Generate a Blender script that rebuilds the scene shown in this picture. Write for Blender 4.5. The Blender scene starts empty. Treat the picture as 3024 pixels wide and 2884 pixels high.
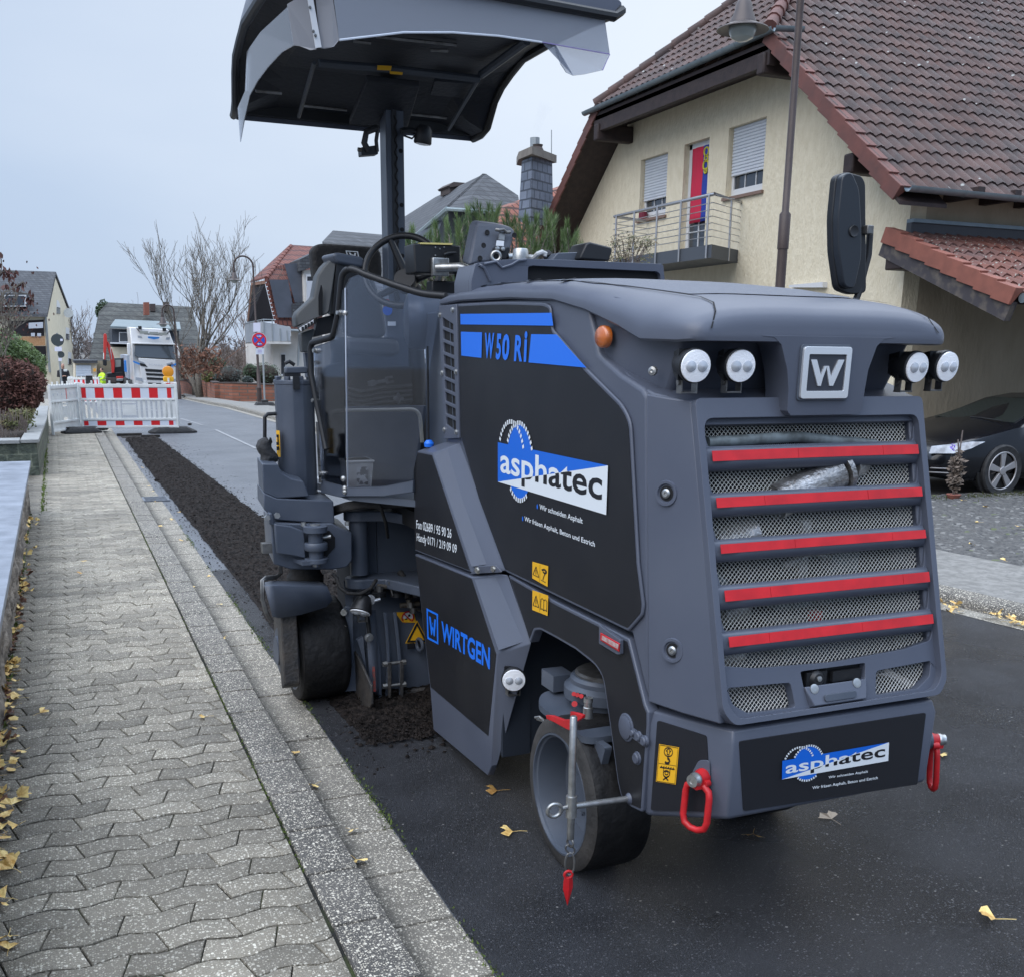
import bpy, bmesh, math, random
from mathutils import Vector, Matrix
V = Vector
PI = math.pi
rad = math.radians
scn = bpy.context.scene
C = scn.collection
rnd = random.Random(7)
CAMH = 1.70
YAW, PITCH, ROLL, FPX, CYP = rad(23.2), rad(14.6), rad(0.61), 3084.0, 1836.0
fwd = V((math.sin(YAW)*math.cos(PITCH), math.cos(YAW)*math.cos(PITCH), -math.sin(PITCH)))
rgt0 = V((math.cos(YAW), -math.sin(YAW), 0)); up0 = rgt0.cross(fwd)
rgt = rgt0*math.cos(ROLL) + up0*math.sin(ROLL)
upv = up0*math.cos(ROLL) - rgt0*math.sin(ROLL)
cd = bpy.data.cameras.new('camera')
cam = bpy.data.objects.new('camera', cd); C.objects.link(cam)
cd.sensor_fit = 'HORIZONTAL'; cd.sensor_width = 36.0
cd.lens = FPX/3024.0*36.0
cd.shift_y = (CYP-1442.0)/3024.0
cd.clip_start = 0.05; cd.clip_end = 2000
cam.matrix_world = Matrix(((rgt.x, upv.x, -fwd.x, 0), (rgt.y, upv.y, -fwd.y, 0), (rgt.z, upv.z, -fwd.z, CAMH), (0, 0, 0, 1)))
scn.camera = cam
SUN_EL, SUN_AZ = rad(48), rad(243)      # azimuth measured from +Y (street direction) clockwise
w = bpy.data.worlds.new('World'); scn.world = w; w.use_nodes = True
nt = w.node_tree; nt.nodes.clear()
def wn(t, **k):
    n = nt.nodes.new(t)
    for a, b in k.items(): setattr(n, a, b)
    return n
wo = wn('ShaderNodeOutputWorld'); bg = wn('ShaderNodeBackground'); bg.inputs[1].default_value = 0.054
sky = wn('ShaderNodeTexSky', sky_type='NISHITA', sun_disc=False)
sky.sun_elevation = SUN_EL; sky.sun_rotation = SUN_AZ; sky.air_density = 1.0; sky.dust_density = 2.0; sky.ozone_density = 1.5
tc = wn('ShaderNodeTexCoord')
mp = wn('ShaderNodeMapping'); mp.inputs['Scale'].default_value = (1.0, 1.0, 2.6)
nz = wn('ShaderNodeTexNoise'); nz.inputs['Scale'].default_value = 1.6; nz.inputs['Detail'].default_value = 5; nz.inputs['Roughness'].default_value = .5
dt = wn('ShaderNodeVectorMath', operation='DOT_PRODUCT'); dt.inputs[1].default_value = (0.62, 0.52, 0.58)
cr = wn('ShaderNodeValToRGB')
cr.color_ramp.elements[0].position = 0.20; cr.color_ramp.elements[0].color = (3.75, 4.95, 7.1, 1)
cr.color_ramp.elements[1].position = 0.95; cr.color_ramp.elements[1].color = (8.4, 9.15, 10.2, 1)
e = cr.color_ramp.elements.new(0.62); e.color = (5.2, 6.35, 8.2, 1)
ad = wn('ShaderNodeMath', operation='MULTIPLY_ADD'); ad.inputs[1].default_value = 0.35
mx = wn('ShaderNodeMixRGB'); mx.inputs[0].default_value = 0.90
nt.links.new(tc.outputs['Generated'], mp.inputs[0]); nt.links.new(mp.outputs[0], nz.inputs['Vector'])
nt.links.new(tc.outputs['Generated'], dt.inputs[0])
nt.links.new(nz.outputs[0], ad.inputs[0]); sb = wn('ShaderNodeMath', operation='SUBTRACT'); sb.inputs[1].default_value = .17
nt.links.new(dt.outputs['Value'], sb.inputs[0]); nt.links.new(sb.outputs[0], ad.inputs[2])
nt.links.new(ad.outputs[0], cr.inputs[0])
nt.links.new(sky.outputs[0], mx.inputs[1]); nt.links.new(cr.outputs[0], mx.inputs[2])
szw = wn('ShaderNodeSeparateXYZ'); nt.links.new(tc.outputs['Generated'], szw.inputs[0])
mrw = wn('ShaderNodeMapRange', interpolation_type='SMOOTHSTEP'); mrw.inputs[1].default_value = .30; mrw.inputs[2].default_value = .92; mrw.inputs[3].default_value = 1.; mrw.inputs[4].default_value = 3.5
nt.links.new(szw.outputs[2], mrw.inputs[0]); scw = wn('ShaderNodeVectorMath', operation='SCALE')   # an overcast sky is about three times brighter overhead
nt.links.new(mx.outputs[0], scw.inputs[0]); nt.links.new(mrw.outputs[0], scw.inputs['Scale']); nt.links.new(scw.outputs[0], bg.inputs[0]); nt.links.new(bg.outputs[0], wo.inputs[0])
sd = bpy.data.lights.new('sun', 'SUN'); sd.energy = 1.1; sd.angle = rad(70); sd.color = (1, .93, .84)
so = bpy.data.objects.new('sun', sd); C.objects.link(so)
sdir = V((math.sin(SUN_AZ)*math.cos(SUN_EL), math.cos(SUN_AZ)*math.cos(SUN_EL), math.sin(SUN_EL)))
so.rotation_euler = sdir.to_track_quat('Z', 'Y').to_euler(); so.location = (0, 0, 30)
scn.view_settings.view_transform = 'Standard'; scn.view_settings.look = 'None'
scn.view_settings.exposure = 1.0; scn.view_settings.gamma = 1.0
scn.cycles.use_denoising = True
scn.cycles.max_bounces = 8; scn.cycles.transparent_max_bounces = 16
FR = dict(A=(0,700,2.1856),B=(640,0,1.5611),C=(750,620,2.68),D=(750,1280,2.1314),E=(1200,760,2.0844),F=(1200,1500,1.5633),
 G=(1850,760,1.6755),H=(1850,1600,1.6755),I=(1700,0,1.4857),J=(0,1300,1.1843),K=(100,900,3.934),L=(550,700,3.607),
 M=(1150,450,2.3141),N=(2500,1050,2.2061),O=(0,1150,1.974),Q=(1750,300,3.4109),W=(0,0,.65046),P=(0,2200,1.788),
 R=(850,700,3.752),S=(1250,560,3.5764),T=(750,1480,2.7587),U=(1450,1900,2.345),Z=(2550,600,3.751),Y=(0,700,2.886),X=(1700,0,2.4588))
def ray(f, x, y):
    o = FR[f]; sx = o[0]+x/o[2]; sy = o[1]+y/o[2]
    return fwd + rgt*((sx-1512.0)/FPX) - upv*((sy-CYP)/FPX)
EYE = V((0, 0, CAMH))
def pl(f, x, y, n, c):
    r = ray(f, x, y); n = V(n); return EYE + r*((c-n.dot(EYE))/n.dot(r))
def pX(f, x, y, v): return pl(f, x, y, (1,0,0), v)
def pY(f, x, y, v): return pl(f, x, y, (0,1,0), v)
def pZ(f, x, y, v=0.): return pl(f, x, y, (0,0,1), v)
def gz(y):
    if y < 24: return 0.
    if y < 36: return -.02*(y-24)
    if y < 62: return -.24-.035*(y-36)
    if y < 85: return -1.15-.02*(y-62)
    return -1.61
def pG(f, x, y, dz=0.):
    z = 0.
    for _ in range(40):
        p = pZ(f, x, y, z+dz); z = z*.5+gz(p.y)*.5
    return p
MATS = {}
def mat(name, c, rough=.6, metal=0., c2=None, scale=8., detail=4., bump=0., bscale=None, spec=.5, speck=None, alpha=None,
        emit=None, coat=0., stretch=None, contrast=(.35,.65), rvar=0., trans=0., coord='Object', wave=None, brick=None, sub=0.):
    m = bpy.data.materials.new(name); m.use_nodes = True; t = m.node_tree; N = t.nodes; Lk = t.links
    b = N['Principled BSDF']; b.inputs['Base Color'].default_value = (*c, 1); b.inputs['Roughness'].default_value = rough
    b.inputs['Metallic'].default_value = metal; b.inputs['Specular IOR Level'].default_value = spec
    if coat: b.inputs['Coat Weight'].default_value = coat; b.inputs['Coat Roughness'].default_value = .08
    if alpha is not None: b.inputs['Alpha'].default_value = alpha
    if trans: b.inputs['Transmission Weight'].default_value = trans
    if emit: b.inputs['Emission Color'].default_value = (*emit[0], 1); b.inputs['Emission Strength'].default_value = emit[1]
    tcn = N.new('ShaderNodeTexCoord'); vec = tcn.outputs[coord]
    if stretch:
        mpn = N.new('ShaderNodeMapping'); mpn.inputs['Scale'].default_value = stretch; Lk.new(vec, mpn.inputs[0]); vec = mpn.outputs[0]
    col = None; hgt = None
    if c2 or rvar or bump:
        n = N.new('ShaderNodeTexNoise'); n.inputs['Scale'].default_value = scale; n.inputs['Detail'].default_value = detail; Lk.new(vec, n.inputs['Vector'])
    if c2:
        r = N.new('ShaderNodeValToRGB'); r.color_ramp.elements[0].position = contrast[0]; r.color_ramp.elements[1].position = contrast[1]
        r.color_ramp.elements[0].color = (*c, 1); r.color_ramp.elements[1].color = (*c2, 1); Lk.new(n.outputs[0], r.inputs[0]); col = r.outputs[0]
    if speck:   # list of (scale, threshold, colour)
        for (sc, th, sc_col) in speck:
            v = N.new('ShaderNodeTexVoronoi'); v.inputs['Scale'].default_value = sc; v.inputs['Randomness'].default_value = 1; Lk.new(vec, v.inputs['Vector'])
            sx = N.new('ShaderNodeSeparateColor'); Lk.new(v.outputs['Color'], sx.inputs[0])
            g = N.new('ShaderNodeMath'); g.operation = 'GREATER_THAN'; g.inputs[1].default_value = th; Lk.new(sx.outputs[0], g.inputs[0])
            l = N.new('ShaderNodeMath'); l.operation = 'LESS_THAN'; l.inputs[1].default_value = .42; Lk.new(v.outputs['Distance'], l.inputs[0])
            mu = N.new('ShaderNodeMath'); mu.operation = 'MULTIPLY'; Lk.new(g.outputs[0], mu.inputs[0]); Lk.new(l.outputs[0], mu.inputs[1])
            mm = N.new('ShaderNodeMixRGB'); Lk.new(mu.outputs[0], mm.inputs[0]); mm.inputs[2].default_value = (*sc_col, 1)
            if col: Lk.new(col, mm.inputs[1])
            else: mm.inputs[1].default_value = (*c, 1)
            col = mm.outputs[0]
    if brick:   # (scale, c_a, c_b, mortar, width, height)
        bn = N.new('ShaderNodeTexBrick'); bn.inputs['Scale'].default_value = brick[0]
        bn.inputs['Color1'].default_value = (*brick[1], 1); bn.inputs['Color2'].default_value = (*brick[2], 1); bn.inputs['Mortar'].default_value = (*brick[3], 1)
        bn.inputs['Brick Width'].default_value = brick[4]; bn.inputs['Row Height'].default_value = brick[5]; bn.inputs['Mortar Size'].default_value = brick[6] if len(brick) > 6 else .012
        bn.inputs['Bias'].default_value = -.2
        sp = N.new('ShaderNodeSeparateXYZ'); Lk.new(vec, sp.inputs[0]); cb = N.new('ShaderNodeCombineXYZ')
        ad2 = N.new('ShaderNodeMath'); ad2.operation = 'ADD'; Lk.new(sp.outputs[0], ad2.inputs[0]); Lk.new(sp.outputs[1], ad2.inputs[1])
        Lk.new(ad2.outputs[0], cb.inputs[0]); Lk.new(sp.outputs[2], cb.inputs[1]); Lk.new(cb.outputs[0], bn.inputs['Vector'])
        if col:
            mm = N.new('ShaderNodeMixRGB'); mm.blend_type = 'MULTIPLY'; mm.inputs[0].default_value = 1; Lk.new(bn.outputs[0], mm.inputs[1]); Lk.new(col, mm.inputs[2]); col = mm.outputs[0]
        else: col = bn.outputs[0]
        hgt = bn.outputs['Fac']
    if col: Lk.new(col, b.inputs['Base Color'])
    if rvar:
        mr = N.new('ShaderNodeMapRange'); mr.inputs[1].default_value = .3; mr.inputs[2].default_value = .7
        mr.inputs[3].default_value = max(.02, rough-rvar); mr.inputs[4].default_value = min(1, rough+rvar)
        n2 = N.new('ShaderNodeTexNoise'); n2.inputs['Scale'].default_value = scale*.4; n2.inputs['Detail'].default_value = 3; Lk.new(vec, n2.inputs['Vector'])
        Lk.new(n2.outputs[0], mr.inputs[0]); Lk.new(mr.outputs[0], b.inputs['Roughness'])
    if bump:
        n3 = N.new('ShaderNodeTexNoise'); n3.inputs['Scale'].default_value = bscale or scale*4; n3.inputs['Detail'].default_value = 4; Lk.new(vec, n3.inputs['Vector'])
        bp = N.new('ShaderNodeBump'); bp.inputs['Strength'].default_value = bump; bp.inputs['Distance'].default_value = .02
        if hgt:
            iv = N.new('ShaderNodeMath'); iv.operation = 'SUBTRACT'; Lk.new(n3.outputs[0], iv.inputs[0]); Lk.new(hgt, iv.inputs[1]); Lk.new(iv.outputs[0], bp.inputs['Height'])
        else: Lk.new(n3.outputs[0], bp.inputs['Height'])
        Lk.new(bp.outputs[0], b.inputs['Normal'])
    if wave:    # (scale, direction, colour, amount) fine ribs
        wv = N.new('ShaderNodeTexWave'); wv.inputs['Scale'].default_value = wave[0]; wv.bands_direction = wave[1]; Lk.new(vec, wv.inputs['Vector'])
        bp = N.new('ShaderNodeBump'); bp.inputs['Strength'].default_value = wave[2]; bp.inputs['Distance'].default_value = wave[3]
        Lk.new(wv.outputs[0], bp.inputs['Height']); Lk.new(bp.outputs[0], b.inputs['Normal'])
    MATS[name] = m
    return m
def tag(o, label=None, cat=None, group=None, kind=None):
    if label: o['label'] = label
    if cat: o['category'] = cat
    if group: o['group'] = group
    if kind: o['kind'] = kind
    return o
def thing(name, label, cat, loc=(0,0,0), group=None, parent=None):
    o = bpy.data.objects.new(name, None); C.objects.link(o); o.location = loc; o.empty_display_size = .1
    return tag(o, label, cat, group)
def children(o): return [c for c in bpy.data.objects if c.parent == o]
def copy_tree(o, parent=None):
    kids = list(o.children)
    c = o.copy(); C.objects.link(c)
    if parent is not None: c.parent = parent
    for k in kids: copy_tree(k, c)
    return c
class MB:
    def __init__(s): s.v = []; s.f = []; s.m = []; s.cur = 0
    def add(s, vs, fs):
        b = len(s.v); s.v += [V(p) for p in vs]; s.f += [[i+b for i in f] for f in fs]; s.m += [s.cur]*len(fs); return s
    def box(s, c, size, rot=None, taper=1.):
        c = V(c); hx, hy, hz = [q/2 for q in size]; R = Matrix.Identity(3) if rot is None else (rot if isinstance(rot, Matrix) else Matrix.Rotation(rot, 3, 'Z'))
        vs = [c + R @ V((x*hx*(taper if z > 0 else 1), y*hy*(taper if z > 0 else 1), z*hz)) for z in (-1,1) for y in (-1,1) for x in (-1,1)]
        return s.add(vs, [(0,2,3,1),(4,5,7,6),(0,1,5,4),(2,6,7,3),(0,4,6,2),(1,3,7,5)])
    def bx(s, x0, x1, y0, y1, z0, z1): return s.box(((x0+x1)/2,(y0+y1)/2,(z0+z1)/2), (abs(x1-x0),abs(y1-y0),abs(z1-z0)))
    def poly(s, pts): return s.add(pts, [list(range(len(pts)))])
    def prism(s, pts, vec):
        n = len(pts); vec = V(vec); pts = [V(p) for p in pts]
        fs = [list(range(n))[::-1], list(range(n, 2*n))] + [(i, (i+1) % n, n+(i+1) % n, n+i) for i in range(n)]
        return s.add(pts+[p+vec for p in pts], fs)
    def loft(s, rings, closed=True, cap=True):
        n = len(rings[0]); vs = [p for r in rings for p in r]; fs = []
        for k in range(len(rings)-1):
            for i in range(n if closed else n-1):
                j = (i+1) % n; fs.append((k*n+i, k*n+j, (k+1)*n+j, (k+1)*n+i))
        if cap and closed: fs += [list(range(n))[::-1], [(len(rings)-1)*n+i for i in range(n)]]
        return s.add(vs, fs)
    def cyl(s, p0, p1, r, r2=None, n=16, cap=True):
        p0 = V(p0); p1 = V(p1); r2 = r if r2 is None else r2; d = (p1-p0).normalized()
        a = d.orthogonal().normalized(); b = d.cross(a)
        R = lambda p, q: [p + a*(q*math.cos(2*PI*i/n)) + b*(q*math.sin(2*PI*i/n)) for i in range(n)]
        return s.loft([R(p0, r), R(p1, r2)], True, cap)
    def tube(s, pts, r, n=10, cap=True):
        pts = [V(p) for p in pts]; rings = []; a = None
        rr = r if isinstance(r, (list, tuple)) else [r]*len(pts)
        for i, p in enumerate(pts):
            d = (pts[min(i+1, len(pts)-1)]-pts[max(i-1, 0)]).normalized()
            a = d.orthogonal().normalized() if a is None else (a-d*a.dot(d)).normalized()
            b = d.cross(a); rings.append([p + a*(rr[i]*math.cos(2*PI*k/n)) + b*(rr[i]*math.sin(2*PI*k/n)) for k in range(n)])
        return s.loft(rings, True, cap)
    def lathe(s, prof, o, axis=(0,0,1), n=24, cap=True):
        o = V(o); d = V(axis).normalized(); a = d.orthogonal().normalized(); b = d.cross(a)
        return s.loft([[o + d*h + a*(max(r,1e-4)*math.cos(2*PI*k/n)) + b*(max(r,1e-4)*math.sin(2*PI*k/n)) for k in range(n)] for r, h in prof], True, cap)
    def ball(s, c, r, n=10, sq=(1,1,1)):
        c = V(c); rings = []
        for i in range(n+1):
            t = -PI/2+PI*i/n; q = max(math.cos(t), 1e-3)
            rings.append([c + V((sq[0]*r*q*math.cos(2*PI*k/(2*n)), sq[1]*r*q*math.sin(2*PI*k/(2*n)), sq[2]*r*math.sin(t))) for k in range(2*n)])
        return s.loft(rings)
    def torus(s, c, axis, R, r, n=24, m=8, a0=0, a1=2*PI, sq=1.):
        c = V(c); d = V(axis).normalized(); a = d.orthogonal().normalized(); b = d.cross(a)
        full = abs(a1-a0-2*PI) < 1e-6; rings = []
        for i in range(n + (0 if full else 1)):
            t = a0+(a1-a0)*i/n; u = a*math.cos(t)+b*math.sin(t)*sq
            rings.append([c+u*R+(u.normalized()*math.cos(2*PI*k/m)+d*math.sin(2*PI*k/m))*r for k in range(m)])
        if full: rings.append(rings[0])
        return s.loft(rings, True, not full)
    def xf(s, f, start=0):
        for i in range(start, len(s.v)): s.v[i] = V(f(s.v[i]))
        return s
    def build(s, name, m, parent=None, smooth=False, bevel=0., seg=2, angle=35, wn=False, solid=0., weld=False, orient=True, split=False):
        if split:      # every separate piece becomes an object of its own
            par = list(range(len(s.v)))
            def fd(i):
                while par[i] != i: par[i] = par[par[i]]; i = par[i]
                return i
            for f in s.f:
                for q in f[1:]:
                    a, b = fd(f[0]), fd(q)
                    if a != b: par[b] = a
            gr = {}
            for f, mi in zip(s.f, s.m): gr.setdefault(fd(f[0]), []).append((f, mi))
            out = []
            for fl in gr.values():
                ids = sorted({i for f, _ in fl for i in f}); mp = {i: k for k, i in enumerate(ids)}
                q = MB(); q.v = [s.v[i] for i in ids]; q.f = [[mp[i] for i in f] for f, _ in fl]; q.m = [mi for _, mi in fl]
                out.append(q.build(name, m, parent, smooth, bevel, seg, angle, wn, solid, weld, orient))
            return out[0]
        me = bpy.data.meshes.new(name);
        pv = parent_loc(parent)
        me.from_pydata([tuple(p-pv) for p in s.v], [], s.f)
        for q in (m if isinstance(m, (list, tuple)) else [m]): me.materials.append(q)
        if isinstance(m, (list, tuple)): me.polygons.foreach_set('material_index', s.m)
        bm = bmesh.new(); bm.from_mesh(me)
        if weld: bmesh.ops.remove_doubles(bm, verts=bm.verts, dist=weld)
        if orient: bmesh.ops.recalc_face_normals(bm, faces=bm.faces)
        bm.to_mesh(me); bm.free()
        o = bpy.data.objects.new(name, me); C.objects.link(o)
        if parent is not None: o.parent = parent
        if smooth:
            me.polygons.foreach_set('use_smooth', [True]*len(me.polygons))
            if smooth != 'all': me.set_sharp_from_angle(angle=rad(angle))
        if solid:
            q = o.modifiers.new('s', 'SOLIDIFY'); q.thickness = solid; q.offset = 0
        if bevel:
            q = o.modifiers.new('b', 'BEVEL'); q.width = bevel; q.segments = seg; q.limit_method = 'ANGLE'; q.angle_limit = rad(30); q.harden_normals = False
            if not smooth: me.polygons.foreach_set('use_smooth', [True]*len(me.polygons)); me.set_sharp_from_angle(angle=rad(40))
        return o
def parent_loc(p):
    q = V((0,0,0))
    while p is not None: q += p.location; p = p.parent
    return q
def arc(p, n=4):     # round the corners of a polyline: list of (point, radius)
    out = []
    for i, (q, r) in enumerate(p):
        q = V(q)
        if r <= 0 or i in (0, len(p)-1): out.append(q); continue
        a = V(p[i-1][0]); b = V(p[i+1][0]); da = (a-q).normalized(); db = (b-q).normalized()
        s0 = q+da*r; s1 = q+db*r
        for k in range(n+1):
            t = k/n; out.append(s0*(1-t)**2+q*2*t*(1-t)+s1*t*t)
    return out
def rpoly(pts, r, n=4):      # closed polygon with rounded corners; r number or list
    m = len(pts); out = []; rr = r if isinstance(r, (list, tuple)) else [r]*m
    for i in range(m):
        q = V(pts[i]); a = V(pts[i-1]); b = V(pts[(i+1) % m])
        k = min(rr[i], (a-q).length*.45, (b-q).length*.45)
        if k <= 1e-5: out.append(q); continue
        s0 = q+(a-q).normalized()*k; s1 = q+(b-q).normalized()*k
        out += [s0*(1-t)**2+q*2*t*(1-t)+s1*t*t for t in [j/n for j in range(n+1)]]
    return out
def text_mb(s, p0, p1, p2, mb=None, shear=0., bold=0., off=(0,0,0)):
    cu = bpy.data.curves.new('t', 'FONT'); cu.body = s; cu.shear = shear; cu.offset = bold; cu.resolution_u = 3
    o = bpy.data.objects.new('t', cu); C.objects.link(o)
    dg = bpy.context.evaluated_depsgraph_get(); dg.update()
    me = bpy.data.meshes.new_from_object(o.evaluated_get(dg))
    vs = [v.co.copy() for v in me.vertices]; fs = [list(p.vertices) for p in me.polygons]
    bpy.data.objects.remove(o); bpy.data.curves.remove(cu); bpy.data.meshes.remove(me)
    x0 = min(v.x for v in vs); x1 = max(v.x for v in vs); y0 = min(v.y for v in vs); y1 = max(v.y for v in vs)
    p0, p1, p2 = V(p0), V(p1), V(p2); off = V(off)
    mb = mb or MB()
    mb.add([p0+(p1-p0)*((v.x-x0)/(x1-x0))+(p2-p0)*((v.y-y0)/(y1-y0))+off for v in vs], fs)
    return mb
from mathutils.geometry import tessellate_polygon
def plate(loops, mp_, n0, n1, mb=None):       # loops in (u,v): outline then holes
    mb = mb or MB(); L3 = [[V((u, v, 0)) for u, v in l] for l in loops]
    tri = tessellate_polygon(L3); flat = [p for l in L3 for p in l]; n = len(flat)
    vs = [mp_(p.x, p.y, n0) for p in flat]+[mp_(p.x, p.y, n1) for p in flat]
    fs = [tuple(t) for t in tri]+[tuple(i+n for i in t[::-1]) for t in tri]; k = 0
    for l in L3:
        m_ = len(l)
        for i in range(m_): fs.append((k+i, k+(i+1) % m_, n+k+(i+1) % m_, n+k+i))
        k += m_
    return mb.add(vs, fs)
def rp2(pts, r, n=4): return [(p.x, p.y) for p in rpoly([V((a, b, 0)) for a, b in pts], r, n)]
def rect(x0, x1, y0, y1, r=.0, n=4): return rp2([(x0,y0),(x1,y0),(x1,y1),(x0,y1)], r, n) if r else [(x0,y0),(x1,y0),(x1,y1),(x0,y1)]
def inset(pts, d, nrm):
    pts = [V(p) for p in pts]; nrm = V(nrm).normalized(); m_ = len(pts)
    ar = V((0,0,0))
    for i in range(m_): ar += pts[i].cross(pts[(i+1) % m_])
    sg = 1 if ar.dot(nrm) > 0 else -1; out = []
    for i in range(m_):
        e0 = (pts[i]-pts[i-1]).normalized(); e1 = (pts[(i+1) % m_]-pts[i]).normalized()
        n0 = nrm.cross(e0)*sg; n1 = nrm.cross(e1)*sg; b = n0+n1
        if b.length < 1e-5: b = n0
        b.normalize(); out.append(pts[i]+b*(d/max(.45, b.dot(n0))))
    return out
SPK = [(150, .62, (.54,.49,.39)), (95, .80, (.66,.61,.50)), (230, .55, (.30,.27,.22))]
m_asph = mat('asphalt', (.017,.018,.021), .30, c2=(.042,.044,.050), scale=2.6, detail=9, bump=1.0, bscale=240, speck=[(200,.55,(.068,.070,.077)),(130,.88,(.13,.132,.14)),(95,.996,(.30,.29,.27))], rvar=.16)
m_asph_old = mat('old_asphalt', (.075,.082,.093), .40, c2=(.105,.112,.125), scale=1.2, detail=8, bump=.5, bscale=170, speck=[(120,.86,(.17,.175,.185)),(60,.98,(.3,.3,.29))], rvar=.12)
m_milled = mat('milled_asphalt', (.005,.0045,.0045), .8, c2=(.030,.024,.021), scale=34, detail=8, bump=1.0, bscale=70, spec=.12)
m_joint = mat('mossy_joint', (.012,.012,.009), .95, c2=(.05,.065,.015), scale=5, contrast=(.5,.72), bump=.6, bscale=90)
m_kerb = mat('kerb_concrete', (.066,.061,.053), .62, c2=(.115,.105,.09), scale=3, speck=SPK, bump=.5, bscale=130, rvar=.1)
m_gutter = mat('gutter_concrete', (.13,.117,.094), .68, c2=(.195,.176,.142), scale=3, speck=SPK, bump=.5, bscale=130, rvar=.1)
m_pale = mat('pale_paving', (.16,.154,.14), .8, c2=(.25,.24,.22), scale=14, detail=8, bump=.5, bscale=60, speck=[(30,.8,(.16,.155,.145))])
m_cobble = mat('driveway_cobbles', (.042,.042,.042), .6, c2=(.10,.096,.09), scale=26, detail=6, bump=.8, bscale=30, speck=[(14,.75,(.17,.165,.155)),(11,.93,(.09,.11,.04))])
m_earth = mat('garden_soil', (.018,.013,.010), .95, c2=(.05,.035,.026), scale=20, bump=1, bscale=60)
m_grass = mat('verge_gravel', (.10,.095,.085), .95, c2=(.16,.15,.13), scale=3, bump=.6, bscale=30)
m_line = mat('road_paint', (.16,.17,.18), .6, c2=(.34,.34,.34), scale=12, bump=.2)
def grime(m, xa, xb, f0, f1=1.):  # scales the base colour by X from xa to xb, border broken by noise
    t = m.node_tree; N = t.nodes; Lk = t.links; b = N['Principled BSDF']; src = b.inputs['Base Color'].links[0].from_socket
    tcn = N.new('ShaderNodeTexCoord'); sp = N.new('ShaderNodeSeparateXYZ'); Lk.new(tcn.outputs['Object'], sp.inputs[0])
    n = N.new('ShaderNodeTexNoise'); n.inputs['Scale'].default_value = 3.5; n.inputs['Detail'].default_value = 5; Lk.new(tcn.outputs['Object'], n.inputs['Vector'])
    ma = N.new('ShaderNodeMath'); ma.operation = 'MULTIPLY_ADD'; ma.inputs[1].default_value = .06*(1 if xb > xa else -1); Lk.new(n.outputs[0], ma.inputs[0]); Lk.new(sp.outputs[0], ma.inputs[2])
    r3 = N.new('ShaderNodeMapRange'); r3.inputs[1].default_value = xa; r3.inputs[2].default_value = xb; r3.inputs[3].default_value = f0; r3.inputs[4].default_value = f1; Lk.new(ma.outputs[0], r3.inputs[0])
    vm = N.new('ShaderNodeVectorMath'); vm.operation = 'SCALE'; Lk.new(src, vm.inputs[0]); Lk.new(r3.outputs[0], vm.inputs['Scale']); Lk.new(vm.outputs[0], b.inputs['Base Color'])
grime(m_gutter, .815, .90, .42)  # gutter stones darker towards the kerb
def paver_mat():
    m = mat('paver_concrete', (.235,.207,.158), .66, speck=SPK, bump=.55, bscale=150, rvar=.1)
    t = m.node_tree; N = t.nodes; Lk = t.links; b = N['Principled BSDF']
    src = b.inputs['Base Color'].links[0].from_socket
    g = N.new('ShaderNodeNewGeometry'); mr = N.new('ShaderNodeMapRange'); mr.inputs[3].default_value = .68; mr.inputs[4].default_value = 1.15
    Lk.new(g.outputs['Random Per Island'], mr.inputs[0])
    tcn = N.new('ShaderNodeTexCoord'); n = N.new('ShaderNodeTexNoise'); n.inputs['Scale'].default_value = 1.1; n.inputs['Detail'].default_value = 6
    Lk.new(tcn.outputs['Object'], n.inputs['Vector']); r2 = N.new('ShaderNodeMapRange'); r2.inputs[1].default_value = .3; r2.inputs[2].default_value = .7; r2.inputs[3].default_value = .7; r2.inputs[4].default_value = 1.15
    Lk.new(n.outputs[0], r2.inputs[0]); mu = N.new('ShaderNodeMath'); mu.operation = 'MULTIPLY'; Lk.new(mr.outputs[0], mu.inputs[0]); Lk.new(r2.outputs[0], mu.inputs[1])
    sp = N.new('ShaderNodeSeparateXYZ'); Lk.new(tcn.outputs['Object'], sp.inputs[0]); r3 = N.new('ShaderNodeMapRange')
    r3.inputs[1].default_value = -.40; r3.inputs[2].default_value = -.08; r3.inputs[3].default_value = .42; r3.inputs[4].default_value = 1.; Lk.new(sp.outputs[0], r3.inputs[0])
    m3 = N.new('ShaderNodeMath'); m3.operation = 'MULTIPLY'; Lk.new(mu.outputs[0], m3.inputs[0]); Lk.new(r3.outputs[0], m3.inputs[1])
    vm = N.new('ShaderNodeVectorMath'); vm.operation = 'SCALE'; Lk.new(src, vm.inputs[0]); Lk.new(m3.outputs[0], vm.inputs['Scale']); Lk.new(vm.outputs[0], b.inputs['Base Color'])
    return m
m_paver = paver_mat()
SZ = .05           # pavement height above the road
YS = [-4, 0, 3, 6, 9, 12, 15, 18, 21, 24, 27, 30, 33, 36, 42, 48, 55, 62, 70, 78, 85, 110]
def strip(name, xl, xr, m, dz, ys=YS, kind='structure'):
    mb = MB(); fl = xl if callable(xl) else (lambda y: xl); fr = xr if callable(xr) else (lambda y: xr)
    a = [V((fl(y), y, gz(y)+dz)) for y in ys]; b = [V((fr(y), y, gz(y)+dz)) for y in ys]
    for i in range(len(ys)-1): mb.add([a[i], b[i], b[i+1], a[i+1]], [(0,1,2,3)])
    o = mb.build(name, m, weld=.0005); tag(o, kind=kind); return o
def interp(pts):
    def f(y):
        if y <= pts[0][0]: return pts[0][1]
        for (a, xa), (b, xb) in zip(pts, pts[1:]):
            if y <= b: return xa+(xb-xa)*(y-a)/(b-a)
        return pts[-1][1]
    return f
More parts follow.
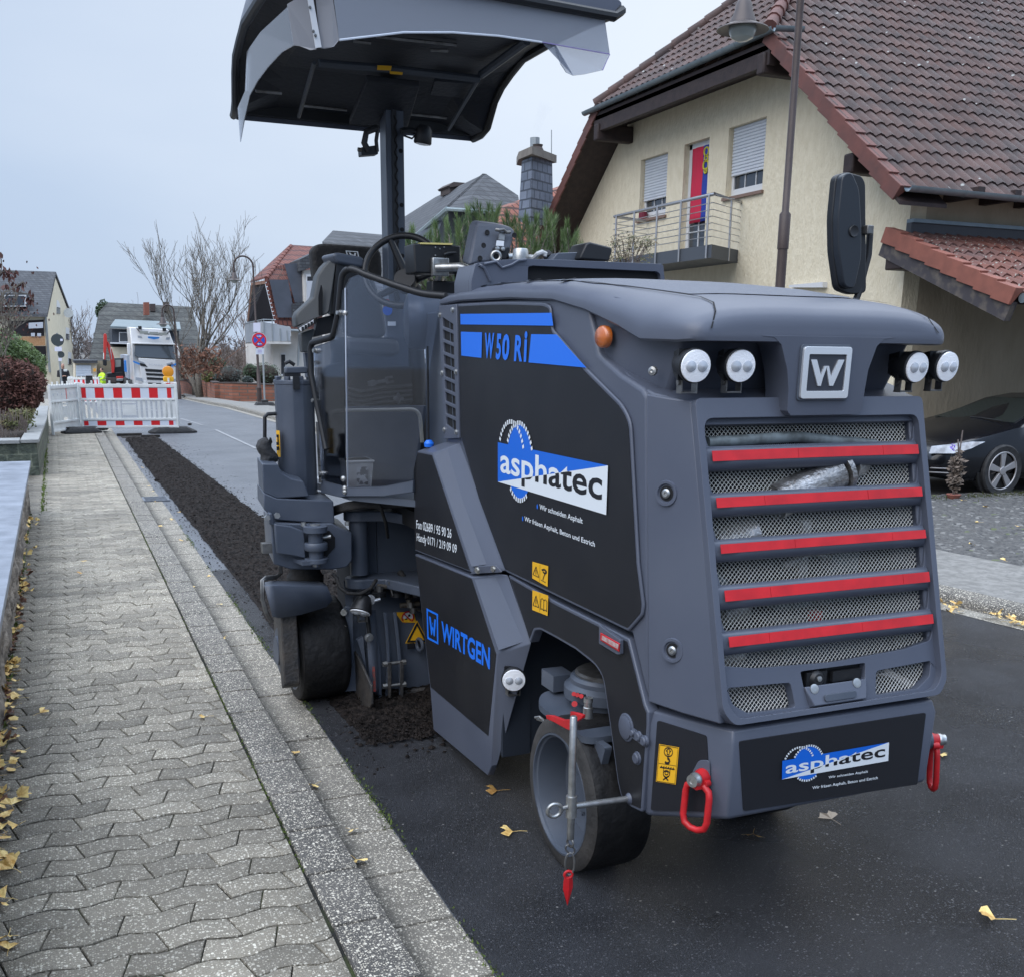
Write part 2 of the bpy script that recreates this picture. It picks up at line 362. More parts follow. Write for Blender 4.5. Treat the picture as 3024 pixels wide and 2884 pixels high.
k1 = pG('A',1400,1090); k2 = pG('A',1170,1035); k3 = pG('A',1165,1012)
KR = interp([(-4,6.9),(0,6.35),(3,5.95),(4.8,5.68),(6.5,5.48),(10,5.3),(16,5.1),(24,4.82),(k1.y,k1.x),(k2.y,k2.x),(k3.y,k3.x),(62,7.2),(85,9.5),(110,14)])
strip('ground', -90, 120, m_grass, -.05, [-30]+YS+[160, 400, 1200])
YR = sorted(set(YS+[4.8,6.5,10,16,24.5,28.5,38,40,45,51]))
strip('road', .985, KR, m_asph_old, 0, YR)
strip('road_patch', .988, lambda y: KR(y)-.02 if y > -3 else KR(y)-.02, m_asph, .004, [-4,0,3,4.8,6.5,8.3])
strip('gutter_bed', .755, .985, m_joint, -.012)
strip('pavement_bed', -1.3, .62, m_joint, SZ-.010, [y for y in YS if y <= 62])
m_plain = mat('plain_concrete', (.15,.14,.118), .7, c2=(.21,.195,.165), scale=3, speck=SPK)
strip('pavement', -3.2, .60, m_plain, SZ-.002, [24.5, 27, 30, 36, 48, 62])
strip('road_line_bed', .60, .99, m_plain, .0, [24.5, 27, 30, 36, 48, 62, 85, 110]).name = 'gutter'
def wave(x):
    t = ((x/.205) % 1.0)
    if t < .30: return .011
    if t < .50: return .011-.022*(t-.30)/.20
    if t < .80: return -.011
    return -.011+.022*(t-.80)/.20
mb = MB(); PIT = .1135; j = 0; y = 1.55
while y < 24.4:
    sl = .014 if j % 2 == 0 else -.014
    x = -.62 + (.1025 if j % 2 else 0) + .04
    yy0, yy1 = y, y+PIT
    dxr = rnd.uniform(-.003, .003)
    while x < .60:
        xa, xb = x+dxr, x+.205+dxr
        if xb > .62: xb = .62
        if xb-xa < .008: break
        g = .0016+rnd.random()*.0009
        cl = lambda q: min(q, .597)
        n = 6 if y < 10 else 4; bot = []; top = []
        for i in range(n+1):
            q = xa-sl+(xb-xa)*i/n; bot.append(V((cl(q), yy0+wave(q), 0)))
            q = xa+sl+(xb-xa)*i/n; top.append(V((cl(q), yy1+wave(q+.0), 0)))
        ring = bot+top[::-1]; cx = sum((p.x for p in ring))/len(ring); cy = sum((p.y for p in ring))/len(ring)
        dz = rnd.uniform(-.0014, .0014); tx = rnd.uniform(-.012, .012); ty = rnd.uniform(-.012, .012); m_ = len(ring)
        def shr(p, a, z):
            d = V((cx-p.x, cy-p.y, 0)); hx = (xb-xa)/2; hy = PIT/2
            return V((p.x+d.x/hx*a, p.y+d.y/hy*a*1.9, SZ+z+dz+(p.x-cx)*tx+(p.y-cy)*ty))
        r0 = [shr(p, g, -.009) for p in ring]; r1 = [shr(p, g+.0002, -.003) for p in ring]; r2 = [shr(p, g+.003, 0) for p in ring]
        base = len(mb.v); mb.v += r0+r1+r2
        for k in range(2):
            for i in range(m_):
                q = (i+1) % m_; mb.f.append([base+k*m_+i, base+k*m_+q, base+(k+1)*m_+q, base+(k+1)*m_+i]); mb.m.append(0)
        mb.f.append([base+2*m_+i for i in range(m_)]); mb.m.append(0)
        x += .205
    y += PIT; j += 1
tag(mb.build('pavement_pavers', m_paver, smooth=True, angle=50, orient=False), kind='structure')
def stones(name, x0, x1, m, z, L, bev, y0=1.4, y1=24.5, zin=None):
    mb = MB(); y = y0
    while y < y1:
        q = rnd.uniform(-.0025, .0025); a = rnd.uniform(-.003, .003)
        g = .0042
        ys_, ye = y+g, y+L-g; b0, b1 = x0+g+a, x1-g*0+a
        zt = z+q
        prof = [(b0, zt-.03), (b0, zt-.004), (b0+.004, zt), (b1-bev, zt-.001), (b1-bev*.3, zt-bev*.25), (b1, zt-bev), (b1, zt-.11)]
        e_ = .003
        rr = []
        for (yy, s_) in ((ys_, .006), (ys_+e_, 0), (ye-e_, 0), (ye, .006)):
            rr.append([V((px, yy, pz-(s_ if pz > zt-.02 else 0))) for px, pz in prof])
        mb.loft(rr, True, True); y += L
    tag(mb.build(name, m, smooth=True, angle=50), kind='structure')
stones('kerb', .602, .775, m_kerb, SZ+.004, .333, .014)
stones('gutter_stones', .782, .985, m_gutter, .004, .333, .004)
mb = MB()
for i in range(2600):
    y = 1.6+rnd.random()**1.6*9; c_ = math.sin(y*2.1)+math.sin(y*5.3+1)
    if c_ < rnd.uniform(-.6, 1.2): continue
    x = .987+rnd.gauss(0, .012); z = .004; h = rnd.uniform(.003, .012); a = rnd.random()*PI
    mb.add([(x+.004*math.cos(a), y+.004*math.sin(a), z), (x-.004*math.cos(a), y-.004*math.sin(a), z), (x+rnd.uniform(-.006,.006), y+rnd.uniform(-.006,.006), z+h)], [(0,1,2)])
for i in range(2200):
    y = 1.6+rnd.random()**1.6*10; c_ = math.sin(y*1.3+2)+math.sin(y*4.1)
    if c_ < rnd.uniform(-.5, 1.3): continue
    x = .600+rnd.gauss(0, .005); z = SZ-.004; h = rnd.uniform(.003, .010); a = rnd.random()*PI
    mb.add([(x+.004*math.cos(a), y+.004*math.sin(a), z), (x-.004*math.cos(a), y-.004*math.sin(a), z), (x+rnd.uniform(-.005,.005), y+rnd.uniform(-.005,.005), z+h)], [(0,1,2)])
m_moss = mat('moss', (.06,.10,.012), .9, c2=(.12,.16,.03), scale=20)
tag(mb.build('moss', m_moss), 'green moss and weeds growing in the joints beside the kerb and gutter', kind='stuff')
XL = interp([(4.2,1.12),(6,1.10),(7,1.12),(12,1.10),(18,1.09),(21,1.10)]); XR = interp([(4.2,1.95),(7,1.9),(10.3,1.83),(14,1.80),(21,1.70)])
from mathutils import noise
mb = MB(); ny, nx = 760, 44; y0, y1 = 4.25, 21.2
grid = []
for i in range(ny+1):
    y = y0+(y1-y0)*(i/ny)**1.35; row = []
    for k in range(nx+1):
        u = k/nx; wob = .03*noise.noise(V((y*2.2, 3 if u < .5 else 9, 0)))+.012*noise.noise(V((y*14, 3 if u < .5 else 9, 0)))
        x = XL(y)+(XR(y)-XL(y))*u+wob*(1-2*min(u, 1-u))
        edge = min(1, min(u, 1-u)/.10, (y-y0)/.35); f = noise.fractal(V((x*9, y*9, 0)), .9, 2.1, 5)
        z = .006+edge*(.022+.026*f+.020*noise.noise(V((x*42, y*42, 1))))
        if y > 20.4: z -= .0
        row.append(V((x, y, max(z, .001+(.004 if 0<k<nx else -.004)))))
    grid.append(row)
mb.loft(grid, False, False)
tag(mb.build('milled_strip', m_milled, smooth='all'), 'dark strip of loose milled asphalt running along the gutter', kind='stuff')
mb = MB()
def pebble(x, y, z, r):
    s_ = [V((rnd.uniform(.6, 1.2)*a, rnd.uniform(.6, 1.2)*b, rnd.uniform(.5, .9)*c)) for a, b, c in ((1,0,0),(-1,0,0),(0,1,0),(0,-1,0),(0,0,1),(0,0,-.5))]
    mb.add([V((x, y, z))+q*r for q in s_], [(0,2,4),(2,1,4),(1,3,4),(3,0,4),(2,0,5),(1,2,5),(3,1,5),(0,3,5)])
for i in range(9000):
    y = 4.2+(rnd.random()**1.7)*16.8; u = rnd.random(); x = XL(y)+(XR(y)-XL(y))*u
    pebble(x, y, .016+.022*rnd.random()*min(1,(y-4.1)*2), rnd.uniform(.004, .013)*(1.6 if rnd.random() < .06 else 1))
for i in range(900):
    y = 3.9+(rnd.random()**1.4)*17; side = rnd.random() < .6
    x = XL(y)-abs(rnd.gauss(0, .07)) if side else XR(y)+abs(rnd.gauss(0, .16))
    if x < 1.0 and rnd.random() < .7: x = 1.0+rnd.random()*.1
    pebble(x, y, .004, rnd.uniform(.003, .010))
for i in range(160): pebble(rnd.gauss(1.5,.24), rnd.gauss(4.28,.12), .01, rnd.uniform(.006, .020))
tag(mb.build('asphalt_crumbs', m_milled), 'loose crumbs of milled asphalt scattered along the strip', kind='stuff')
mb = MB(); mb.bx(1.03, 1.70, 21.25, 22.0, -.16, -.15);
m_pit = mat('trench_bottom', (.012,.011,.010), .9, c2=(.03,.026,.022), scale=18, bump=1, bscale=50)
mb2 = MB()
mb2.add([(1.06,21.2,.0055),(1.72,21.25,.0055),(1.66,21.75,.0055),(1.5,21.95,.0055),(1.04,21.8,.0055)], [(0,1,2,3,4)])
tag(mb2.build('trench', m_pit), kind='structure')
mb = MB(); mb.bx(.99, 1.45, 21.78, 21.86, .0, .05); mb.bx(1.4, 1.75, 21.35, 21.43, .0, .045)
tag(mb.build('trench_edge', m_pit, bevel=.01), kind='structure')
mb = MB()
for (a, b) in (((2.82,28.2),(2.925,24.5)), ((2.998,23.0),(3.074,18.5)), ((3.09,17.2),(3.15,12.5)), ((2.7,33),(2.55,37))):
    n = max(1, int(abs(b[1]-a[1])/1.5));
    for i in range(n):
        q0 = [a[0]+(b[0]-a[0])*i/n, a[1]+(b[1]-a[1])*i/n]; q1 = [a[0]+(b[0]-a[0])*(i+1)/n, a[1]+(b[1]-a[1])*(i+1)/n]
        mb.add([(q0[0]-.03,q0[1],gz(q0[1])+.005),(q0[0]+.03,q0[1],gz(q0[1])+.005),(q1[0]+.03,q1[1],gz(q1[1])+.005),(q1[0]-.03,q1[1],gz(q1[1])+.005)], [(0,1,2,3)])
tag(mb.build('road_marking', m_line), kind='structure')
c0 = pZ('W',735,1414); mb = MB(); mb.poly([c0+V((.03*math.cos(a)*(1+.3*math.sin(3*a)), .018*math.sin(a)*(1+.3*math.sin(5*a+1)), .0065)) for a in [2*PI*i/14 for i in range(14)]])
tag(mb.build('paint_mark', mat('pink_spray', (.85,.04,.16), .5)), 'small pink spray mark on the asphalt beside the machine skirt', 'paint mark')
c0 = pZ('A',1005,1693); g = thing('drain_grate', 'grey metal drain grate let into the gutter stones', 'drain', (c0.x, c0.y, 0))
m_iron = mat('cast_iron', (.10,.11,.13), .45, .6, c2=(.2,.22,.25), scale=30)
mb = MB()
for s_ in (-1, 1): mb.bx(c0.x+s_*.13-.012, c0.x+s_*.13+.012, c0.y-.17, c0.y+.17, .002, .014); mb.bx(c0.x-.142, c0.x+.142, c0.y+s_*.17-.012, c0.y+s_*.17+.012, .002, .0145)
mb.build('frame', m_iron, g)
mb = MB()
for i in range(9): mb.bx(c0.x-.118, c0.x+.118, c0.y-.145+i*.036-.008, c0.y-.145+i*.036+.008, .003, .012)
mb.build('slats', m_iron, g)
mb = MB(); mb.bx(c0.x-.118, c0.x+.118, c0.y-.158, c0.y+.158, .0045, .0055); mb.build('pit', m_pit, g)
strip('pavement_across', lambda y: KR(y)+.13, lambda y: KR(y)+(1.28 if y < 12 else 1.25 if y < 33 else 1.1), m_pale, .10, YR)
def kerb_line():
    mb = MB(); y = -3.9
    while y < 62:
        L = .95 if y < 14 else 2.
        y2 = y+L-.006
        prof = [(0,-.02),(.012,.075),(.035,.098),(.06,.103),(.128,.102),(.128,.0)]
        if abs(y-5) < 3: prof = [(0,-.02),(.010,.05),(.035,.075),(.06,.088),(.128,.102),(.128,.0)]
        mb.loft([[V((KR(t)+a, t, gz(t)+b)) for a, b in prof] for t in (y, y2)], True, True); y += L
    tag(mb.build('kerb_across', m_kerb, smooth=True, angle=50), kind='structure')
kerb_line()
strip('gutter_across', lambda y: KR(y)-.17, lambda y: KR(y), m_plain, .006, YR)
mb = MB(); yd = [-4, 0, 3, 4.8, 6.5, 9.32]
for a, b in zip(yd, yd[1:]): mb.add([(KR(a)+1.28, a, .06),(14.5, a, .03),(14.5, b, .03),(KR(b)+1.28, b, .06)], [(0,1,2,3)])
tag(mb.build('driveway', m_cobble), kind='structure')
mb = MB(); mb.add([(9.0,9.32,.1),(26,9.32,.1),(26,12.7,.1),(9.0,12.7,.1)], [(0,1,2,3)])
mb.xf(lambda p: V((p.x, p.y, .012))); tag(mb.build('carport_floor', mat('carport_concrete', (.07,.068,.062), .8, c2=(.11,.105,.1), scale=5)), kind='structure')
mb = MB()
for i in range(34):
    for k in range(44):
        x = 6.5+i*.13+(.06 if k % 2 else 0)+rnd.uniform(-.01,.01); y = 4.2+k*.125+rnd.uniform(-.01,.01)
        if x < KR(y)+1.32: continue
        a, b = .058+rnd.uniform(-.006,.004), .055+rnd.uniform(-.006,.004); z = .06-.03*min(1,(x-KR(y)-1.28)/(13.2-KR(y))); h = rnd.uniform(.006,.014); t = rnd.uniform(-.2,.2)
        r0 = [V((x+a*math.cos(q+t)*(1+.12*abs(math.sin(2*q))), y+b*math.sin(q+t)*(1+.12*abs(math.sin(2*q))), z)) for q in [2*PI*m/8 for m in range(8)]]
        r1 = [V((x+(p.x-x)*.8, y+(p.y-y)*.8, z+h)) for p in r0]
        base = len(mb.v); mb.v += r0+r1
        for q in range(8): mb.f.append([base+q, base+(q+1)%8, base+8+(q+1)%8, base+8+q]); mb.m.append(0)
        mb.f.append([base+8+q for q in range(8)]); mb.m.append(0)
tag(mb.build('driveway_setts', m_cobble, smooth=True, angle=60, orient=False), kind='structure')
m_moss2 = mat('moss_verge', (.03,.04,.012), .95, c2=(.09,.10,.03), scale=14, bump=.8, bscale=50)
mb = MB()
for i in range(5200):
    x = rnd.uniform(9.3, 13.5); y = 9.35+rnd.gauss(0,.10); h = rnd.uniform(.01,.06)*(1 if rnd.random()<.3 else .4); a = rnd.random()*PI
    mb.add([(x+.006*math.cos(a), y+.006*math.sin(a), .03), (x-.006*math.cos(a), y-.006*math.sin(a), .03), (x+rnd.uniform(-.02,.02), y+rnd.uniform(-.02,.02), .04+h)], [(0,1,2)])
tag(mb.build('moss_verge', m_moss2), 'mossy grass edge between the driveway and the carport', kind='stuff')
m_leaf = mat('ginkgo_leaf', (.50,.27,.06), .5, c2=(.88,.66,.26), scale=26, detail=6, contrast=(.33,.6), bump=.3)
m_leaf2 = mat('ginkgo_leaf_brown', (.30,.15,.04), .6, c2=(.55,.34,.10), scale=40)
def leaf_mb(mb, p, a, s, curl=.3):
    ca, sa = math.cos(a), math.sin(a); k = 9; pts = []
    def w_(u, v, z): return p+V(((u*ca-v*sa)*s, (u*sa+v*ca)*s, z*s))
    cup = rnd.uniform(.05, curl)
    c = w_(0, 0, .03)
    rim = []
    for i in range(k+1):
        t = -1.15+2.3*i/k; r = .55*(1+.10*math.sin(i*2.3+s*90)) * (.62 if i in (4, 5) and s*1000 % 2 < 1.2 else 1)
        rim.append(w_(r*math.sin(t), r*math.cos(t), .04+cup*abs(math.sin(t*1.3+cup*9))))
    base = len(mb.v); mb.v += [c]+rim;
    for i in range(k): mb.f.append([base, base+1+i, base+2+i]); mb.m.append(mb.cur)
    b = rnd.uniform(-.2,.2)
    mb.tube([w_(0,0,.03), w_(b*.3,-.3,.05), w_(b,-.62,.02)], .012*s, n=4)
def leaf(f, x, y, s=.07, z=0., label=None, m=m_leaf, a=None, group='single ginkgo leaves on the ground', dz=.008):
    p = pZ(f, x, y, z) if not isinstance(f, V) else f
    mb = MB(); leaf_mb(mb, V((0,0,0)), rnd.random()*6.28 if a is None else a, s)
    o = mb.build('ginkgo_leaf', m, orient=False); o.location = p+V((0,0,dz));
    tag(o, label or 'yellow ginkgo leaf lying alone on the ground', 'leaf', group); return o
leaf('W',955,1522,.085, label='ochre ginkgo leaf on dark asphalt in front of the front face of the rear wheel', a=1.2, m=m_leaf2)
leaf('W',985,1601,.085, label='ginkgo leaf with long stalk on asphalt left of the rear wheel base', a=1.3)
leaf('W',605,1510,.062,.004, label='pale ginkgo leaf lying flat on the gutter stones near the bottom of the kerb')
leaf('W',675,1597,.045,.004, label='small bright ginkgo leaf on the gutter stones between two larger leaves')
leaf('W',684,1655,.07,.004, label='upright curled ginkgo leaf on the gutter stones beside the kerb', a=3.3)
leaf('W',566,1450,.045,.004, label='small ginkgo leaf against the kerb above the pale gutter leaf')
leaf('W',395,1379,.060,SZ, label='pale ginkgo leaf on the pavers close to the kerb')
leaf('W',78,1372,.065,SZ, label='flat ginkgo leaf on the pavers near the leaf litter by the wall')
leaf('W',155,1104,.055,SZ, label='orange leaf on the middle of the pavement', m=m_leaf2)
leaf('W',160,1080,.055,SZ, label='pale leaf on the pavement just beyond the orange one')
leaf('W',1446,1606,.085, label='ochre ginkgo leaf with long stalk on asphalt below the rear bumper', a=2.5, m=m_leaf2)
leaf('W',1597,1577,.085, label='dry beige leaf on wet asphalt right of the bumper shadow', m=mat('dry_leaf', (.35,.27,.19), .6))
leaf('W',1912,1770,.10, label='large bright ginkgo leaf on asphalt at the lower right', a=.9)
leaf('W',1805,1452,.06, label='yellow leaf on the asphalt behind the right lifting shackle')
for (x, y) in ((372,1130),(405,1108),(420,1162),(427,1228),(300,965),(330,1000),(344,985),(285,935),(292,945),(275,900),(310,1012),(350,1040)):
    leaf('W', x, y, .05, .004, label='small yellow leaf among the leaves strewn along the gutter', group='leaves strewn along the gutter')
for (x, y) in ((1905,1150),(1868,1048),(1880,1004),(1957,1012),(1895,975),(1850,962),(1930,1078)):
    leaf('N', (x/.65046-2500)*2.2061, (y/.65046-1050)*2.2061, .07, .05, label='yellow leaf lying on the cobbled driveway in front of the car', group='leaves on the driveway')
mb = MB()
for i in range(290):
    y = 2.6+rnd.random()**1.5*9; x = -.40+abs(rnd.gauss(0,.045))+(.0 if y > 4 else -.02*(4-y))
    if noise.noise(V((y*1.7, 0, 5))) < -.12 and y > 3.2: continue
    leaf_mb(mb, V((x, y, SZ+.004+rnd.random()*.03)), rnd.random()*6.28, rnd.uniform(.045,.075), .6)
for i in range(30):
    y = 2.9+rnd.random()*1.8; leaf_mb(mb, V((-.37+rnd.random()*.12, y, SZ+.004+rnd.random()*.03)), rnd.random()*6.28, rnd.uniform(.05,.075), .6)
tag(mb.build('leaf_litter', m_leaf, orient=False), 'drift of yellow and brown leaves along the foot of the garden wall', kind='stuff')
mb = MB()
for i in range(240):
    y = 2.6+rnd.random()*6; x = -.41+abs(rnd.gauss(0,.04)); leaf_mb(mb, V((x, y, SZ+.002+rnd.random()*.015)), rnd.random()*6.28, rnd.uniform(.04,.065), .6)
tag(mb.build('leaf_litter', mat('rotten_leaf', (.05,.02,.015), .7, c2=(.22,.10,.05), scale=30), orient=False), 'dark rotting leaves beneath the yellow drift at the wall', kind='stuff')
mb = MB()
for i in range(190):
    y = rnd.uniform(2.5, 7.5); leaf_mb(mb, V((KR(y)-.05-abs(rnd.gauss(0,.07)), y, .01+rnd.random()*.03)), rnd.random()*6.28, rnd.uniform(.05,.08), .6)
tag(mb.build('leaf_litter', m_leaf, orient=False), 'yellow leaves gathered in the gutter of the opposite kerb', kind='stuff')
# ================================================================ left side: walls, garden, barrier, far street
m_slab = mat('slate_coping', (.16,.18,.215), .42, c2=(.24,.265,.31), scale=6, rvar=.12, bump=.15, bscale=60)
m_rub = mat('rubble_stone', (.10,.085,.072), .8, c2=(.30,.26,.22), scale=7, detail=8, bump=1.0, bscale=26, stretch=(1,1,1.6))
m_grn = mat('green_slate_block', (.045,.055,.045), .6, c2=(.12,.13,.10), scale=9, bump=.6, bscale=40, brick=(2.2,(.9,.95,.9),(.5,.55,.5),(1.6,1.6,1.5),.62,.36,.02))
m_conc = mat('grey_coping', (.22,.225,.22), .7, c2=(.30,.305,.30), scale=10, bump=.3, bscale=50)
nw = thing('garden_wall', 'rough stone garden wall with smooth blue grey slate coping, nearest on the left', 'wall', (-.6, 8, 0))
mb = MB(); pts = [(-.345,-1,.53),(-.345,11.5,.53)]
g = []
for i in range(190):
    y = 2.2+(11.5-2.2)*i/189; row = []
    for k in range(16):
        z = .535*k/15; d = .030*noise.fractal(V((y*5, z*7, 1)), 1., 2., 4)+.016*noise.noise(V((y*18, z*24, 0))); row.append(V((-.375+.03*(z/.53)+d, y, z)))
    g.append(row)
mb.loft(g, False, False); mb.bx(-.80,-.42,-1,11.5,0,.52); mb.bx(-.80,-.35,11.46,11.5,0,.53); mb.build('wall_face', m_rub, nw, smooth='all')
for a, b in ((-1,2.4),(2.4,4.6),(4.6,6.9),(6.9,9.2),(9.2,11.58)):
    mb = MB(); mb.bx(-.82,-.305,a+.001,b-.001,.535,.572); mb.build('coping_slab', m_slab, nw, bevel=.003)
w2 = thing('garden_wall', 'low wall of green slate blocks with grey coping beside the planted bed', 'wall', (-.3, 18, 0))
cF, cB = pY('A',250,1305,15.0), pY('A',313,1090,24.0); iF, iB = pY('A',130,1300,15.0), pY('A',243,1088,24.0)
ctrl = [(cF.x,15.0,cF.z,iF.x),((cF.x+cB.x)/2+.03,19.5,(cF.z+cB.z)/2,(iF.x+iB.x)/2+.02),(cB.x,24.0,cB.z,iB.x)]
mb = MB();
mb.loft([[V((a-.03,y,0)),V((a-.03,y,z-.05)),V((i_+.03,y,z-.05)),V((i_+.03,y,0))] for a, y, z, i_ in ctrl]); mb.bx(-3.5, cF.x-.034, 14.985, 15.3, 0, cF.z-.052); mb.build('wall_blocks', m_grn, w2)
mb = MB(); mb.loft([[V((a,y,z)),V((a,y,z-.045)),V((i_,y,z-.045)),V((i_,y,z))] for a, y, z, i_ in [(ctrl[0][0],14.96,ctrl[0][2],ctrl[0][3])]+ctrl[1:]]); mb.bx(-3.5, ctrl[0][3]-.01, 14.95, 15.35, cF.z-.05, cF.z-.004); mb.build('coping', m_conc, w2, bevel=.004)
mb = MB(); g = []
for i in range(26):
    y = 15.3+i*.42; row = []
    for k in range(24): x = -6.5+6.1*k/23; x = min(x, iF.x+.02+(y-15)*.02); row.append(V((x, y, cF.z-.10+.12*max(0,-x-1)*.5+.05*noise.noise(V((x*2,y*2,0)))-.012*(y-15))))
    g.append(row)
mb.loft(g, False, False); tag(mb.build('garden_bed', m_earth, smooth='all'), kind='structure')
mb = MB()
for i in range(1800):
    y = 2.2+rnd.random()**1.3*19; x = (-.385 if y < 11.5 else -.26)+abs(rnd.gauss(0,.02)); h = rnd.uniform(.005,.03); a = rnd.random()*PI
    mb.add([(x+.008*math.cos(a), y+.008*math.sin(a), SZ), (x-.008*math.cos(a), y-.008*math.sin(a), SZ), (x+rnd.uniform(-.015,.015), y+rnd.uniform(-.015,.015), SZ+h)], [(0,1,2)])
tag(mb.build('moss', m_moss), 'green moss growing along the foot of the garden wall', kind='stuff')
tag((lambda b: (b.add([(-4,-2,.49),(-.81,-2,.49),(-.81,11.45,.49),(-4,11.45,.49)], [(0,1,2,3)]), b.build('garden_ground', m_earth))[1])(MB()), kind='structure')
def leaf_cloud(mb, c, r, n, s, shell=.55, flat=1., nz_=0):
    c = V(c)
    for i in range(n):
        while True:
            q = V((rnd.uniform(-1,1), rnd.uniform(-1,1), rnd.uniform(-1,1)))
            if q.length <= 1 and q.length > shell*rnd.random()**.5: break
        k = 1+.22*noise.noise(V((q.x*2.3+nz_, q.y*2.3, q.z*2.3)))
        p = c+V((q.x*r[0]*k, q.y*r[1]*k, q.z*r[2]*k)); a = V((rnd.gauss(0,1), rnd.gauss(0,1), rnd.gauss(0,1))).normalized(); b = a.orthogonal().normalized(); b.rotate(Matrix.Rotation(rnd.random()*6.28, 3, a)) if False else None
        ss = s*rnd.uniform(.6,1.3); d = a.cross(b)
        mb.add([p-a*ss, p+b*ss*.5*flat, p+a*ss, p-b*ss*.5*flat], [(0,1,2,3)])
m_lfg = mat('shrub_leaf', (.030,.055,.020), .55, c2=(.085,.13,.035), scale=6, contrast=(.3,.7))
m_box = mat('box_leaf', (.020,.045,.020), .6, c2=(.05,.09,.035), scale=5)
m_yew = mat('grey_green_leaf', (.035,.05,.045), .7, c2=(.07,.09,.08), scale=5)
m_gold = mat('golden_leaf', (.09,.11,.02), .6, c2=(.16,.17,.04), scale=5)
m_hyd = mat('faded_hydrangea', (.045,.017,.012), .85, c2=(.15,.062,.045), scale=7, contrast=(.3,.7))
m_bark = mat('bark', (.10,.088,.072), .9, c2=(.19,.17,.14), scale=12, bump=.4)
m_twig = mat('twig', (.14,.11,.10), .9, c2=(.20,.165,.145), scale=8)
def shrub(label, c, r, m, n, s, stem=True, core=None, group=None):
    t = thing('shrub', label, 'shrub', (c[0], c[1], c[2]-r[2]), group)
    mb = MB(); leaf_cloud(mb, c, r, n, s, .7, nz_=rnd.random()*9); mb.build('foliage', m, t, orient=False)
    mb = MB(); mb.ball(c, 1, 7, (r[0]*.82, r[1]*.82, r[2]*.82)); mb.build('inner_twigs', core or MATS['garden_soil'], t)
    return t
def branch(mb, p, d, L, r, lv, up=.12, spread=.5, nseg=3, out=None, minr=.006, curve=.18):
    pts = [p]; dd = d.normalized(); rr = [r]; q = p
    for i in range(nseg):
        dd = (dd+V((rnd.gauss(0,curve), rnd.gauss(0,curve), rnd.gauss(0,curve*.6)+up))).normalized(); q = q+dd*(L/nseg); pts.append(q); rr.append(max(minr, r*(1-.55*(i+1)/nseg)))
    mb.tube(pts, rr, 6 if r > .05 else 4 if r > .02 else 3)
    if lv <= 0:
        if out is not None: out.append(q)
        return
    nb = rnd.choice((2,3,3,4)) if lv > 1 else rnd.choice((3,4))
    for k in range(nb):
        t = rnd.uniform(.3,1.) if k else 1.; i = min(nseg-1, int(t*nseg)); s0 = pts[i].lerp(pts[i+1], t*nseg-i) if t < 1 else q
        ax = dd.orthogonal().normalized(); ax.rotate(Matrix.Rotation(rnd.random()*6.28, 3, dd)); nd = (dd+ax*rnd.uniform(spread*.5, spread*1.2)).normalized()
        branch(mb, s0, nd, L*rnd.uniform(.55,.8), max(minr, r*rnd.uniform(.4,.6)), lv-1, up, spread, nseg, out, minr, curve)
def bare_tree(label, base, H_, r=.16, lv=5, spread=.5, stems=1, up=.12, group=None, cls='bare_tree', minr=.012, buds=0, m=None):
    t = thing(cls, label, 'tree', base, group); mb = MB(); tr = MB(); out = []
    b = V(base)
    for s_ in range(stems):
        d = V((rnd.gauss(0,.22 if stems > 1 else .03), rnd.gauss(0,.15), 1)).normalized(); h0 = H_*.20 if stems > 1 else H_*.25
        top = b+d*h0; tr.tube([b-V((0,0,.3)), b+d*h0*.5, top], [r*1.15, r, r*.8], 8)
        for k in range(3 if stems > 1 else 4):
            a = V((rnd.gauss(0,spread), rnd.gauss(0,spread), 1)).normalized()
            branch(mb, top-d*h0*rnd.uniform(0,.35), a, H_*rnd.uniform(.26,.36), r*.55, lv-1, up, spread, 3, out, minr)
    tr.build('trunk', m_bark, t, smooth='all'); mb.build('branches', m or m_bark, t, smooth='all', orient=False)
    if buds:
        mb = MB()
        for p in out:
            for k in range(buds):
                q = p+V((rnd.gauss(0,.12),rnd.gauss(0,.12),rnd.gauss(0,.12))); mb.add([q, q+V((.02,0,-.05)), q+V((0,.01,-.09)), q+V((-.02,0,-.05))], [(0,1,2,3)])
        mb.build('catkins', mat('withered_leaf', (.16,.11,.08), .9) if 'withered_leaf' not in MATS else MATS['withered_leaf'], t, orient=False)['kind'] = 'stuff'
    return t
t = thing('shrub', 'large brown faded hydrangea bush on the coping of the slate block wall', 'shrub', (-1.3,17.5,.4)); mb = MB(); m2 = MB()
for a, b, rx, rz, n in ((150,930,.30,.30,3600),(30,920,.40,.33,3600),(170,1030,.22,.22,2200),(60,1040,.34,.26,2600),(230,960,.14,.2,1200)):
    c = pY('A',a,b,17.5); leaf_cloud(mb, (c.x,17.5,c.z), (rx,.35,rz), n, .028, .6, nz_=rnd.random()*9); m2.ball((c.x,17.5,c.z), 1, 6, (rx*.8,.28,rz*.8))
mb.build('foliage', m_hyd, t, orient=False); m2.build('inner_twigs', MATS['garden_soil'], t)
t = thing('shrub', 'bright green drooping evergreen bush behind the brown hydrangea', 'shrub', (-1.9,20,.4))
mb = MB()
for (a, b, rx, rz) in ((60,740,.42,.20),(150,800,.36,.20),(225,860,.18,.20),(10,690,.34,.26),(100,730,.30,.18)):
    c = pY('A',a,b,20); leaf_cloud(mb, (c.x,20+rnd.uniform(-.5,.5),c.z), (rx,.5,rz), 2400, .032, .5, .6, rnd.random()*9)
mb.build('foliage', mat('laurel_leaf', (.045,.085,.022), .5, c2=(.13,.20,.05), scale=5, contrast=(.3,.7)), t, orient=False)
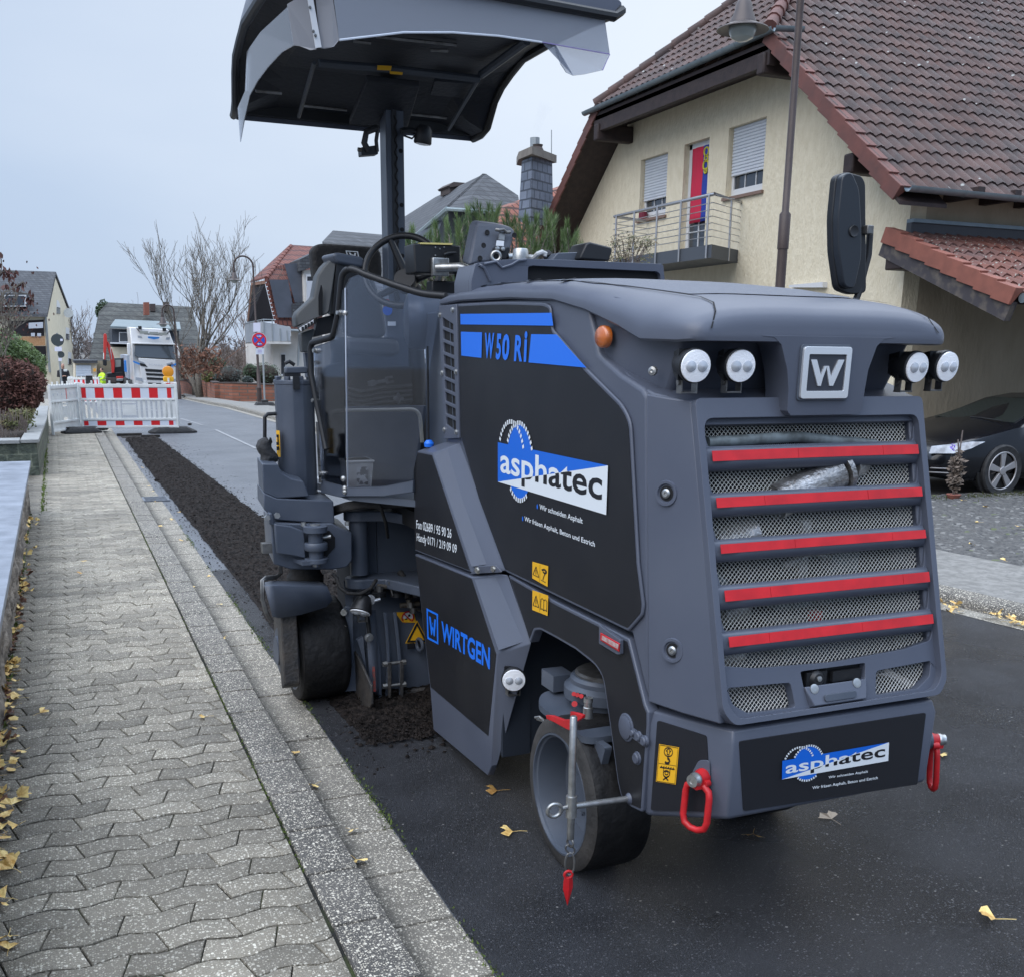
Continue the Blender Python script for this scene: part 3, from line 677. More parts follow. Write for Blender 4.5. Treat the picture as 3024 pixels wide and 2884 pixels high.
t = thing('shrub', 'tall twiggy shrub with a few dark red leaves at the left edge', 'shrub', (-2.3,18.5,.4)); mb = MB(); out = []; base = pY('A',-40,900,18.5)
for k in range(9): branch(mb, base+V((rnd.uniform(-.3,.2),rnd.uniform(-.3,.3),0)), V((rnd.uniform(-.25,.45),0,1)), rnd.uniform(.45,.75), .012, 3, .12, .45, 4, out, .004)
mb.build('branches', m_bark, t, smooth='all', orient=False); mb = MB()
for k in range(260):
    q = rnd.choice(out)+V((rnd.gauss(0,.15),rnd.gauss(0,.15),rnd.gauss(0,.2))); a = V((rnd.gauss(0,.6),rnd.gauss(0,.3),-1)).normalized()*.05; b = a.orthogonal().normalized()*.018; mb.add([q, q+a*.5+b, q+a, q+a*.5-b], [(0,1,2,3)])
for (a_, b_) in ((5,90),(10,170),(25,215),(55,205),(75,240),(95,215),(90,300),(150,290),(130,330),(205,350),(210,400),(190,395),(40,300),(15,230)):
    for j in range(3):
        q = pY('A',a_+rnd.uniform(-9,9),b_+rnd.uniform(-14,14),18.5); a = V((rnd.gauss(0,.5),rnd.gauss(0,.3),-1)).normalized()*.11; b = a.orthogonal().normalized()*.03; mb.add([q, q+a*.5+b, q+a, q+a*.5-b], [(0,1,2,3)])
mb.build('leaves', mat('dark_red_leaf', (.07,.022,.018), .6, c2=(.13,.05,.04), scale=9), t, orient=False)
mb = MB(); tips = []
for (pts) in ([(-20,450),(30,360),(90,330),(150,290),(160,320)],[(-20,300),(10,200),(5,110)],[(60,330),(120,360),(190,370),(215,410)],[(-10,240),(40,215),(100,230)]): mb.tube([pY('A',a,b,18.5) for a, b in pts], .012, n=4)
mb.build('shoots', m_bark, t)
t = thing('plant', 'low withered perennials with rusty leaves in the garden bed', 'plant', (-1.5,17,.45)); mb = MB()
for k in range(26):
    c = pY('A',rnd.uniform(0,190),rnd.uniform(1130,1235),16.2); leaf_cloud(mb, (c.x,16.2+rnd.random(),c.z-.03), (.13,.13,.08), 45, .03, .2)
mb.build('leaves', mat('rusty_leaf', (.10,.05,.025), .8, c2=(.10,.12,.04), scale=2.5), t, orient=False)
mb = MB()
for k in range(60): c = pY('A',rnd.uniform(-10,170),rnd.uniform(1180,1260),16.2); mb.tube([c-V((0,0,.1)), c+V((rnd.gauss(0,.05),0,rnd.uniform(.08,.22)))], .004, n=3)
mb.build('stalks', m_twig, t)
m_bar = mat('barrier_plastic', (.70,.71,.69), .5, c2=(.60,.61,.59), scale=7, bump=.1, bscale=30)
m_bar2 = mat('barrier_plastic_grey', (.50,.53,.58), .55)
m_foil = mat('barrier_white_foil', (.62,.66,.73), .35)
m_rfoil = mat('barrier_red_foil', (.62,.015,.02), .35)
def barrier(label, pL, pR, H_=1.0, front=True, group='white and red site barriers', mk=True, detail=True):
    pL, pR = V(pL), V(pR); W_ = (pR-pL).length; ux = (pR-pL).normalized(); n_ = V((0,0,1)).cross(ux); n_ = n_ if n_.y < 0 else -n_
    t = thing('site_barrier', label, 'barrier', (pL+pR)/2, group)
    def q(u, z, n=0.): return pL+ux*(u*W_)+V((0,0,z*H_))+n_*n
    def slab(mb, u0, u1, z0, z1, n0, n1): mb.add([q(u0,z0,n0),q(u1,z0,n0),q(u1,z1,n0),q(u0,z1,n0),q(u0,z0,n1),q(u1,z0,n1),q(u1,z1,n1),q(u0,z1,n1)], [(0,1,2,3),(4,7,6,5),(0,4,5,1),(1,5,6,2),(2,6,7,3),(3,7,4,0)])
    mb = MB(); slab(mb, 0,.022,.0,.93,-.025,.025); slab(mb,.978,1,.0,.93,-.025,.025); slab(mb,.022,.978,.05,.085,-.022,.022); slab(mb,.022,.978,.20,.24,-.022,.022); slab(mb,.022,.978,.585,.62,-.022,.022); slab(mb,.022,.978,.84,.90,-.022,.022)
    mb.build('frame', m_bar, t, bevel=.004)
    mb = MB(); slab(mb,.022,.978,.085,.20,-.008,.006); mb.build('lower_board', m_bar, t); mb = MB(); slab(mb,.022,.978,.62,.84,-.008,.006); mb.build('upper_board', m_bar, t)
    mb = MB(); n = 19
    for k in range(n):
        u = .04+.92*k/(n-1)
        if .42 < u < .57: continue
        slab(mb, u-.014, u+.014, .24, .585, -.014, .014 if k % 2 else .006)
    slab(mb,.43,.57,.30,.50,-.014,.016); slab(mb,.43,.57,.53,.56,-.014,.016); mb.build('slats', m_bar, t)
    mb = MB()
    for k in range(5): u = .14+.18*k; slab(mb, u-.009, u+.009, .90, .965, -.018, .018)
    for k in range(11): u = .04+.092*k; slab(mb, u-.018, u+.018, .90, .915, -.02, .02)
    mb.build('peg', m_bar, t, bevel=.003, split=detail)
    if front:
        mb = MB(); m2 = MB(); m2.cur = 0
        for (z0, z1) in ((.628,.832),(.095,.190)):
            slab(mb,.03,.97,z0,z1,.006,.0075)
            for (u0, u1) in ((.03,.075),(.165,.255),(.35,.44),(.535,.625),(.715,.805),(.90,.945)): slab(m2,u0,u1,z0+.004,z1-.004,.0078,.009)
        mb.build('white_foil', m_foil, t, split=True); m2.build('red_foil', m_rfoil, t, split=True)
    else:
        mb = MB()
        for k in range(6): slab(mb,.12+.15*k,.14+.15*k,.71,.75,.006,.008);
        mb.build('slot', m_bar2, t, split=True); mb = MB(); slab(mb,.58,.61,.63,.83,.007,.009); mb.build('red_smear', mat('faded_red', (.65,.18,.17), .6), t)
    return t
bL, bR = pZ('A',527,1235,.05), pZ('A',1157,1252,.0); bL.y = 22.6; bL = pY('A',527,1235,22.6); bR = pY('A',1157,1252,22.3); bL.z = .06; bR.z = .06
barrier('long site barrier with red and white stripes across the closed pavement and trench', bL, bR, 1.0)
bl2 = pY('A',340,1252,21.6); bl2.z = .06
bm2 = barrier('plain white site barrier panel angled against the garden wall', bl2, bL+V((-.03,-.01,0)), 1.0, front=False)
m_foot = mat('recycled_foot', (.012,.012,.013), .7, c2=(.03,.03,.03), scale=20, bump=.3)
def foot(p, yaw_, label, L=.82, W_=.38):
    mb = MB(); R_ = Matrix.Rotation(yaw_, 3, 'Z')
    def f(x, y, z): return V(p)+R_ @ V((x, y, z))
    mb.loft([[f(a*L/2*s1, b*W_/2*s2, z) for a, b in ((-1,-.7),(-.8,-1),(.8,-1),(1,-.7),(1,.7),(.8,1),(-.8,1),(-1,.7))] for z, s1, s2 in ((0,1,1),(.035,1,1),(.10,.72,.9),(.11,.68,.86))])
    for sx in (-.18,.18): mb.loft([[f(sx+a*.10, b*.10, z) for a, b in ((-1,-1),(1,-1),(1,1),(-1,1))] for z in (.108,.118)])
    o = mb.build('barrier_foot', m_foot, bevel=.006); tag(o, label, 'barrier foot', 'black recycled feet of the site barriers')
p = pZ('A',545,1268,.05); foot((p.x-.05,22.15,.05), .25, 'black barrier foot on the pavement, nearer of the two under the panel joint', .70)
foot((p.x+.12,22.95,.05), -.1, 'black barrier foot on the pavement, farther of the two under the panel joint', .70)
p = pZ('A',1120,1272,0); foot((p.x+.02,22.4,0), .05, 'black barrier foot on the road at the right end of the striped barrier', .92)
pb_ = pY('A',1088,930,22.42); t = thing('warning_lamp', 'amber round warning lamp standing on the right end of the striped barrier', 'lamp', (pb_.x,22.42,.95))
mb = MB(); mb.lathe([(.02,-.09),(.035,-.06),(.05,.0),(.10,.045),(.10,.0)][:3], (pb_.x,22.42,pY('A',1088,915,22.42).z), (0,0,1), 20); mb.box((pb_.x,22.42,pY('A',1088,918,22.42).z), (.20,.08,.11)); mb.build('battery_box', mat('amber_box', (.75,.40,.02), .5), t, bevel=.02)
zz_ = pY('A',1088,870,22.42).z; mb = MB(); mb.lathe([(.0,-.045),(.06,-.042),(.105,-.03),(.112,0),(.105,.03),(.06,.042),(0,.045)], (pb_.x,22.42,zz_), (0,-1,0), 28); mb.build('lens', mat('amber_glow', (.80,.30,.01), .3, coat=.6), t, smooth=True)
mb = MB(); mb.cyl((pb_.x-.005,22.36,zz_-.12),(pb_.x-.005,22.36,zz_-.22),.02,n=10); mb.build('lamp_clip', m_bar, t)
t = thing('beacon_board', 'white board with red diagonal wedge behind the right end of the striped barrier', 'sign', (pb_.x+.05,22.75,0))
k0, k1 = pY('K',1508,900,22.75), pY('K',1660,900,22.75); mb = MB(); mb.bx(k0.x, k1.x, 22.75, 22.79, .12, k0.z); mb.build('board', m_bar, t, bevel=.01)
mb = MB(); mb.prism([pY('K',1530,912,22.745),pY('K',1645,912,22.745),pY('K',1640,960,22.745),pY('K',1610,992,22.745)], (0,-.003,0)); mb.prism([pY('K',1565,1170,22.745),pY('K',1580,1180,22.745),pY('K',1590,1340,22.745),pY('K',1570,1330,22.745)], (0,-.003,0)); mb.build('red_wedge', m_rfoil, t, split=True)
for f, a, b, s_ in (('A',1225,1213,.05),('A',1015,1575,.04)):
    p = pZ(f,a,b); mb = MB(); mb.ball(p+V((0,0,.015)), s_, 4, (1,.6,.5)); tag(mb.build('asphalt_lump', m_milled), 'dark lump of asphalt lying on the road %s' % ('behind the milled strip' if a > 1100 else 'next to the milled strip'), 'lump')
c0, c1_ = pG('K',460,905), None
def gp(f, x, y, Y_): q = pY(f, x, y, Y_); q.z = gz(Y_); return q
barrier('small distant striped site barrier in front of the garage', gp('K',462,905,47), gp('K',762,905,46), 1.15)
barrier('distant plain white barrier left of the striped one near the garage', gp('K',398,905,50), gp('K',458,905,47.1), 1.15, front=False)
t = thing('generator_lamp', 'small dark box lantern on the distant striped barrier', 'lamp', gp('K',645,880,44)); mb = MB(); q = pY('K',645,890,44); mb.box((q.x,44,q.z), (.30,.2,.42), taper=.8); mb.build('housing', m_blk0 if False else m_foot, t, bevel=.03); mb = MB(); mb.box((q.x,43.9,q.z+.25), (.26,.05,.06)); mb.build('lens', m_bar2, t)
m_pole = mat('brown_lamp_paint', (.045,.028,.024), .45, c2=(.06,.04,.034), scale=6)
m_bell = mat('lamp_bell', (.085,.07,.066), .45, .2)
m_shade = mat('lamp_glass', (.30,.33,.31), .25, coat=.6)
def lamp(label, base, H_, ax, R_=.42, hs=1., joint=True, rp=.045):
    b = V(base); ax = V(ax).normalized(); t = thing('street_lamp', label, 'street lamp', b, 'brown gooseneck street lamps')
    mb = MB(); mb.lathe([(rp*1.9,0),(rp*1.9,.5*hs),(rp*1.5,.52*hs),(rp*1.45,1.1*hs),(rp,1.14*hs),(rp,H_*.52)], b, (0,0,1), 14); mb.lathe([(rp*1.15,H_*.50),(rp*1.15,H_*.56),(rp*.72,H_*.565),(rp*.72,H_-R_)], b, (0,0,1), 14)
    top = b+V((0,0,H_-R_)); mb.tube([top+ax*(R_-R_*math.cos(a))+V((0,0,R_*math.sin(a))) for a in [PI*i/16 for i in range(17)]]+[top+ax*(2*R_)-V((0,0,.15*hs))], rp*.72, n=10)
    mb.build('pole', m_pole, t, smooth=True, angle=40); h = top+ax*(2*R_)-V((0,0,.12*hs))
    mb = MB(); mb.lathe([(.05*hs,.04*hs),(.055*hs,.0),(.06*hs,-.06*hs),(.05*hs,-.10*hs),(.07*hs,-.13*hs),(.085*hs,-.20*hs),(.12*hs,-.28*hs),(.125*hs,-.30*hs),(.235*hs,-.345*hs),(.24*hs,-.355*hs),(.12*hs,-.33*hs)], h, (0,0,1), 32, False); mb.build('bell', m_bell, t, smooth=True, angle=40)
    mb = MB(); mb.lathe([(.125*hs,-.325*hs),(.13*hs,-.36*hs),(.10*hs,-.42*hs),(.05*hs,-.445*hs),(0,-.45*hs)], h, (0,0,1), 28, False); mb.build('glass_bowl', m_shade, t, smooth=True); return t
q = pG('L',783,1760,.1); print('lampmid', q)
tp = pY('L',620,205,q.y); tx = pY('L',525,330,q.y); p1 = pY('L',735,430,q.y)
lamp('brown gooseneck street lamp with a round no stopping sign in front of it', q, tp.z-q.z, (-1,.05,0), (p1.x-tx.x)/2, .95*1.1)
q2 = pG('A',1157,1000,.1); q2 = V((pY('A',1157,1000,51).x, 51, gz(51)+.1)); tp = pY('A',1080,440,51); lamp('distant brown street lamp standing beside the white truck', q2, tp.z-q2.z, (-1,0,0), (pY('A',1120,480,51).x-pY('A',1045,480,51).x)/2, 1.25)
m_post = mat('galvanised_post', (.33,.36,.37), .45, .5)
s0 = pG('L',822,1790,.1); s0.y -= .25; t = thing('no_stopping_sign', 'round blue and red no stopping sign with white plates on a grey post', 'traffic sign', s0)
sy = s0.y; top = pY('L',775,1010,sy); mb = MB(); mb.cyl(s0, (top.x+.1,sy,top.z), .030, n=10); mb.build('post', m_post, t, smooth=True)
ctr = pY('L',777,1100,sy-.05); rs = (pY('L',857,1100,sy).x-pY('L',697,1100,sy).x)/2
def disc(r, y, m, nm, par): mb = MB(); mb.lathe([(r,0),(r,.004),(0,.0045)], (ctr.x,y,ctr.z), (0,-1,0), 36); return mb.build(nm, m, par)
dsk = disc(rs, sy-.05, m_white0 if False else m_foil, 'sign_face', t); disc(rs*.96, sy-.055, mat('sign_red', (.62,.02,.03), .4), 'red_ring', dsk); disc(rs*.74, sy-.060, mat('sign_blue', (.02,.10,.50), .4), 'blue_field', dsk)
for a in (PI/4, -PI/4):
    mb = MB(); d = V((math.cos(a),0,math.sin(a)))*rs*.80; u_ = V((-math.sin(a),0,math.cos(a)))*rs*.115; c_ = V((ctr.x,sy-.0665-.001*(a>0),ctr.z)); mb.prism([c_-d-u_, c_+d-u_, c_+d+u_, c_-d+u_], (0,-.001,0)); mb.build('red_bar', MATS['sign_red'], dsk)
for sg in (-1, 1):
    mb = MB(); c_ = V((ctr.x, sy-.070, ctr.z-sg*rs*-.50 if False else ctr.z+(-sg)*rs*-.5)); L_ = rs*.34
    mb.prism([c_+V((sg*a*L_,0,b*L_)) for a, b in ((-.9,-.14),(.2,-.14),(.2,-.42),(.95,0),(.2,.42),(.2,.14),(-.9,.14))], (0,-.001,0)); mb.build('arrow', m_foil, dsk)
mb = MB(); w_ = pY('L',740,1187,sy-.04), pY('L',828,1187,sy-.04), pY('L',828,1252,sy-.04), pY('L',740,1252,sy-.04); mb.prism(list(w_), (0,-.004,0)); pl_ = mb.build('white_plate', m_foil, t)
mb = MB();
for (r0, r1) in ((1203,1212),(1217,1226),(1234,1240)): mb.prism([pY('L',762,r0,sy-.046),pY('L',806,r0,sy-.046),pY('L',806,r1,sy-.046),pY('L',762,r1,sy-.046)], (0,-.001,0))
mb.build('plate_lines', mat('faint_lilac', (.45,.42,.62), .6), pl_)
mb = MB(); w_ = pY('L',715,915,sy+.02), pY('L',790,915,sy+.02), pY('L',790,1012,sy+.02), pY('L',715,1012,sy+.02); mb.prism(list(w_), (0,-.004,0)); mb.build('paper_notice', mat('paper', (.68,.68,.78), .7), t)
mb = MB(); R_ = V((s0.x,sy,s0.z)); mb.box(R_+V((0,0,.05)), (.62,.42,.10), taper=.8); mb.box(R_+V((0,0,.13)), (.2,.2,.08)); mb.build('post_foot', m_foot, t, bevel=.01)
yb_ = 56.; t = thing('traffic_sign', 'grey backs of two round traffic signs one above the other on a thin post', 'traffic sign', gp('K',320,905,yb_)); g0 = gp('K',322,905,yb_)
mb = MB(); mb.cyl(g0, pY('K',268,330,yb_), .045, n=8); mb.build('post', m_post, t)
m_sb = mat('sign_back', (.045,.058,.06), .6)
for a, b, r in ((274,413,75),(316,580,40)): c_ = pY('K',a,b,yb_-.08); rr = pY('K',a+r,b,yb_-.08).x-c_.x; mb = MB(); mb.lathe([(rr,0),(rr,.03),(0,.03)], c_, (0,-1,0), 32); mb.build('sign_disc', m_sb, t)
for (x0, y0, x1, y1) in ((242,490,325,542),(285,620,325,656),(306,398,336,424)): mb = MB(); mb.prism([pY('K',x0,y0,yb_-.16),pY('K',x1,y0,yb_-.16),pY('K',x1,y1,yb_-.16),pY('K',x0,y1,yb_-.16)], (0,-.01,0)); mb.build('paper_notice', MATS['paper'], t)
m_brk = mat('red_clinker', (.9,.9,.9), .85, c2=(1,1,1), scale=6, brick=(1.,(.23,.085,.050),(.36,.15,.095),(.12,.10,.085),.46,.15,.016), bump=.5, bscale=40)
m_cop = mat('dark_coping', (.07,.055,.05), .8)
bw = thing('brick_wall', 'red brick garden wall with piers and dark coping beside the far pavement', 'wall', pG('A',1400,1040,.1))
wp = [pG('A',1168,1000,.1), pG('A',1350,1032,.1), pG('A',1420,1040,.1), pG('A',1500,1041,.1), pG('A',1775,1040,.1)]
def hz(f, x, y, p): return pY(f, x, y, p.y).z
tops = [hz('A',1180,930,wp[0]), hz('A',1350,915,wp[1]), hz('A',1425,945,wp[2]), hz('A',1500,945,wp[3]), hz('A',1775,958,wp[4])]
print('brick', [tuple(round(c, 2) for c in p) for p in wp], tops)
mb = MB(); cp_ = MB()
for i in range(4):
    a, b = wp[i], wp[i+1]; d = (b-a).normalized(); n_ = V((-d.y, d.x, 0)); n_ = n_ if n_.y > 0 else -n_
    za, zb = tops[i if i < 2 else i], tops[i+1]; za2 = za if i != 1 else tops[1]
    mb.add([a+V((0,0,-.5)), b+V((0,0,-.5)), b+V((0,0,-.5))+n_*.24, a+V((0,0,-.5))+n_*.24, V((a.x,a.y,za)), V((b.x,b.y,zb)), V((b.x,b.y,zb))+n_*.24, V((a.x,a.y,za))+n_*.24], [(0,1,5,4),(1,2,6,5),(2,3,7,6),(3,0,4,7),(4,5,6,7)])
    cp_.add([V((a.x,a.y,za))-n_*.04, V((b.x,b.y,zb))-n_*.04, V((b.x,b.y,zb))+n_*.28, V((a.x,a.y,za))+n_*.28]+[q+V((0,0,.06)) for q in (V((a.x,a.y,za))-n_*.04, V((b.x,b.y,zb))-n_*.04, V((b.x,b.y,zb))+n_*.28, V((a.x,a.y,za))+n_*.28)], [(0,1,5,4),(1,2,6,5),(2,3,7,6),(3,0,4,7),(4,5,6,7),(0,3,2,1)])
mb.build('brickwork', m_brk, bw); cp_.build('coping', m_cop, bw)
for (x, b_) in ((1388,895),(1300,893),(1230,893)):
    p = pG('A', x, 1035 if x > 1320 else 1000+(x-1168)*.17, .1); p.y -= .06; zt = pY('A',x,b_,p.y).z; mb = MB(); hw = .42 if x > 1350 else .30
    mb.box((p.x, p.y+.15, (zt+p.z-.4)/2), (hw, .42, zt-p.z+.4)); mb.build('pier', m_brk, bw); mb = MB(); mb.box((p.x, p.y+.15, zt+.04), (hw+.12,.5,.08)); mb.build('pier_cap', m_cop, bw)
for (lab, a, b, rx, rz, m_, yy) in (('dark green clipped ball shrub highest behind the brick wall pier',1402,828,.46,.45,m_box,58),('yellow green low rounded shrub left of the brick pier',1348,902,.36,.29,m_gold,57),('wide grey green spreading shrub over the brick wall',1470,900,.80,.50,m_yew,56.5),
    ('bright green small ball shrub left of the sign post',1618,868,.38,.39,m_box,56),('large dark green leafy shrub right of the sign post',1712,890,.85,.62,m_box,56.5),('low dark shrub between the two ball shrubs',1600,925,.28,.19,m_yew,55.5)):
    c = pY('A',a,b,yy); shrub(lab, (c.x,yy,c.z), (rx,rx,rz), m_, 2200, .035)
# ================================================================ far houses, trees, vehicles and people down the street
m_cream = mat('cream_render', (.64,.58,.44), .9, c2=(.70,.64,.50), scale=3, bump=.2, bscale=40)
m_wht = mat('white_render', (.60,.58,.54), .9, c2=(.66,.64,.60), scale=3)
m_slate = mat('slate_roof', (1,1,1), .75, c2=(.8,.8,.8), scale=3, brick=(1.,(.055,.060,.068),(.095,.10,.108),(.035,.037,.042),.30,.16,.02), speck=None, bump=.4, bscale=20)
m_mossl = mat('mossy_slate', (.9,.9,.85), .85, c2=(1.6,1.55,1.4), scale=4, contrast=(.5,.75), brick=(1.,(.055,.058,.058),(.085,.088,.085),(.03,.03,.03),.7,.34,.03), bump=.4, bscale=20)
m_win = mat('window_glass', (.035,.042,.052), .08, spec=.8)
m_frm = mat('window_frame_white', (.62,.63,.64), .5)
m_wood = mat('orange_wood', (.38,.20,.09), .8, c2=(.46,.27,.14), scale=10)
m_rtile = mat('red_tile', (.20,.07,.05), .75, c2=(.15,.055,.045), scale=5, bump=.3, bscale=20)
m_dwood = mat('dark_brown_wood', (.022,.014,.014), .7, c2=(.035,.022,.020), scale=8, bump=.2)
def quad(f, l, y): return [pY(f, a, b, yy if yy is not None else y) for (a, b, *r) in l for yy in [r[0] if r else None]]
def wnd(parent, f, x0, y0, x1, y1, Y_, sh=0, frame=m_frm, glass=m_win):
    o = MB(); a, b, c_, d_ = pY(f,x0,y0,Y_), pY(f,x1,y0,Y_), pY(f,x1,y1,Y_), pY(f,x0,y1,Y_); o.prism([a,b,c_,d_], (0,-.05,0)); w_ = o.build('window', frame, parent)
    k = lambda u, v: (a*(1-u)+b*u)*(1-v)+(d_*(1-u)+c_*u)*v
    g_ = MB(); g_.prism([k(.08,.08),k(.92,.08),k(.92,.92),k(.08,.92)], (0,-.012,0)); g_.xf(lambda p: p+V((0,-.05,0))); g_.build('pane', glass, w_); return w_
ab = thing('apartment_building', 'cream three storey apartment building with steep gable and dark roof at the far left', 'building', (-6,92,gz(92)))
YA, YM_, YB = 90., 95., 101.
e0, rg, e1 = pY('A',290,487,YA), pY('A',355,256,YM_), pY('A',458,512,YB); b0, b1 = pY('A',318,880,YA), pY('A',487,880,YB); b0.z = b1.z = gz(92)-.5; b0.x = e0.x;
e1b = V((b1.x, YB, e1.z)); LX = -14.
mb = MB(); mb.add([V((e0.x,YA,b0.z)), V((e1b.x,YB,b0.z)), V((e1b.x,YB,e1.z)), rg, e0], [(0,1,2,3,4)]); mb.add([V((LX,YA,b0.z)), V((e0.x,YA,b0.z)), e0, V((LX,YA,e0.z))], [(0,1,2,3)]); mb.build('wall', m_cream, ab, orient=False)
mb = MB(); nr = V((rg.x+.1, rg.y, rg.z+.12)); mb.prism([V((e0.x+.15,YA-.5,e0.z-.35)), nr, V((LX,YM_,rg.z+.12)), V((LX,YA-.5,e0.z-.35))], (0,.1,.25)); mb.prism([nr, V((e1b.x+.2,YB+.6,e1.z-.2)), V((LX,YB+.6,e1.z-.2)), V((LX,YM_,rg.z+.12))], (0,.1,.25)); rf_ = mb.build('roof', m_slate, ab)
def gab(x, y, t=.5):
    r = ray('A', x, y); n = V((YB-YA, -(e1b.x-e0.x), 0)).normalized(); c_ = n.dot(e0); return EYE+r*((c_-n.dot(EYE))/n.dot(r))
for (x0, y0, x1, y1) in ((360,408,382,495),(420,583,442,662),(437,742,455,822)):
    q4 = [gab(x0,y0),gab(x1,y0+6),gab(x1,y1+4),gab(x0,y1)]; n_ = V((.9,-.45,0)).normalized()
    o = MB(); o.prism(q4, n_*.08); w_ = o.build('window', m_frm, ab); o = MB(); o.prism([q4[0].lerp(q4[3],.52)+n_*.08, q4[1].lerp(q4[2],.52)+n_*.08, q4[2]+n_*.08, q4[3]+n_*.08], n_*.02); o.build('pane', m_win, w_)
for (x0, y0, x1, y1) in ((20,375,170,450),): w_ = wnd(ab,'A',x0,y0,x1,y1,YA-.4);
mb = MB(); mb.prism(quad('A',[(5,365),(175,365),(178,455),(5,455)],YA-.3), (0,2.5,0)); mb.build('dormer', m_slate, ab)
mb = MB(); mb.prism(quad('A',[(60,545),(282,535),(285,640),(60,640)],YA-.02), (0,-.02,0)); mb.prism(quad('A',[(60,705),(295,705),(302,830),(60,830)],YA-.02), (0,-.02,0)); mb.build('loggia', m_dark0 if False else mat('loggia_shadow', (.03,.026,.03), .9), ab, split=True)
mb = MB(); mb.prism(quad('A',[(60,645),(290,642),(292,702),(60,706)],YA-.9), (0,.1,0)); mb.build('balcony_parapet', m_wood, ab)
mb = MB(); mb.prism(quad('A',[(185,555),(278,550),(278,588),(185,592)],YA-.5), (0,.1,0)); mb.prism(quad('A',[(200,620),(225,620),(225,642),(200,642)],YA-1), (0,.1,0)); mb.prism(quad('A',[(240,622),(265,622),(265,642),(240,642)],YA-1), (0,.1,0)); mb.build('balcony_clutter', m_bar2, ab, split=True)
mb = MB(); mb.cyl(pY('A',292,488,YA-.1), pY('A',322,875,YA-.1), .09, n=8); mb.build('downpipe', m_post, ab)
c_ = gab(408,492); mb = MB(); mb.lathe([(.38,.08),(.28,.0),(0,-.06)], c_+V((.4,-.4,0)), V((-.1,-1,.1)), 24); dsh = mb.build('satellite_dish', m_bar, ab, smooth=True); mb = MB(); mb.cyl(c_, c_+V((.4,-.3,-.1)), .03, n=6); mb.build('dish_arm', m_post, dsh)
YG = 78.; ga = thing('garage', 'low cream garage with pale blue door beside the apartment building', 'garage', gp('A',540,880,YG))
mb = MB(); mb.prism(quad('A',[(483,812),(625,812),(625,935),(483,935)],YG), (0,6,0)); mb.build('wall', m_cream, ga); mb = MB(); mb.prism(quad('A',[(478,797),(630,797),(630,815),(478,815)],YG-.3), (0,6.5,0)); mb.build('flat_roof', m_slate, ga)
mb = MB(); mb.prism(quad('A',[(490,828),(588,828),(590,900),(490,900)],YG-.05), (0,-.05,0)); mb.build('garage_door', mat('door_blue_white', (.52,.58,.64), .5, wave=(3,'Z',.3,.05)), ga)
mb = MB(); mb.prism(quad('A',[(603,850),(620,850),(620,870),(603,870)],YG-.3), (0,.2,0)); mb.build('post_box', m_yel0 if False else mat('orange_box', (.75,.35,.05), .5), ga)
YH = 84.; hs_ = thing('house', 'wide slate roofed house with dormer and brick chimneys behind the truck', 'house', gp('A',900,880,YH))
mb = MB(); mb.prism([pY('A',640,800,YH-3), pY('A',580,800,YH-3), pY('A',640,500,YH+3), pY('A',700,440,YH+5), pY('A',1240,468,YH+5), pY('A',1330,800,YH-3)], (0,.3,.2)); mb.build('roof', m_mossl, hs_)
mb = MB(); mb.prism(quad('A',[(625,790),(1320,790),(1320,960),(625,960)],YH), (0,8,0)); mb.prism(quad('A',[(720,712),(880,712),(880,785),(720,785)],YH-3.2), (0,1,0)); mb.build('wall', m_cream, hs_)
mb = MB(); mb.prism(quad('A',[(722,595),(1155,605),(1155,690),(722,690)],YH-3.5), (0,5,0)); dm = mb.build('dormer', mat('dormer_slate', (.05,.06,.075), .7), hs_)
mb = MB(); mb.prism([pY('A',712,588,YH-4), pY('A',745,543,YH-.5), pY('A',1160,560,YH-.5), pY('A',1168,606,YH-4)], (0,0,.12)); mb.build('dormer_roof', mat('zinc_roof', (.15,.19,.20), .5, c2=(.19,.23,.24), scale=3), hs_)
for q in ((768,615,830,680),(1040,625,1100,690)): wnd(dm,'A',*q,YH-3.6)
mb = MB(); mb.prism(quad('A',[(712,680),(1160,690),(1160,700),(712,690)],YH-3.9), (0,.3,0)); mb.build('dormer_sill', m_frm, hs_)
mb = MB(); mb.prism(quad('A',[(930,422),(963,422),(965,505),(932,505)],YH+2), (0,1,0)); mb.build('chimney', mat('chimney_brick', (.25,.09,.06), .85), hs_)
mb = MB(); mb.prism(quad('A',[(968,432),(1003,432),(1003,480),(970,480)],YH+4), (0,1,0)); mb.build('chimney', m_cop, hs_); mb = MB(); mb.prism(quad('A',[(1062,420),(1092,422),(1092,480),(1062,480)],YH+4), (0,1,0)); mb.build('chimney', m_cop, hs_)
YT = 62.; gt = gz(YT); m_tw = mat('truck_white', (.70,.70,.69), .3, coat=.4); m_tb = mat('truck_black', (.012,.013,.015), .4); m_tbl = mat('truck_blue', (.03,.22,.62), .4)
tk = thing('truck', 'white cab truck with blue stripes facing down the street beyond the barrier', 'truck', gp('K',1400,940,YT))
kp = lambda a, b, y=YT: pY('K', a, b, y)
mb = MB(); fr = [kp(1165,930),(kp(1150,600)),(kp(1130,440,YT+.25)),(kp(1110,262,YT+.5)),kp(1560,285,YT+.5),kp(1625,450,YT+.25),kp(1650,640),kp(1655,930)]
bk_ = [V((p.x-.02, YT+2.6, p.z)) for p in fr]; bk_[3].z += .05; mb.loft([[V((p.x,p.y,p.z)) for p in fr], bk_]); cabt = mb.build('cab', m_tw, tk, bevel=.05, seg=2)
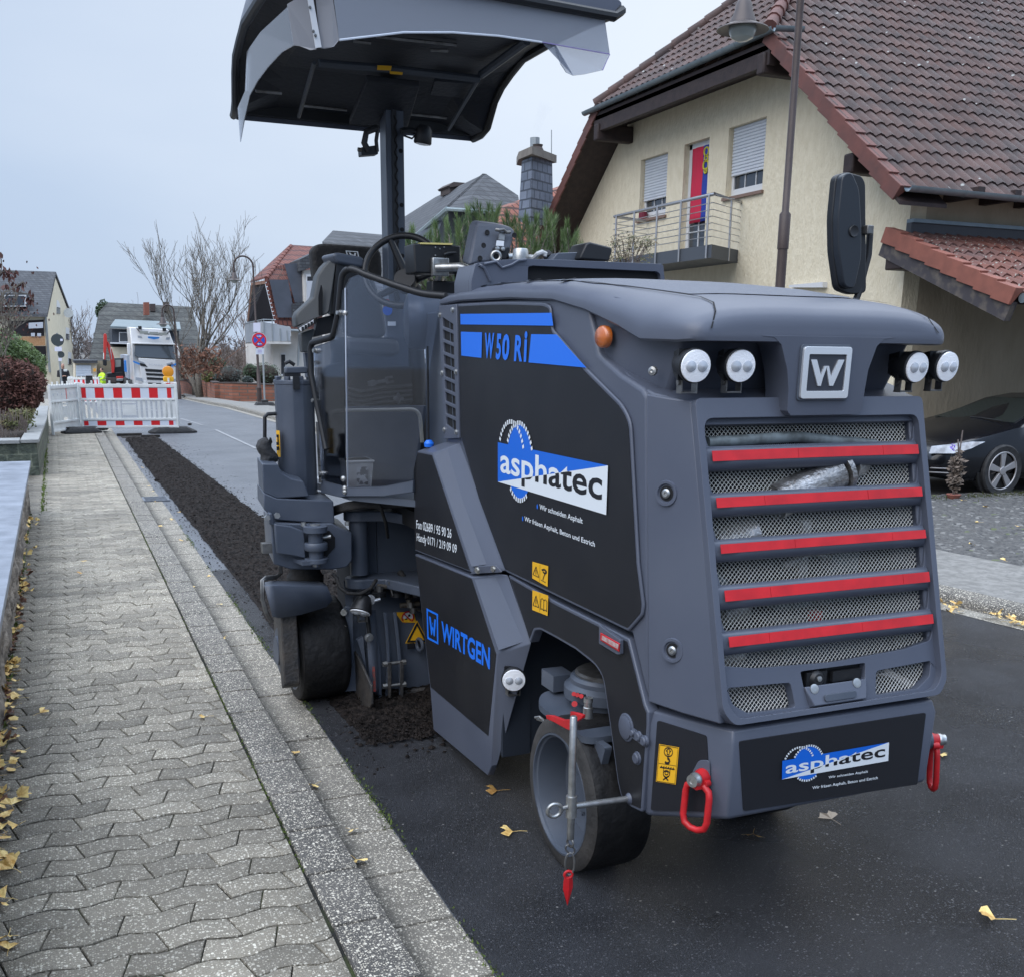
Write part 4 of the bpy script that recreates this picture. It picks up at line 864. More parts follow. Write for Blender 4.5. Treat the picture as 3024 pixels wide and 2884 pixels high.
mb = MB(); mb.prism([kp(1170,455,YT+.1),kp(1622,470,YT+.1),kp(1642,632,YT-.12),kp(1205,612,YT-.12),kp(1172,590,YT-.12)], (0,.3,0)); mb.build('windscreen', mat('truck_glass', (.05,.06,.07), .1, spec=.7), tk, bevel=.02)
mb = MB(); mb.prism([kp(1150,440,YT-.05),kp(1640,452,YT-.05),kp(1640,470,YT-.05),kp(1150,458,YT-.05)], (0,.3,0)); mb.build('sun_visor', m_tw, tk, bevel=.02)
mb = MB()
for (l) in ([(1290,745),(1540,760),(1535,790),(1300,778)],[(1300,795),(1530,805),(1525,832),(1310,822)],[(1308,842),(1530,855),(1528,880),(1315,872)],[(1325,905),(1520,915),(1520,940),(1330,935)],[(1228,680),(1290,690),(1320,725),(1240,712)],[(1600,695),(1560,700),(1525,730),(1590,728)]): mb.prism([kp(a,b,YT-.18) for a, b in l], (0,.1,0))
mb.build('grille', m_tb, tk, split=True)
mb = MB(); mb.prism([kp(1215,620,YT-.15),kp(1640,645,YT-.15),kp(1655,930,YT-.15),kp(1260,935,YT-.15),kp(1235,740,YT-.15)], (0,.2,0)); mb.build('front_panel', m_tw, tk, bevel=.02)
mb = MB(); text_mb('SCANIA', kp(1335,705,YT-.19), kp(1497,715,YT-.19), kp(1335,685,YT-.19), mb); mb.build('brand_lettering', m_bar2, tk, orient=False)
for l in ([(1183,845),(1255,852),(1265,895),(1185,880)],[(1590,860),(1650,862),(1650,895),(1600,890)],[(1215,648),(1280,672),(1285,690),(1225,672)],[(1540,685),(1610,668),(1612,690),(1545,700)]): mb = MB(); mb.prism([kp(a,b,YT-.20) for a, b in l], (0,.05,0)); mb.build('headlight', mat('headlight_glass', (.35,.38,.42), .15, coat=1) if 'headlight_glass' not in MATS else MATS['headlight_glass'], tk)
for l in ([(1152,650),(1228,680),(1228,702),(1156,672)],[(1600,700),(1652,682),(1652,706),(1600,722)]): mb = MB(); mb.prism([kp(a,b,YT-.19) for a, b in l], (0,.03,0)); mb.build('blue_stripe', m_tbl, tk)
for l, m_ in (([(1082,448),(1125,455),(1122,600),(1090,590)], m_tw), ([(1655,480),(1700,485),(1698,625),(1660,618)], m_tw)): mb = MB(); mb.prism([kp(a,b,YT-.3) for a, b in l], (0,.2,0)); mb.build('wing_mirror', m_, tk, bevel=.03)
mb = MB(); mb.tube([kp(1195,275,YT+.3),kp(1230,320,YT+.1),kp(1290,340,YT),kp(1480,355,YT),kp(1545,345,YT+.1),kp(1580,300,YT+.3)], .035, n=6); lb2 = mb.build('light_bar', m_tb, tk)
for a in (1280,1392,1497): mb = MB(); mb.box(kp(a,325+(a-1280)*.08,YT-.02), (.45,.1,.14)); mb.build('spot_lamp', mat('lamp_grey', (.30,.32,.30), .3) if 'lamp_grey' not in MATS else MATS['lamp_grey'], lb2)
for a, b in ((1232,270),(1515,290)): mb = MB(); mb.box(kp(a,b,YT+.3), (.18,.2,.18)); mb.build('beacon', m_tb, tk)
mb = MB(); mb.prism([kp(1325,370,YT+.28),kp(1460,378,YT+.28),kp(1455,395,YT+.28),kp(1400,405,YT+.28),kp(1325,390,YT+.28)], (0,-.02,0)); mb.build('blue_logo', m_tbl, tk)
for l in ([(1205,360),(1250,368),(1262,395),(1208,388)],[(1538,382),(1582,382),(1575,410),(1530,410)]): mb = MB(); mb.prism([kp(a,b,YT+.2) for a, b in l], (0,-.02,0)); mb.build('marker_light', MATS['headlight_glass'], tk)
for yy, xx in ((YT+1.4,-.15),(YT+4.4,-.15),(YT+5.7,-.15)): mb = MB(); q = kp(1135,900,YT); mb.cyl((q.x-.10,yy,gt+.5),(q.x+.25,yy,gt+.5),.5,n=24); w_ = mb.build('wheel', m_tyres0 if False else m_foot, tk, smooth=True, angle=40)
mb = MB(); q = kp(1120,600); mb.bx(q.x, q.x+2.4, YT+3.0, YT+9.5, gt+1.0, gt+2.3); mb.build('tipper_body', mat('tipper_grey', (.35,.40,.46), .5), tk); mb = MB(); mb.prism([kp(1052,650,YT+4),kp(1112,640,YT+4),kp(1112,790,YT+4),kp(1056,780,YT+4)], (0,.5,0)); mb.build('side_panel', m_tbl, tk)
YE = 68.; ex = thing('excavator', 'small red excavator with raised boom working left of the truck', 'excavator', gp('K',950,900,YE)); ke = lambda a, b, y=YE: pY('K', a, b, y)
m_ered = mat('excavator_red', (.50,.035,.025), .45)
def plk(nm, l, m_, y=YE, th=.3, par=ex): mb = MB(); mb.prism([ke(a,b,y) for a, b in l], (0,th,0)); return mb.build(nm, m_, par, bevel=.02)
plk('dipper_arm', [(812,345),(828,335),(845,345),(852,430),(840,560),(832,640),(812,640),(810,480)], m_ered)
plk('boom', [(850,420),(868,440),(905,520),(932,610),(940,690),(935,790),(905,795),(898,690),(880,580),(850,480)], m_ered, YE+.1)
plk('hydraulic_ram', [(884,500),(892,500),(912,640),(902,640)], m_post, YE-.1, .1)
plk('bucket', [(800,640),(848,645),(850,700),(835,715),(805,705)], m_tb); plk('bucket_link', [(808,560),(820,560),(820,635),(806,635)], m_bar)
cb2 = plk('cab', [(940,625),(1045,622),(1050,840),(930,840)], m_tb, YE+.4, 1.5);
mb = MB(); mb.prism([ke(945,640,YE+.39),ke(1010,640,YE+.39),ke(1010,720,YE+.39),ke(945,730,YE+.39)], (0,-.02,0)); mb.build('cab_window', mat('cab_glass_lit', (.30,.34,.30), .2), cb2)
plk('upper_body', [(850,800),(1045,780),(1050,850),(850,850)], m_tb, YE+.2, 1.6); plk('dozer_blade', [(795,848),(960,850),(958,905),(800,905)], mat('blade_brown', (.07,.055,.05), .7), YE-.9, .15); plk('track', [(850,850),(1040,850),(1045,915),(850,915)], m_foot, YE, 1.8)
plk('counterweight', [(958,835),(1040,832),(1042,862),(960,862)], m_ered, YE-.3, .3); plk('skip', [(962,862),(1040,858),(1035,890),(965,890)], m_post, YE-.4,.3)
def person(label, foot_, H_, yaw_, mtop, mleg, mskin, mhair, arms='front', mshoe=None, stripes=None):
    t = thing('person', label, 'person', foot_); s = H_/1.78; R_ = Matrix.Rotation(yaw_, 3, 'Z'); F = V(foot_)
    W = lambda x, y, z: F+R_ @ V((x*s, y*s, z*s))
    J = {'pel':(0,0,.95),'spine':(0,.0,1.15),'chest':(0,0,1.36),'neck':(0,-.01,1.50),'head':(0,-.02,1.62),'top':(0,-.01,1.73)}
    E = [('pel','spine',.15,.145),('spine','chest',.145,.17),('chest','neck',.17,.06),('neck','head',.06,.09),('head','top',.09,.07)]
    me = MB(); seg = []
    for sx in (-1, 1):
        J['hip%d'%sx] = (.09*sx,0,.90); J['knee%d'%sx] = (.11*sx,-.03,.50); J['ank%d'%sx] = (.12*sx,.01,.09); J['toe%d'%sx] = (.13*sx,-.16,.04)
        J['sh%d'%sx] = (.19*sx,0,1.42)
        if arms == 'front': J['el%d'%sx] = (.25*sx,.0,1.16); J['wr%d'%sx] = (.08*sx,-.22,1.16); J['ha%d'%sx] = (.03*sx,-.27,1.19)
        else: J['el%d'%sx] = (.24*sx,-.12,1.18); J['wr%d'%sx] = (.22*sx,-.36,1.10); J['ha%d'%sx] = (.22*sx,-.44,1.09)
    def tubej(mb, names, rads): mb.tube([W(*J[n]) for n in names], [r*s for r in rads], n=10)
    b = MB(); b.loft([[W(rx*math.cos(a), ry*math.sin(a)+oy, z) for a in [2*PI*i/14 for i in range(14)]] for rx, ry, z, oy in ((.06,.06,.86,0),(.17,.12,.90,0),(.175,.125,1.0,0),(.16,.11,1.12,0),(.19,.125,1.30,0),(.21,.115,1.42,0),(.12,.08,1.48,0),(.058,.058,1.50,-.01),(.055,.06,1.54,-.01),(.066,.075,1.57,-.02),(.076,.092,1.62,-.02),(.078,.098,1.67,-.01),(.070,.088,1.72,-.005),(.035,.045,1.76,0))])
    for sx in (-1, 1):
        tubej(b, ['hip%d'%sx,'knee%d'%sx,'ank%d'%sx], (.095,.06,.045)); tubej(b, ['ank%d'%sx,'toe%d'%sx], (.05,.035)); tubej(b, ['sh%d'%sx,'el%d'%sx,'wr%d'%sx], (.062,.045,.032)); tubej(b, ['wr%d'%sx,'ha%d'%sx], (.03,.022))
        for k in range(4): p0 = V(J['ha%d'%sx]); b.tube([W(p0.x+(k-1.5)*.016, p0.y, p0.z), W(p0.x+(k-1.5)*.018-.01*sx, p0.y-.045, p0.z-.02)], .008*s, n=5)
        p0 = V(J['ha%d'%sx]); b.tube([W(p0.x-.03*sx, p0.y+.03, p0.z), W(p0.x-.05*sx, p0.y-.01, p0.z)], .009*s, n=5)
    bo = b.build('body', mskin, t, smooth='all');
    c_ = MB(); c_.loft([[W(rx*math.cos(a), ry*math.sin(a), z) for a in [2*PI*i/14 for i in range(14)]] for rx, ry, z in ((.195,.145,.82),(.19,.14,1.0),(.18,.13,1.12),(.21,.145,1.30),(.225,.13,1.43),(.13,.09,1.49),(.075,.075,1.51))])
    for sx in (-1, 1): tubej(c_, ['sh%d'%sx,'el%d'%sx,'wr%d'%sx], (.078,.062,.05))
    c_.build('jacket', mtop, t, smooth='all')
    l_ = MB()
    for sx in (-1, 1): tubej(l_, ['hip%d'%sx,'knee%d'%sx,'ank%d'%sx], (.11,.08,.07))
    l_.loft([[W(rx*math.cos(a), ry*math.sin(a), z) for a in [2*PI*i/12 for i in range(12)]] for rx, ry, z in ((.10,.09,.80),(.185,.13,.88),(.18,.125,.98))]); l_.build('trousers', mleg, t, smooth='all')
    h_ = MB(); h_.ball(W(0,.008,1.695), 1, 6, (.082*s,.098*s,.075*s)); h_.build('hair', mhair, t, smooth='all')
    f_ = MB(); f_.ball(W(0,-.118,1.635), .014*s, 3); f_.build('nose', mskin, t, smooth='all')
    for sx in (-1, 1): f_ = MB(); f_.ball(W(.03*sx,-.103,1.66), .008*s, 3); f_.build('eye', m_dark1, t); f_ = MB(); f_.ball(W(.079*sx,-.01,1.645), .018*s, 3, (.5,1,1.3)); f_.build('ear', mskin, t); f_ = MB(); f_.loft([[W(.12*sx+.05*math.cos(a), .02-.10*(k)+.05*math.sin(a), z) for a in [2*PI*i/8 for i in range(8)]] for k, z in ((.9,.0),(.9,.05),(.1,.11))]); f_.build('shoe', m_dark1, t)
    f_ = MB(); f_.box(W(0,-.112,1.60), (.04*s,.008*s,.008*s), yaw_); f_.build('mouth', m_dark1, t)
    if stripes:
        for z in (1.08,1.24): f_ = MB(); f_.loft([[W(.207*math.cos(a), .15*math.sin(a), zz) for a in [2*PI*i/14 for i in range(14)]] for zz in (z, z+.05)], True, False); f_.build('reflective_band', stripes, t)
        for sx in (-1,1):
            for z in (.30,.42): f_ = MB(); f_.cyl(W(.115*sx,-.01,z), W(.115*sx,-.01,z+.05), .085*s, n=10); f_.build('reflective_band', stripes, t)
    return t
m_dark1 = mat('dark_detail', (.01,.01,.01), .7); m_skin = mat('skin', (.45,.26,.19), .6); m_coat = mat('dark_coat', (.018,.018,.022), .85); m_hv = mat('hi_vis', (.55,.85,.03), .7); m_hv2 = mat('hi_vis_trousers', (.30,.45,.04), .8, c2=(.06,.07,.05), scale=2); m_band = mat('band_grey', (.6,.62,.62), .4)
m_hair = mat('grey_hair', (.10,.09,.08), .8)
Yp = 58.; g0 = gp('K',352,905,Yp); head = pY('K',345,680,Yp); person('person in a dark coat holding something white beside the sign post', g0, head.z-g0.z, .15, m_coat, m_coat, m_skin, m_hair)
q = pY('K',366,765,Yp-.45); mb = MB(); mb.box((q.x,Yp-.42,q.z), (.16,.05,.10)); tag(mb.build('paper_cup', m_bar, bevel=.01), 'small white item held by the dark clothed person', 'cup')
Yw = 62.; g0 = gp('K',805,925,Yw); head = pY('K',790,735,Yw); person('worker in yellow hi-vis clothes standing beside the excavator blade', g0, head.z-g0.z, -1.1, m_hv, m_hv2, m_skin, m_dark1, 'fwd', stripes=m_band)
bt = gp('A',1290,890,60); tt = pY('A',1200,-60,60)
bare_tree('tall bare spreading tree with many upright branches behind the brick wall', bt, (tt.z-bt.z)*1.06, .13, 5, .34, 3, .14, minr=.009)
i_ = 0
for (x, yt, Y_, lab) in ((510,370,100,'bare reddish tree right of the cream apartment gable'),(600,470,104,'smaller bare tree between apartment building and slate house'),(860,355,115,'thin bare tree top rising over the slate roof'),(1560,360,74,'bare tree between the tall tree and the white house'),(1450,560,70,'lower bare tree behind the round shrubs'),(1250,640,66,'short bare branching tree right of the truck')):
    b_ = gp('A',x,880,Y_); tp = pY('A',x,yt,Y_); bare_tree(lab, b_, tp.z-b_.z, .13, 4, .50, 2, .12, m=m_twig, minr=.016, buds=1)
c = pY('A',670,455,108); shrub('dark green conifer top beside the slate roof ridge', (c.x,108,c.z-.5), (.75,.7,1.1), m_box, 1500, .12)
mb = MB()
for (x, y, rx, rz, Y_) in ((1450,790,2.2,.9,82),(1560,810,1.6,.8,80),(1300,830,1.2,.7,76)):
    c = pY('A',x,y,Y_); leaf_cloud(mb, (c.x,Y_,c.z), (rx,2,rz), 4000, .09, .1, .35)
tag(mb.build('undergrowth', mat('brown_thicket', (.07,.05,.04), .95, c2=(.13,.10,.08), scale=1.5), orient=False), 'brown thicket of bare twigs behind the shrubs and brick wall', kind='stuff')
mb = MB()
for k in range(750):
    x = rnd.uniform(1170,1430); y = rnd.uniform(720,900); q = pY('A',x,y,47);
    if rnd.random() < .5+.5*noise.noise(V((x*.02,y*.02,0))): leaf_cloud(mb, q, (.12,.12,.12), 1, .10, 0)
for k in range(30): q = pY('A',rnd.uniform(1180,1420),885,47); mb.tube([q, q+V((rnd.gauss(0,.7),0,rnd.uniform(.4,1.3)))], .014, n=3)
t_ = thing('shrub', 'loose shrub with russet dead leaves between truck and ball shrub', 'shrub', gp('A',1300,900,47)); mb.build('branches_and_leaves', mat('russet_leaf', (.13,.055,.035), .9, c2=(.20,.10,.06), scale=3), t_, orient=False)
mb = MB();
for (x0, x1, yt, Y_) in ((-60,60,560,140),(60,140,640,140)):
    c = pY('W',(x0+x1)/2,676,Y_);
for k in range(26):
    x = -30+k*14; c = pZ('W',100,700,0);
mb = MB()
for k in range(60):
    x = -80+k*9.; leaf_cloud(mb, (x, 210+rnd.uniform(-10,10), gz(200)+2.0), (7,4,2.2+rnd.random()*1.5), 260, .5, 0)
tag(mb.build('distant_woods', mat('far_wood', (.10,.10,.10), 1, c2=(.15,.14,.14), scale=.3), orient=False), 'hazy line of distant bare trees at the end of the street', kind='stuff')
YS_ = 60.; pl3 = lambda a, b, y=YS_: pY('L', a, b, y)
sh_ = thing('house', 'white house with red tiled mansard roof, dark panels and metal balcony', 'house', gp('L',1200,1500,YS_))
cor = pl3(940,1150);
mb = MB(); x1 = pl3(1330,1200).x; mb.bx(pl3(915,1150).x, x1+6, YS_, YS_+9, gz(YS_)-.3, pl3(1100,990).z+.3); mb.build('wall', m_wht, sh_)
mb = MB(); mb.prism([pl3(655,905,YS_+2.2), pl3(690,512,YS_+2.2), pl3(835,490,YS_-.2), pl3(935,900,YS_-.2)], (0,.25,0)); mb.build('gable_recess', m_dwood, sh_)
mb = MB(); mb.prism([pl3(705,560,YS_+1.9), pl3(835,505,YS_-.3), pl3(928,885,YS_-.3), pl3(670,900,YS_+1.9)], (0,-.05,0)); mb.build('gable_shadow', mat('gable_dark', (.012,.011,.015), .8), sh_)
mb = MB(); mb.prism([pl3(690,490,YS_+2), pl3(840,465,YS_-.4), pl3(845,500,YS_-.4), pl3(690,520,YS_+2)], (0,-.08,0)); mb.prism([pl3(690,520,YS_+2),pl3(705,520,YS_+2),pl3(660,900,YS_+2),pl3(648,900,YS_+2)], (0,-.08,0)); mb.build('barge_board', mat('light_brown_wood', (.30,.17,.12), .8), sh_)
rA = [pl3(850,440,YS_-.5), pl3(880,360,YS_+.2), pl3(1110,100,YS_+3), pl3(1700,140,YS_+3), pl3(1700,985,YS_-.8), pl3(980,975,YS_-.8)]
mb = MB(); mb.prism(rA, (0,.2,.1)); mb.prism([pl3(850,440,YS_-.5), pl3(685,490,YS_+2), pl3(1110,98,YS_+3)], (0,.1,.1)); rf = mb.build('roof', mat('red_pantile', (.95,.95,.95), .75, c2=(1.15,1.1,1.05), scale=5, brick=(1.,(.20,.072,.052),(.15,.058,.045),(.07,.03,.03),.24,.30,.035), bump=.5, bscale=20), sh_)
mb = MB()
for i in range(13):
    p = pl3(850+10.2*i,445+44*i,YS_-.6); mb.cyl(p, p+V((.0,.0,-.33)) if False else pl3(853+10.2*(i+.8),445+44*(i+.8),YS_-.6), .10, n=8)
for i in range(12):
    a, b = pl3(855+22*i,440-29*i,YS_-.5+.3*i), pl3(855+22*(i+.9),440-29*(i+.9),YS_-.5+.3*(i+.9)); mb.cyl(a, b, .12, .10, n=8)
mb.build('ridge_tiles', m_rtile, rf)
m_pv = mat('solar_panel', (.075,.085,.105), .35, c2=(.09,.10,.125), scale=2)
for l in ([(888,460),(1085,455),(1160,860),(975,860)],[(1045,285),(1260,280),(1300,700),(1158,700)]): mb = MB(); mb.prism([pl3(a,b,YS_-.9) for a, b in l], (0,.08,0)); mb.build('solar_panel', m_pv, rf)
mb = MB(); mb.prism([pl3(1210,240,YS_-1.6),pl3(1420,140,YS_-1.6),pl3(1420,300,YS_-1.6),pl3(1215,365,YS_-1.6)], (0,3,0)); mb.build('dormer_fascia', m_slate, sh_)
mb = MB(); mb.prism([pl3(1248,360,YS_-1.3),pl3(1500,320,YS_-1.3),pl3(1500,730,YS_-1.3),pl3(1260,700,YS_-1.3)], (0,3,0)); dm = mb.build('dormer', m_wht, sh_); wnd(dm,'L',1275,400,1420,690,YS_-1.35)
mb = MB(); mb.prism([pl3(1280,470,YS_-1.45),pl3(1420,470,YS_-1.45),pl3(1420,680,YS_-1.45),pl3(1290,680,YS_-1.45)], (0,-.02,0)); mb.build('roller_shutter', mat('shutter_far', (.50,.52,.56), .6, wave=(8,'Z',.3,.03)), dm)
mb = MB(); mb.prism([pl3(1135,715,YS_-1.2),pl3(1260,685,YS_-1.2),pl3(1260,800,YS_-1.2),pl3(1140,860,YS_-1.2)], (0,1,0)); mb.build('dormer_cheek', m_slate, sh_)
mb = MB(); mb.tube([pl3(975,985,YS_-1),pl3(1200,1000,YS_-1)], .07, n=8); mb.build('gutter', m_post, sh_)
mb = MB(); mb.cyl(pl3(1205,1000,YS_-.4), pl3(1190,1375,YS_-.4), .06, n=8); mb.build('downpipe', m_post, sh_)
wnd(sh_,'L',1005,1235,1055,1480,YS_-.02)
bcn = MB(); b_ = [pl3(640,1135,YS_+1.8), pl3(815,1115,YS_-1.4), pl3(1115,1115,YS_-1.4), pl3(1115,1115,YS_+.0), pl3(915,1115,YS_+.2)]
bcn.prism([V((p.x,p.y,b_[1].z)) for p in b_], (0,0,-.12)); bc_ = bcn.build('balcony_slab', m_wht, sh_)
mb = MB(); mb.prism([pl3(812,905,YS_-1.4),pl3(980,935,YS_-1.4),pl3(1110,960,YS_-1.4),pl3(1110,1112,YS_-1.4),pl3(815,1112,YS_-1.4)], (0,.02,0)); mb.prism([pl3(628,925,YS_+1.8),pl3(812,905,YS_-1.4),pl3(815,1112,YS_-1.4),pl3(632,1128,YS_+1.8)], (0,.02,0)); mb.build('balcony_panel', mat('corrugated_metal', (.42,.45,.48), .5, wave=(7,'Z',.6,.03)), bc_, split=True)
mb = MB()
for a, t_, bb, yy in ((628,918,1140,YS_+1.8),(680,912,1130,YS_+.9),(735,902,1122,YS_),(800,885,1115,YS_-1.1),(825,882,1115,YS_-1.45),(915,882,1115,YS_-1.45),(1000,975,1115,YS_-1.45),(1075,1000,1115,YS_-1.45)): mb.cyl(pl3(a,t_,yy), pl3(a+8,bb,yy), .025, n=6)
mb.tube([pl3(628,922,YS_+1.8),pl3(820,880,YS_-1.45),pl3(940,884,YS_-1.45)], .03, n=6); mb.build('railing', m_post, bc_)
mb = MB(); mb.lathe([(.13,0),(.13,.4),(.05,.5)], pl3(1092,1055,YS_-1.2), (0,0,1), 14); mb.build('white_pot', m_wht, bc_)
def roof_house(label, faces, base, wall=None, chim=None, m=m_slate):
    t = thing('house', label, 'house', base)
    mb = MB()
    for l in faces: mb.prism([pY(f, a, b, y) for f, a, b, y in l], (0,.3,.05))
    mb.build('roof', m, t)
    if wall:
        for l, mm in wall: mb = MB(); mb.prism([pY(f, a, b, y) for f, a, b, y in l], (0,.4,0)); mb.build('wall', mm, t)
    return t
h1 = roof_house('house with tall pale grey slate gable roof behind the green pine', [[('M',660,148,34),('M',640,165,34.5),('M',330,310,42),('M',60,480,46),('M',60,640,40),('M',180,575,36),('M',395,388,33)],[('M',660,148,34),('M',880,296,33),('M',900,420,32),('M',500,400,32),('M',395,388,33)]], (12,36,0), [([('M',395,392,33.2),('M',700,410,33.2),('M',900,420,33.2),('M',900,900,33.2),('M',180,900,33.2),('M',180,580,35)], mat('slate_cladding', (.055,.065,.08), .7, c2=(.07,.08,.1), scale=2))])
mb = MB(); mb.tube([pY('M',395,390,32.5),pY('M',180,575,35.5)], .09, n=6); mb.tube([pY('M',395,390,32.5),pY('M',500,395,32),pY('M',720,412,32)], .06, n=6); mb.build('verge_flashing', mat('verdigris', (.22,.27,.28), .6), h1)
mb = MB(); mb.prism([pY('M',412,228,38),pY('M',520,215,38),pY('M',520,270,38),pY('M',412,280,38)], (0,1,0)); mb.prism([pY('M',403,228,37.9),pY('M',440,203,37.9),pY('M',525,210,37.9),pY('M',535,222,37.9),pY('M',415,240,37.9)], (0,1.2,0)); mb.build('chimney', m_cop, h1)
h2 = roof_house('house with low dark slate hip roof behind the canopy mast', [[('C',555,258,42),('C',640,168,44),('C',1070,205,44),('C',1240,215,44),('C',1240,700,38),('C',560,520,40)]], (11,42,0), [([('C',560,300,42.5),('C',1240,300,42.5),('C',1240,1500,42.5),('C',560,1500,42.5)], m_wht)])
m_chs = mat('slate_scales', (1,1,1), .6, c2=(.85,.85,.85), scale=3, brick=(1.,(.13,.155,.20),(.19,.215,.27),(.05,.06,.08),.30,.20,.02), bump=.5, bscale=12)
hr_ = thing('house', 'house with red tiled roof and tall slate clad chimney between pine and yellow house', 'house', (12,25,0))
mb = MB(); mb.prism([pY('M',775,380,25),pY('M',880,345,25.5),pY('M',1110,265,26),pY('M',1275,205,26.5),pY('M',1300,800,24),pY('M',700,800,23)], (0,.25,.05)); mb.build('roof', mat('weathered_red_tile', (.95,.95,.95), .8, c2=(1.2,1.15,1.1), scale=3, brick=(1.,(.30,.115,.08),(.20,.085,.065),(.07,.035,.03),.26,.21,.03), bump=.5, bscale=20), hr_)
mb = MB(); mb.bx(pY('M',780,600,25).x, 14.5, 25.2, 27, 0, pY('M',800,700,25).z); mb.build('wall', m_cream, hr_)
Yc = 23.; a, b, c_ = pY('M',905,60,Yc+.5), pY('M',975,30,Yc), pY('M',1112,45,Yc+.5); a2, b2, c2_ = pY('M',880,470,Yc+.5), pY('M',962,500,Yc), pY('M',1120,500,Yc+.5)
mb = MB(); mb.loft([[a,b,c_,V((a.x+(c_.x-b.x),Yc+1.3,a.z))],[a2,b2,c2_,V((a2.x+(c2_.x-b2.x),Yc+1.3,a2.z))]]); ch = mb.build('chimney', m_chs, hr_)
mb = MB(); q = [pY('M',885,58,Yc+.4),pY('M',970,18,Yc-.2),pY('M',1140,35,Yc+.4),pY('M',1020,50,Yc+1.5)]; q = [V((p.x,p.y,q[1].z-.02)) for p in q]; q = [pY('M',882,50,Yc+.55),pY('M',975,8,Yc-.25),pY('M',1143,32,Yc+.55)]; zt_ = pY('M',975,-5,Yc).z
mb.prism([V((q[0].x,q[0].y,q[0].z)),V((q[1].x,q[1].y,q[0].z)),V((q[2].x,q[2].y,q[0].z)),V((q[2].x-.30,q[2].y+.9,q[0].z)),V((q[0].x+.25,q[0].y+.7,q[0].z))], (0,0,.16)); mb.build('chimney_cap', mat('cap_stone', (.17,.15,.13), .9, c2=(.22,.2,.17), scale=6), ch)
mb = MB(); p = pY('B',1480,690,Yc+.4); mb.lathe([(.16,-.1),(.13,.0),(.10,.05),(.12,.1),(0,.12)], p, (0,0,1), 16); mb.build('cowl', m_cop, ch); mb = MB(); p = pY('B',1467,690,Yc+.6); mb.cyl(p, pY('B',1467,636,Yc+.6), .11, n=12); mb.build('flue_pipe', m_post, ch)
for f, a_, t_, b_, y_ in (('B',1543,600,710,Yc+.6),('M',1199,140,240,26.5),('M',808,296,380,33)): mb = MB(); mb.cyl(pY(f,a_,b_,y_), pY(f,a_,t_,y_), .012, n=5); mb.build('lightning_rod', m_post, hr_ if a_ != 808 else h1)
sm = bpy.data.materials.new('smoke'); sm.use_nodes = True; t = sm.node_tree; t.nodes.clear(); o_ = t.nodes.new('ShaderNodeOutputMaterial'); pv = t.nodes.new('ShaderNodeVolumePrincipled'); pv.inputs['Density'].default_value = .35; pv.inputs['Color'].default_value = (.8,.82,.86,1); t.links.new(pv.outputs[0], o_.inputs['Volume'])
mb = MB(); mb.tube([pY('B',1468,636,Yc+.6),pY('B',1478,600,Yc+.6),pY('B',1490,555,Yc+.6),pY('B',1500,520,Yc+.6),pY('B',1522,485,Yc+.6)], [.06,.09,.11,.14,.17], n=10); tag(mb.build('smoke', sm, smooth='all'), 'thin wisp of pale smoke rising from the slate clad chimney', 'smoke')
# ================================================================ yellow house, carport, car, pine, near lamp
m_yel_w = mat('yellow_render', (.67,.595,.435), .92, c2=(.74,.665,.50), scale=9, detail=8, bump=1.0, bscale=26, stretch=(1,1,.45))
m_tile = mat('brown_roof_tile', (.058,.044,.042), .6, spec=.25, c2=(.108,.065,.056), scale=2.6, detail=8, speck=[(16,.992,(.30,.30,.28))], rvar=.12, bump=.3, bscale=40)
m_verge = mat('terracotta_verge', (.15,.056,.044), .7, c2=(.10,.044,.037), scale=3, bump=.2)
m_ctile = mat('carport_tile', (.17,.062,.042), .75, c2=(.12,.07,.062), scale=1.6, detail=6, speck=[(34,.84,(.30,.29,.25))], bump=.4, bscale=40)
m_cverge = mat('carport_verge', (.27,.095,.065), .7, c2=(.21,.075,.052), scale=6)
m_zgut = mat('zinc_gutter', (.16,.20,.22), .4, .5, c2=(.20,.24,.26), scale=6)
XH, HY = 11.613, 12.6; XO = XH-.8
zE, yE = 3.87, 11.96; zH = 6.60; sl_ = .84; yC = 18.16; yHr = yE+(zH-zE)/sl_; yHl = 2*yC-yHr; yEl = 2*yC-yE; zR = zE+sl_*(yC-yE)
XHIP = XO+(zR-zH)/sl_; XEND = 26.
yh = thing('house', 'large yellow rendered house with brown tiled half hip roof, balcony and shutters', 'house', (XH, yC, 0))
def tiles(O, u, v, U0, U1, Vlen, tw, tl, name, m, parent, n, amp=.022, per=6, drop=.03):
    u = V(u).normalized(); v = V(v).normalized(); n = V(n).normalized(); mb = MB(); k = 0; vv = 0.
    while vv < Vlen-.01:
        vb = min(Vlen, vv+tl*1.08); ua, ub = U0(vv+tl*.5), U1(vv+tl*.5)
        if ub-ua > .05:
            i0, i1 = math.floor(ua/tw*per), math.ceil(ub/tw*per); lo = []; hi = []; lip = []
            sh = (tw*.5 if False else 0)
            for i in range(i0, i1+1):
                uu = min(max(i*tw/per, ua), ub); ph = (uu/tw) % 1.; h = amp*(math.sin(ph*2*PI)+.35*math.sin(ph*4*PI+.6)); j = rnd.uniform(-.0015,.0015)
                lo.append(O+u*uu+v*vv+n*(drop+h+j)); hi.append(O+u*uu+v*vb+n*(.002+h*.9)); lip.append(O+u*uu+v*(vv+.004)+n*(h-.004))
            mb.loft([lip, lo, hi], False, False)
        vv += tl; k += 1
    return mb.build(name, m, parent, smooth=True, angle=50, orient=False)
nr = V((0,-sl_,1)).normalized(); vr = V((0,1,sl_)).normalized(); Ls = (zR-zE)/vr.z; vH = (zH-zE)/vr.z
U0 = lambda q: 0. if q < vH else (XHIP-XO)*(q-vH)/(Ls-vH)
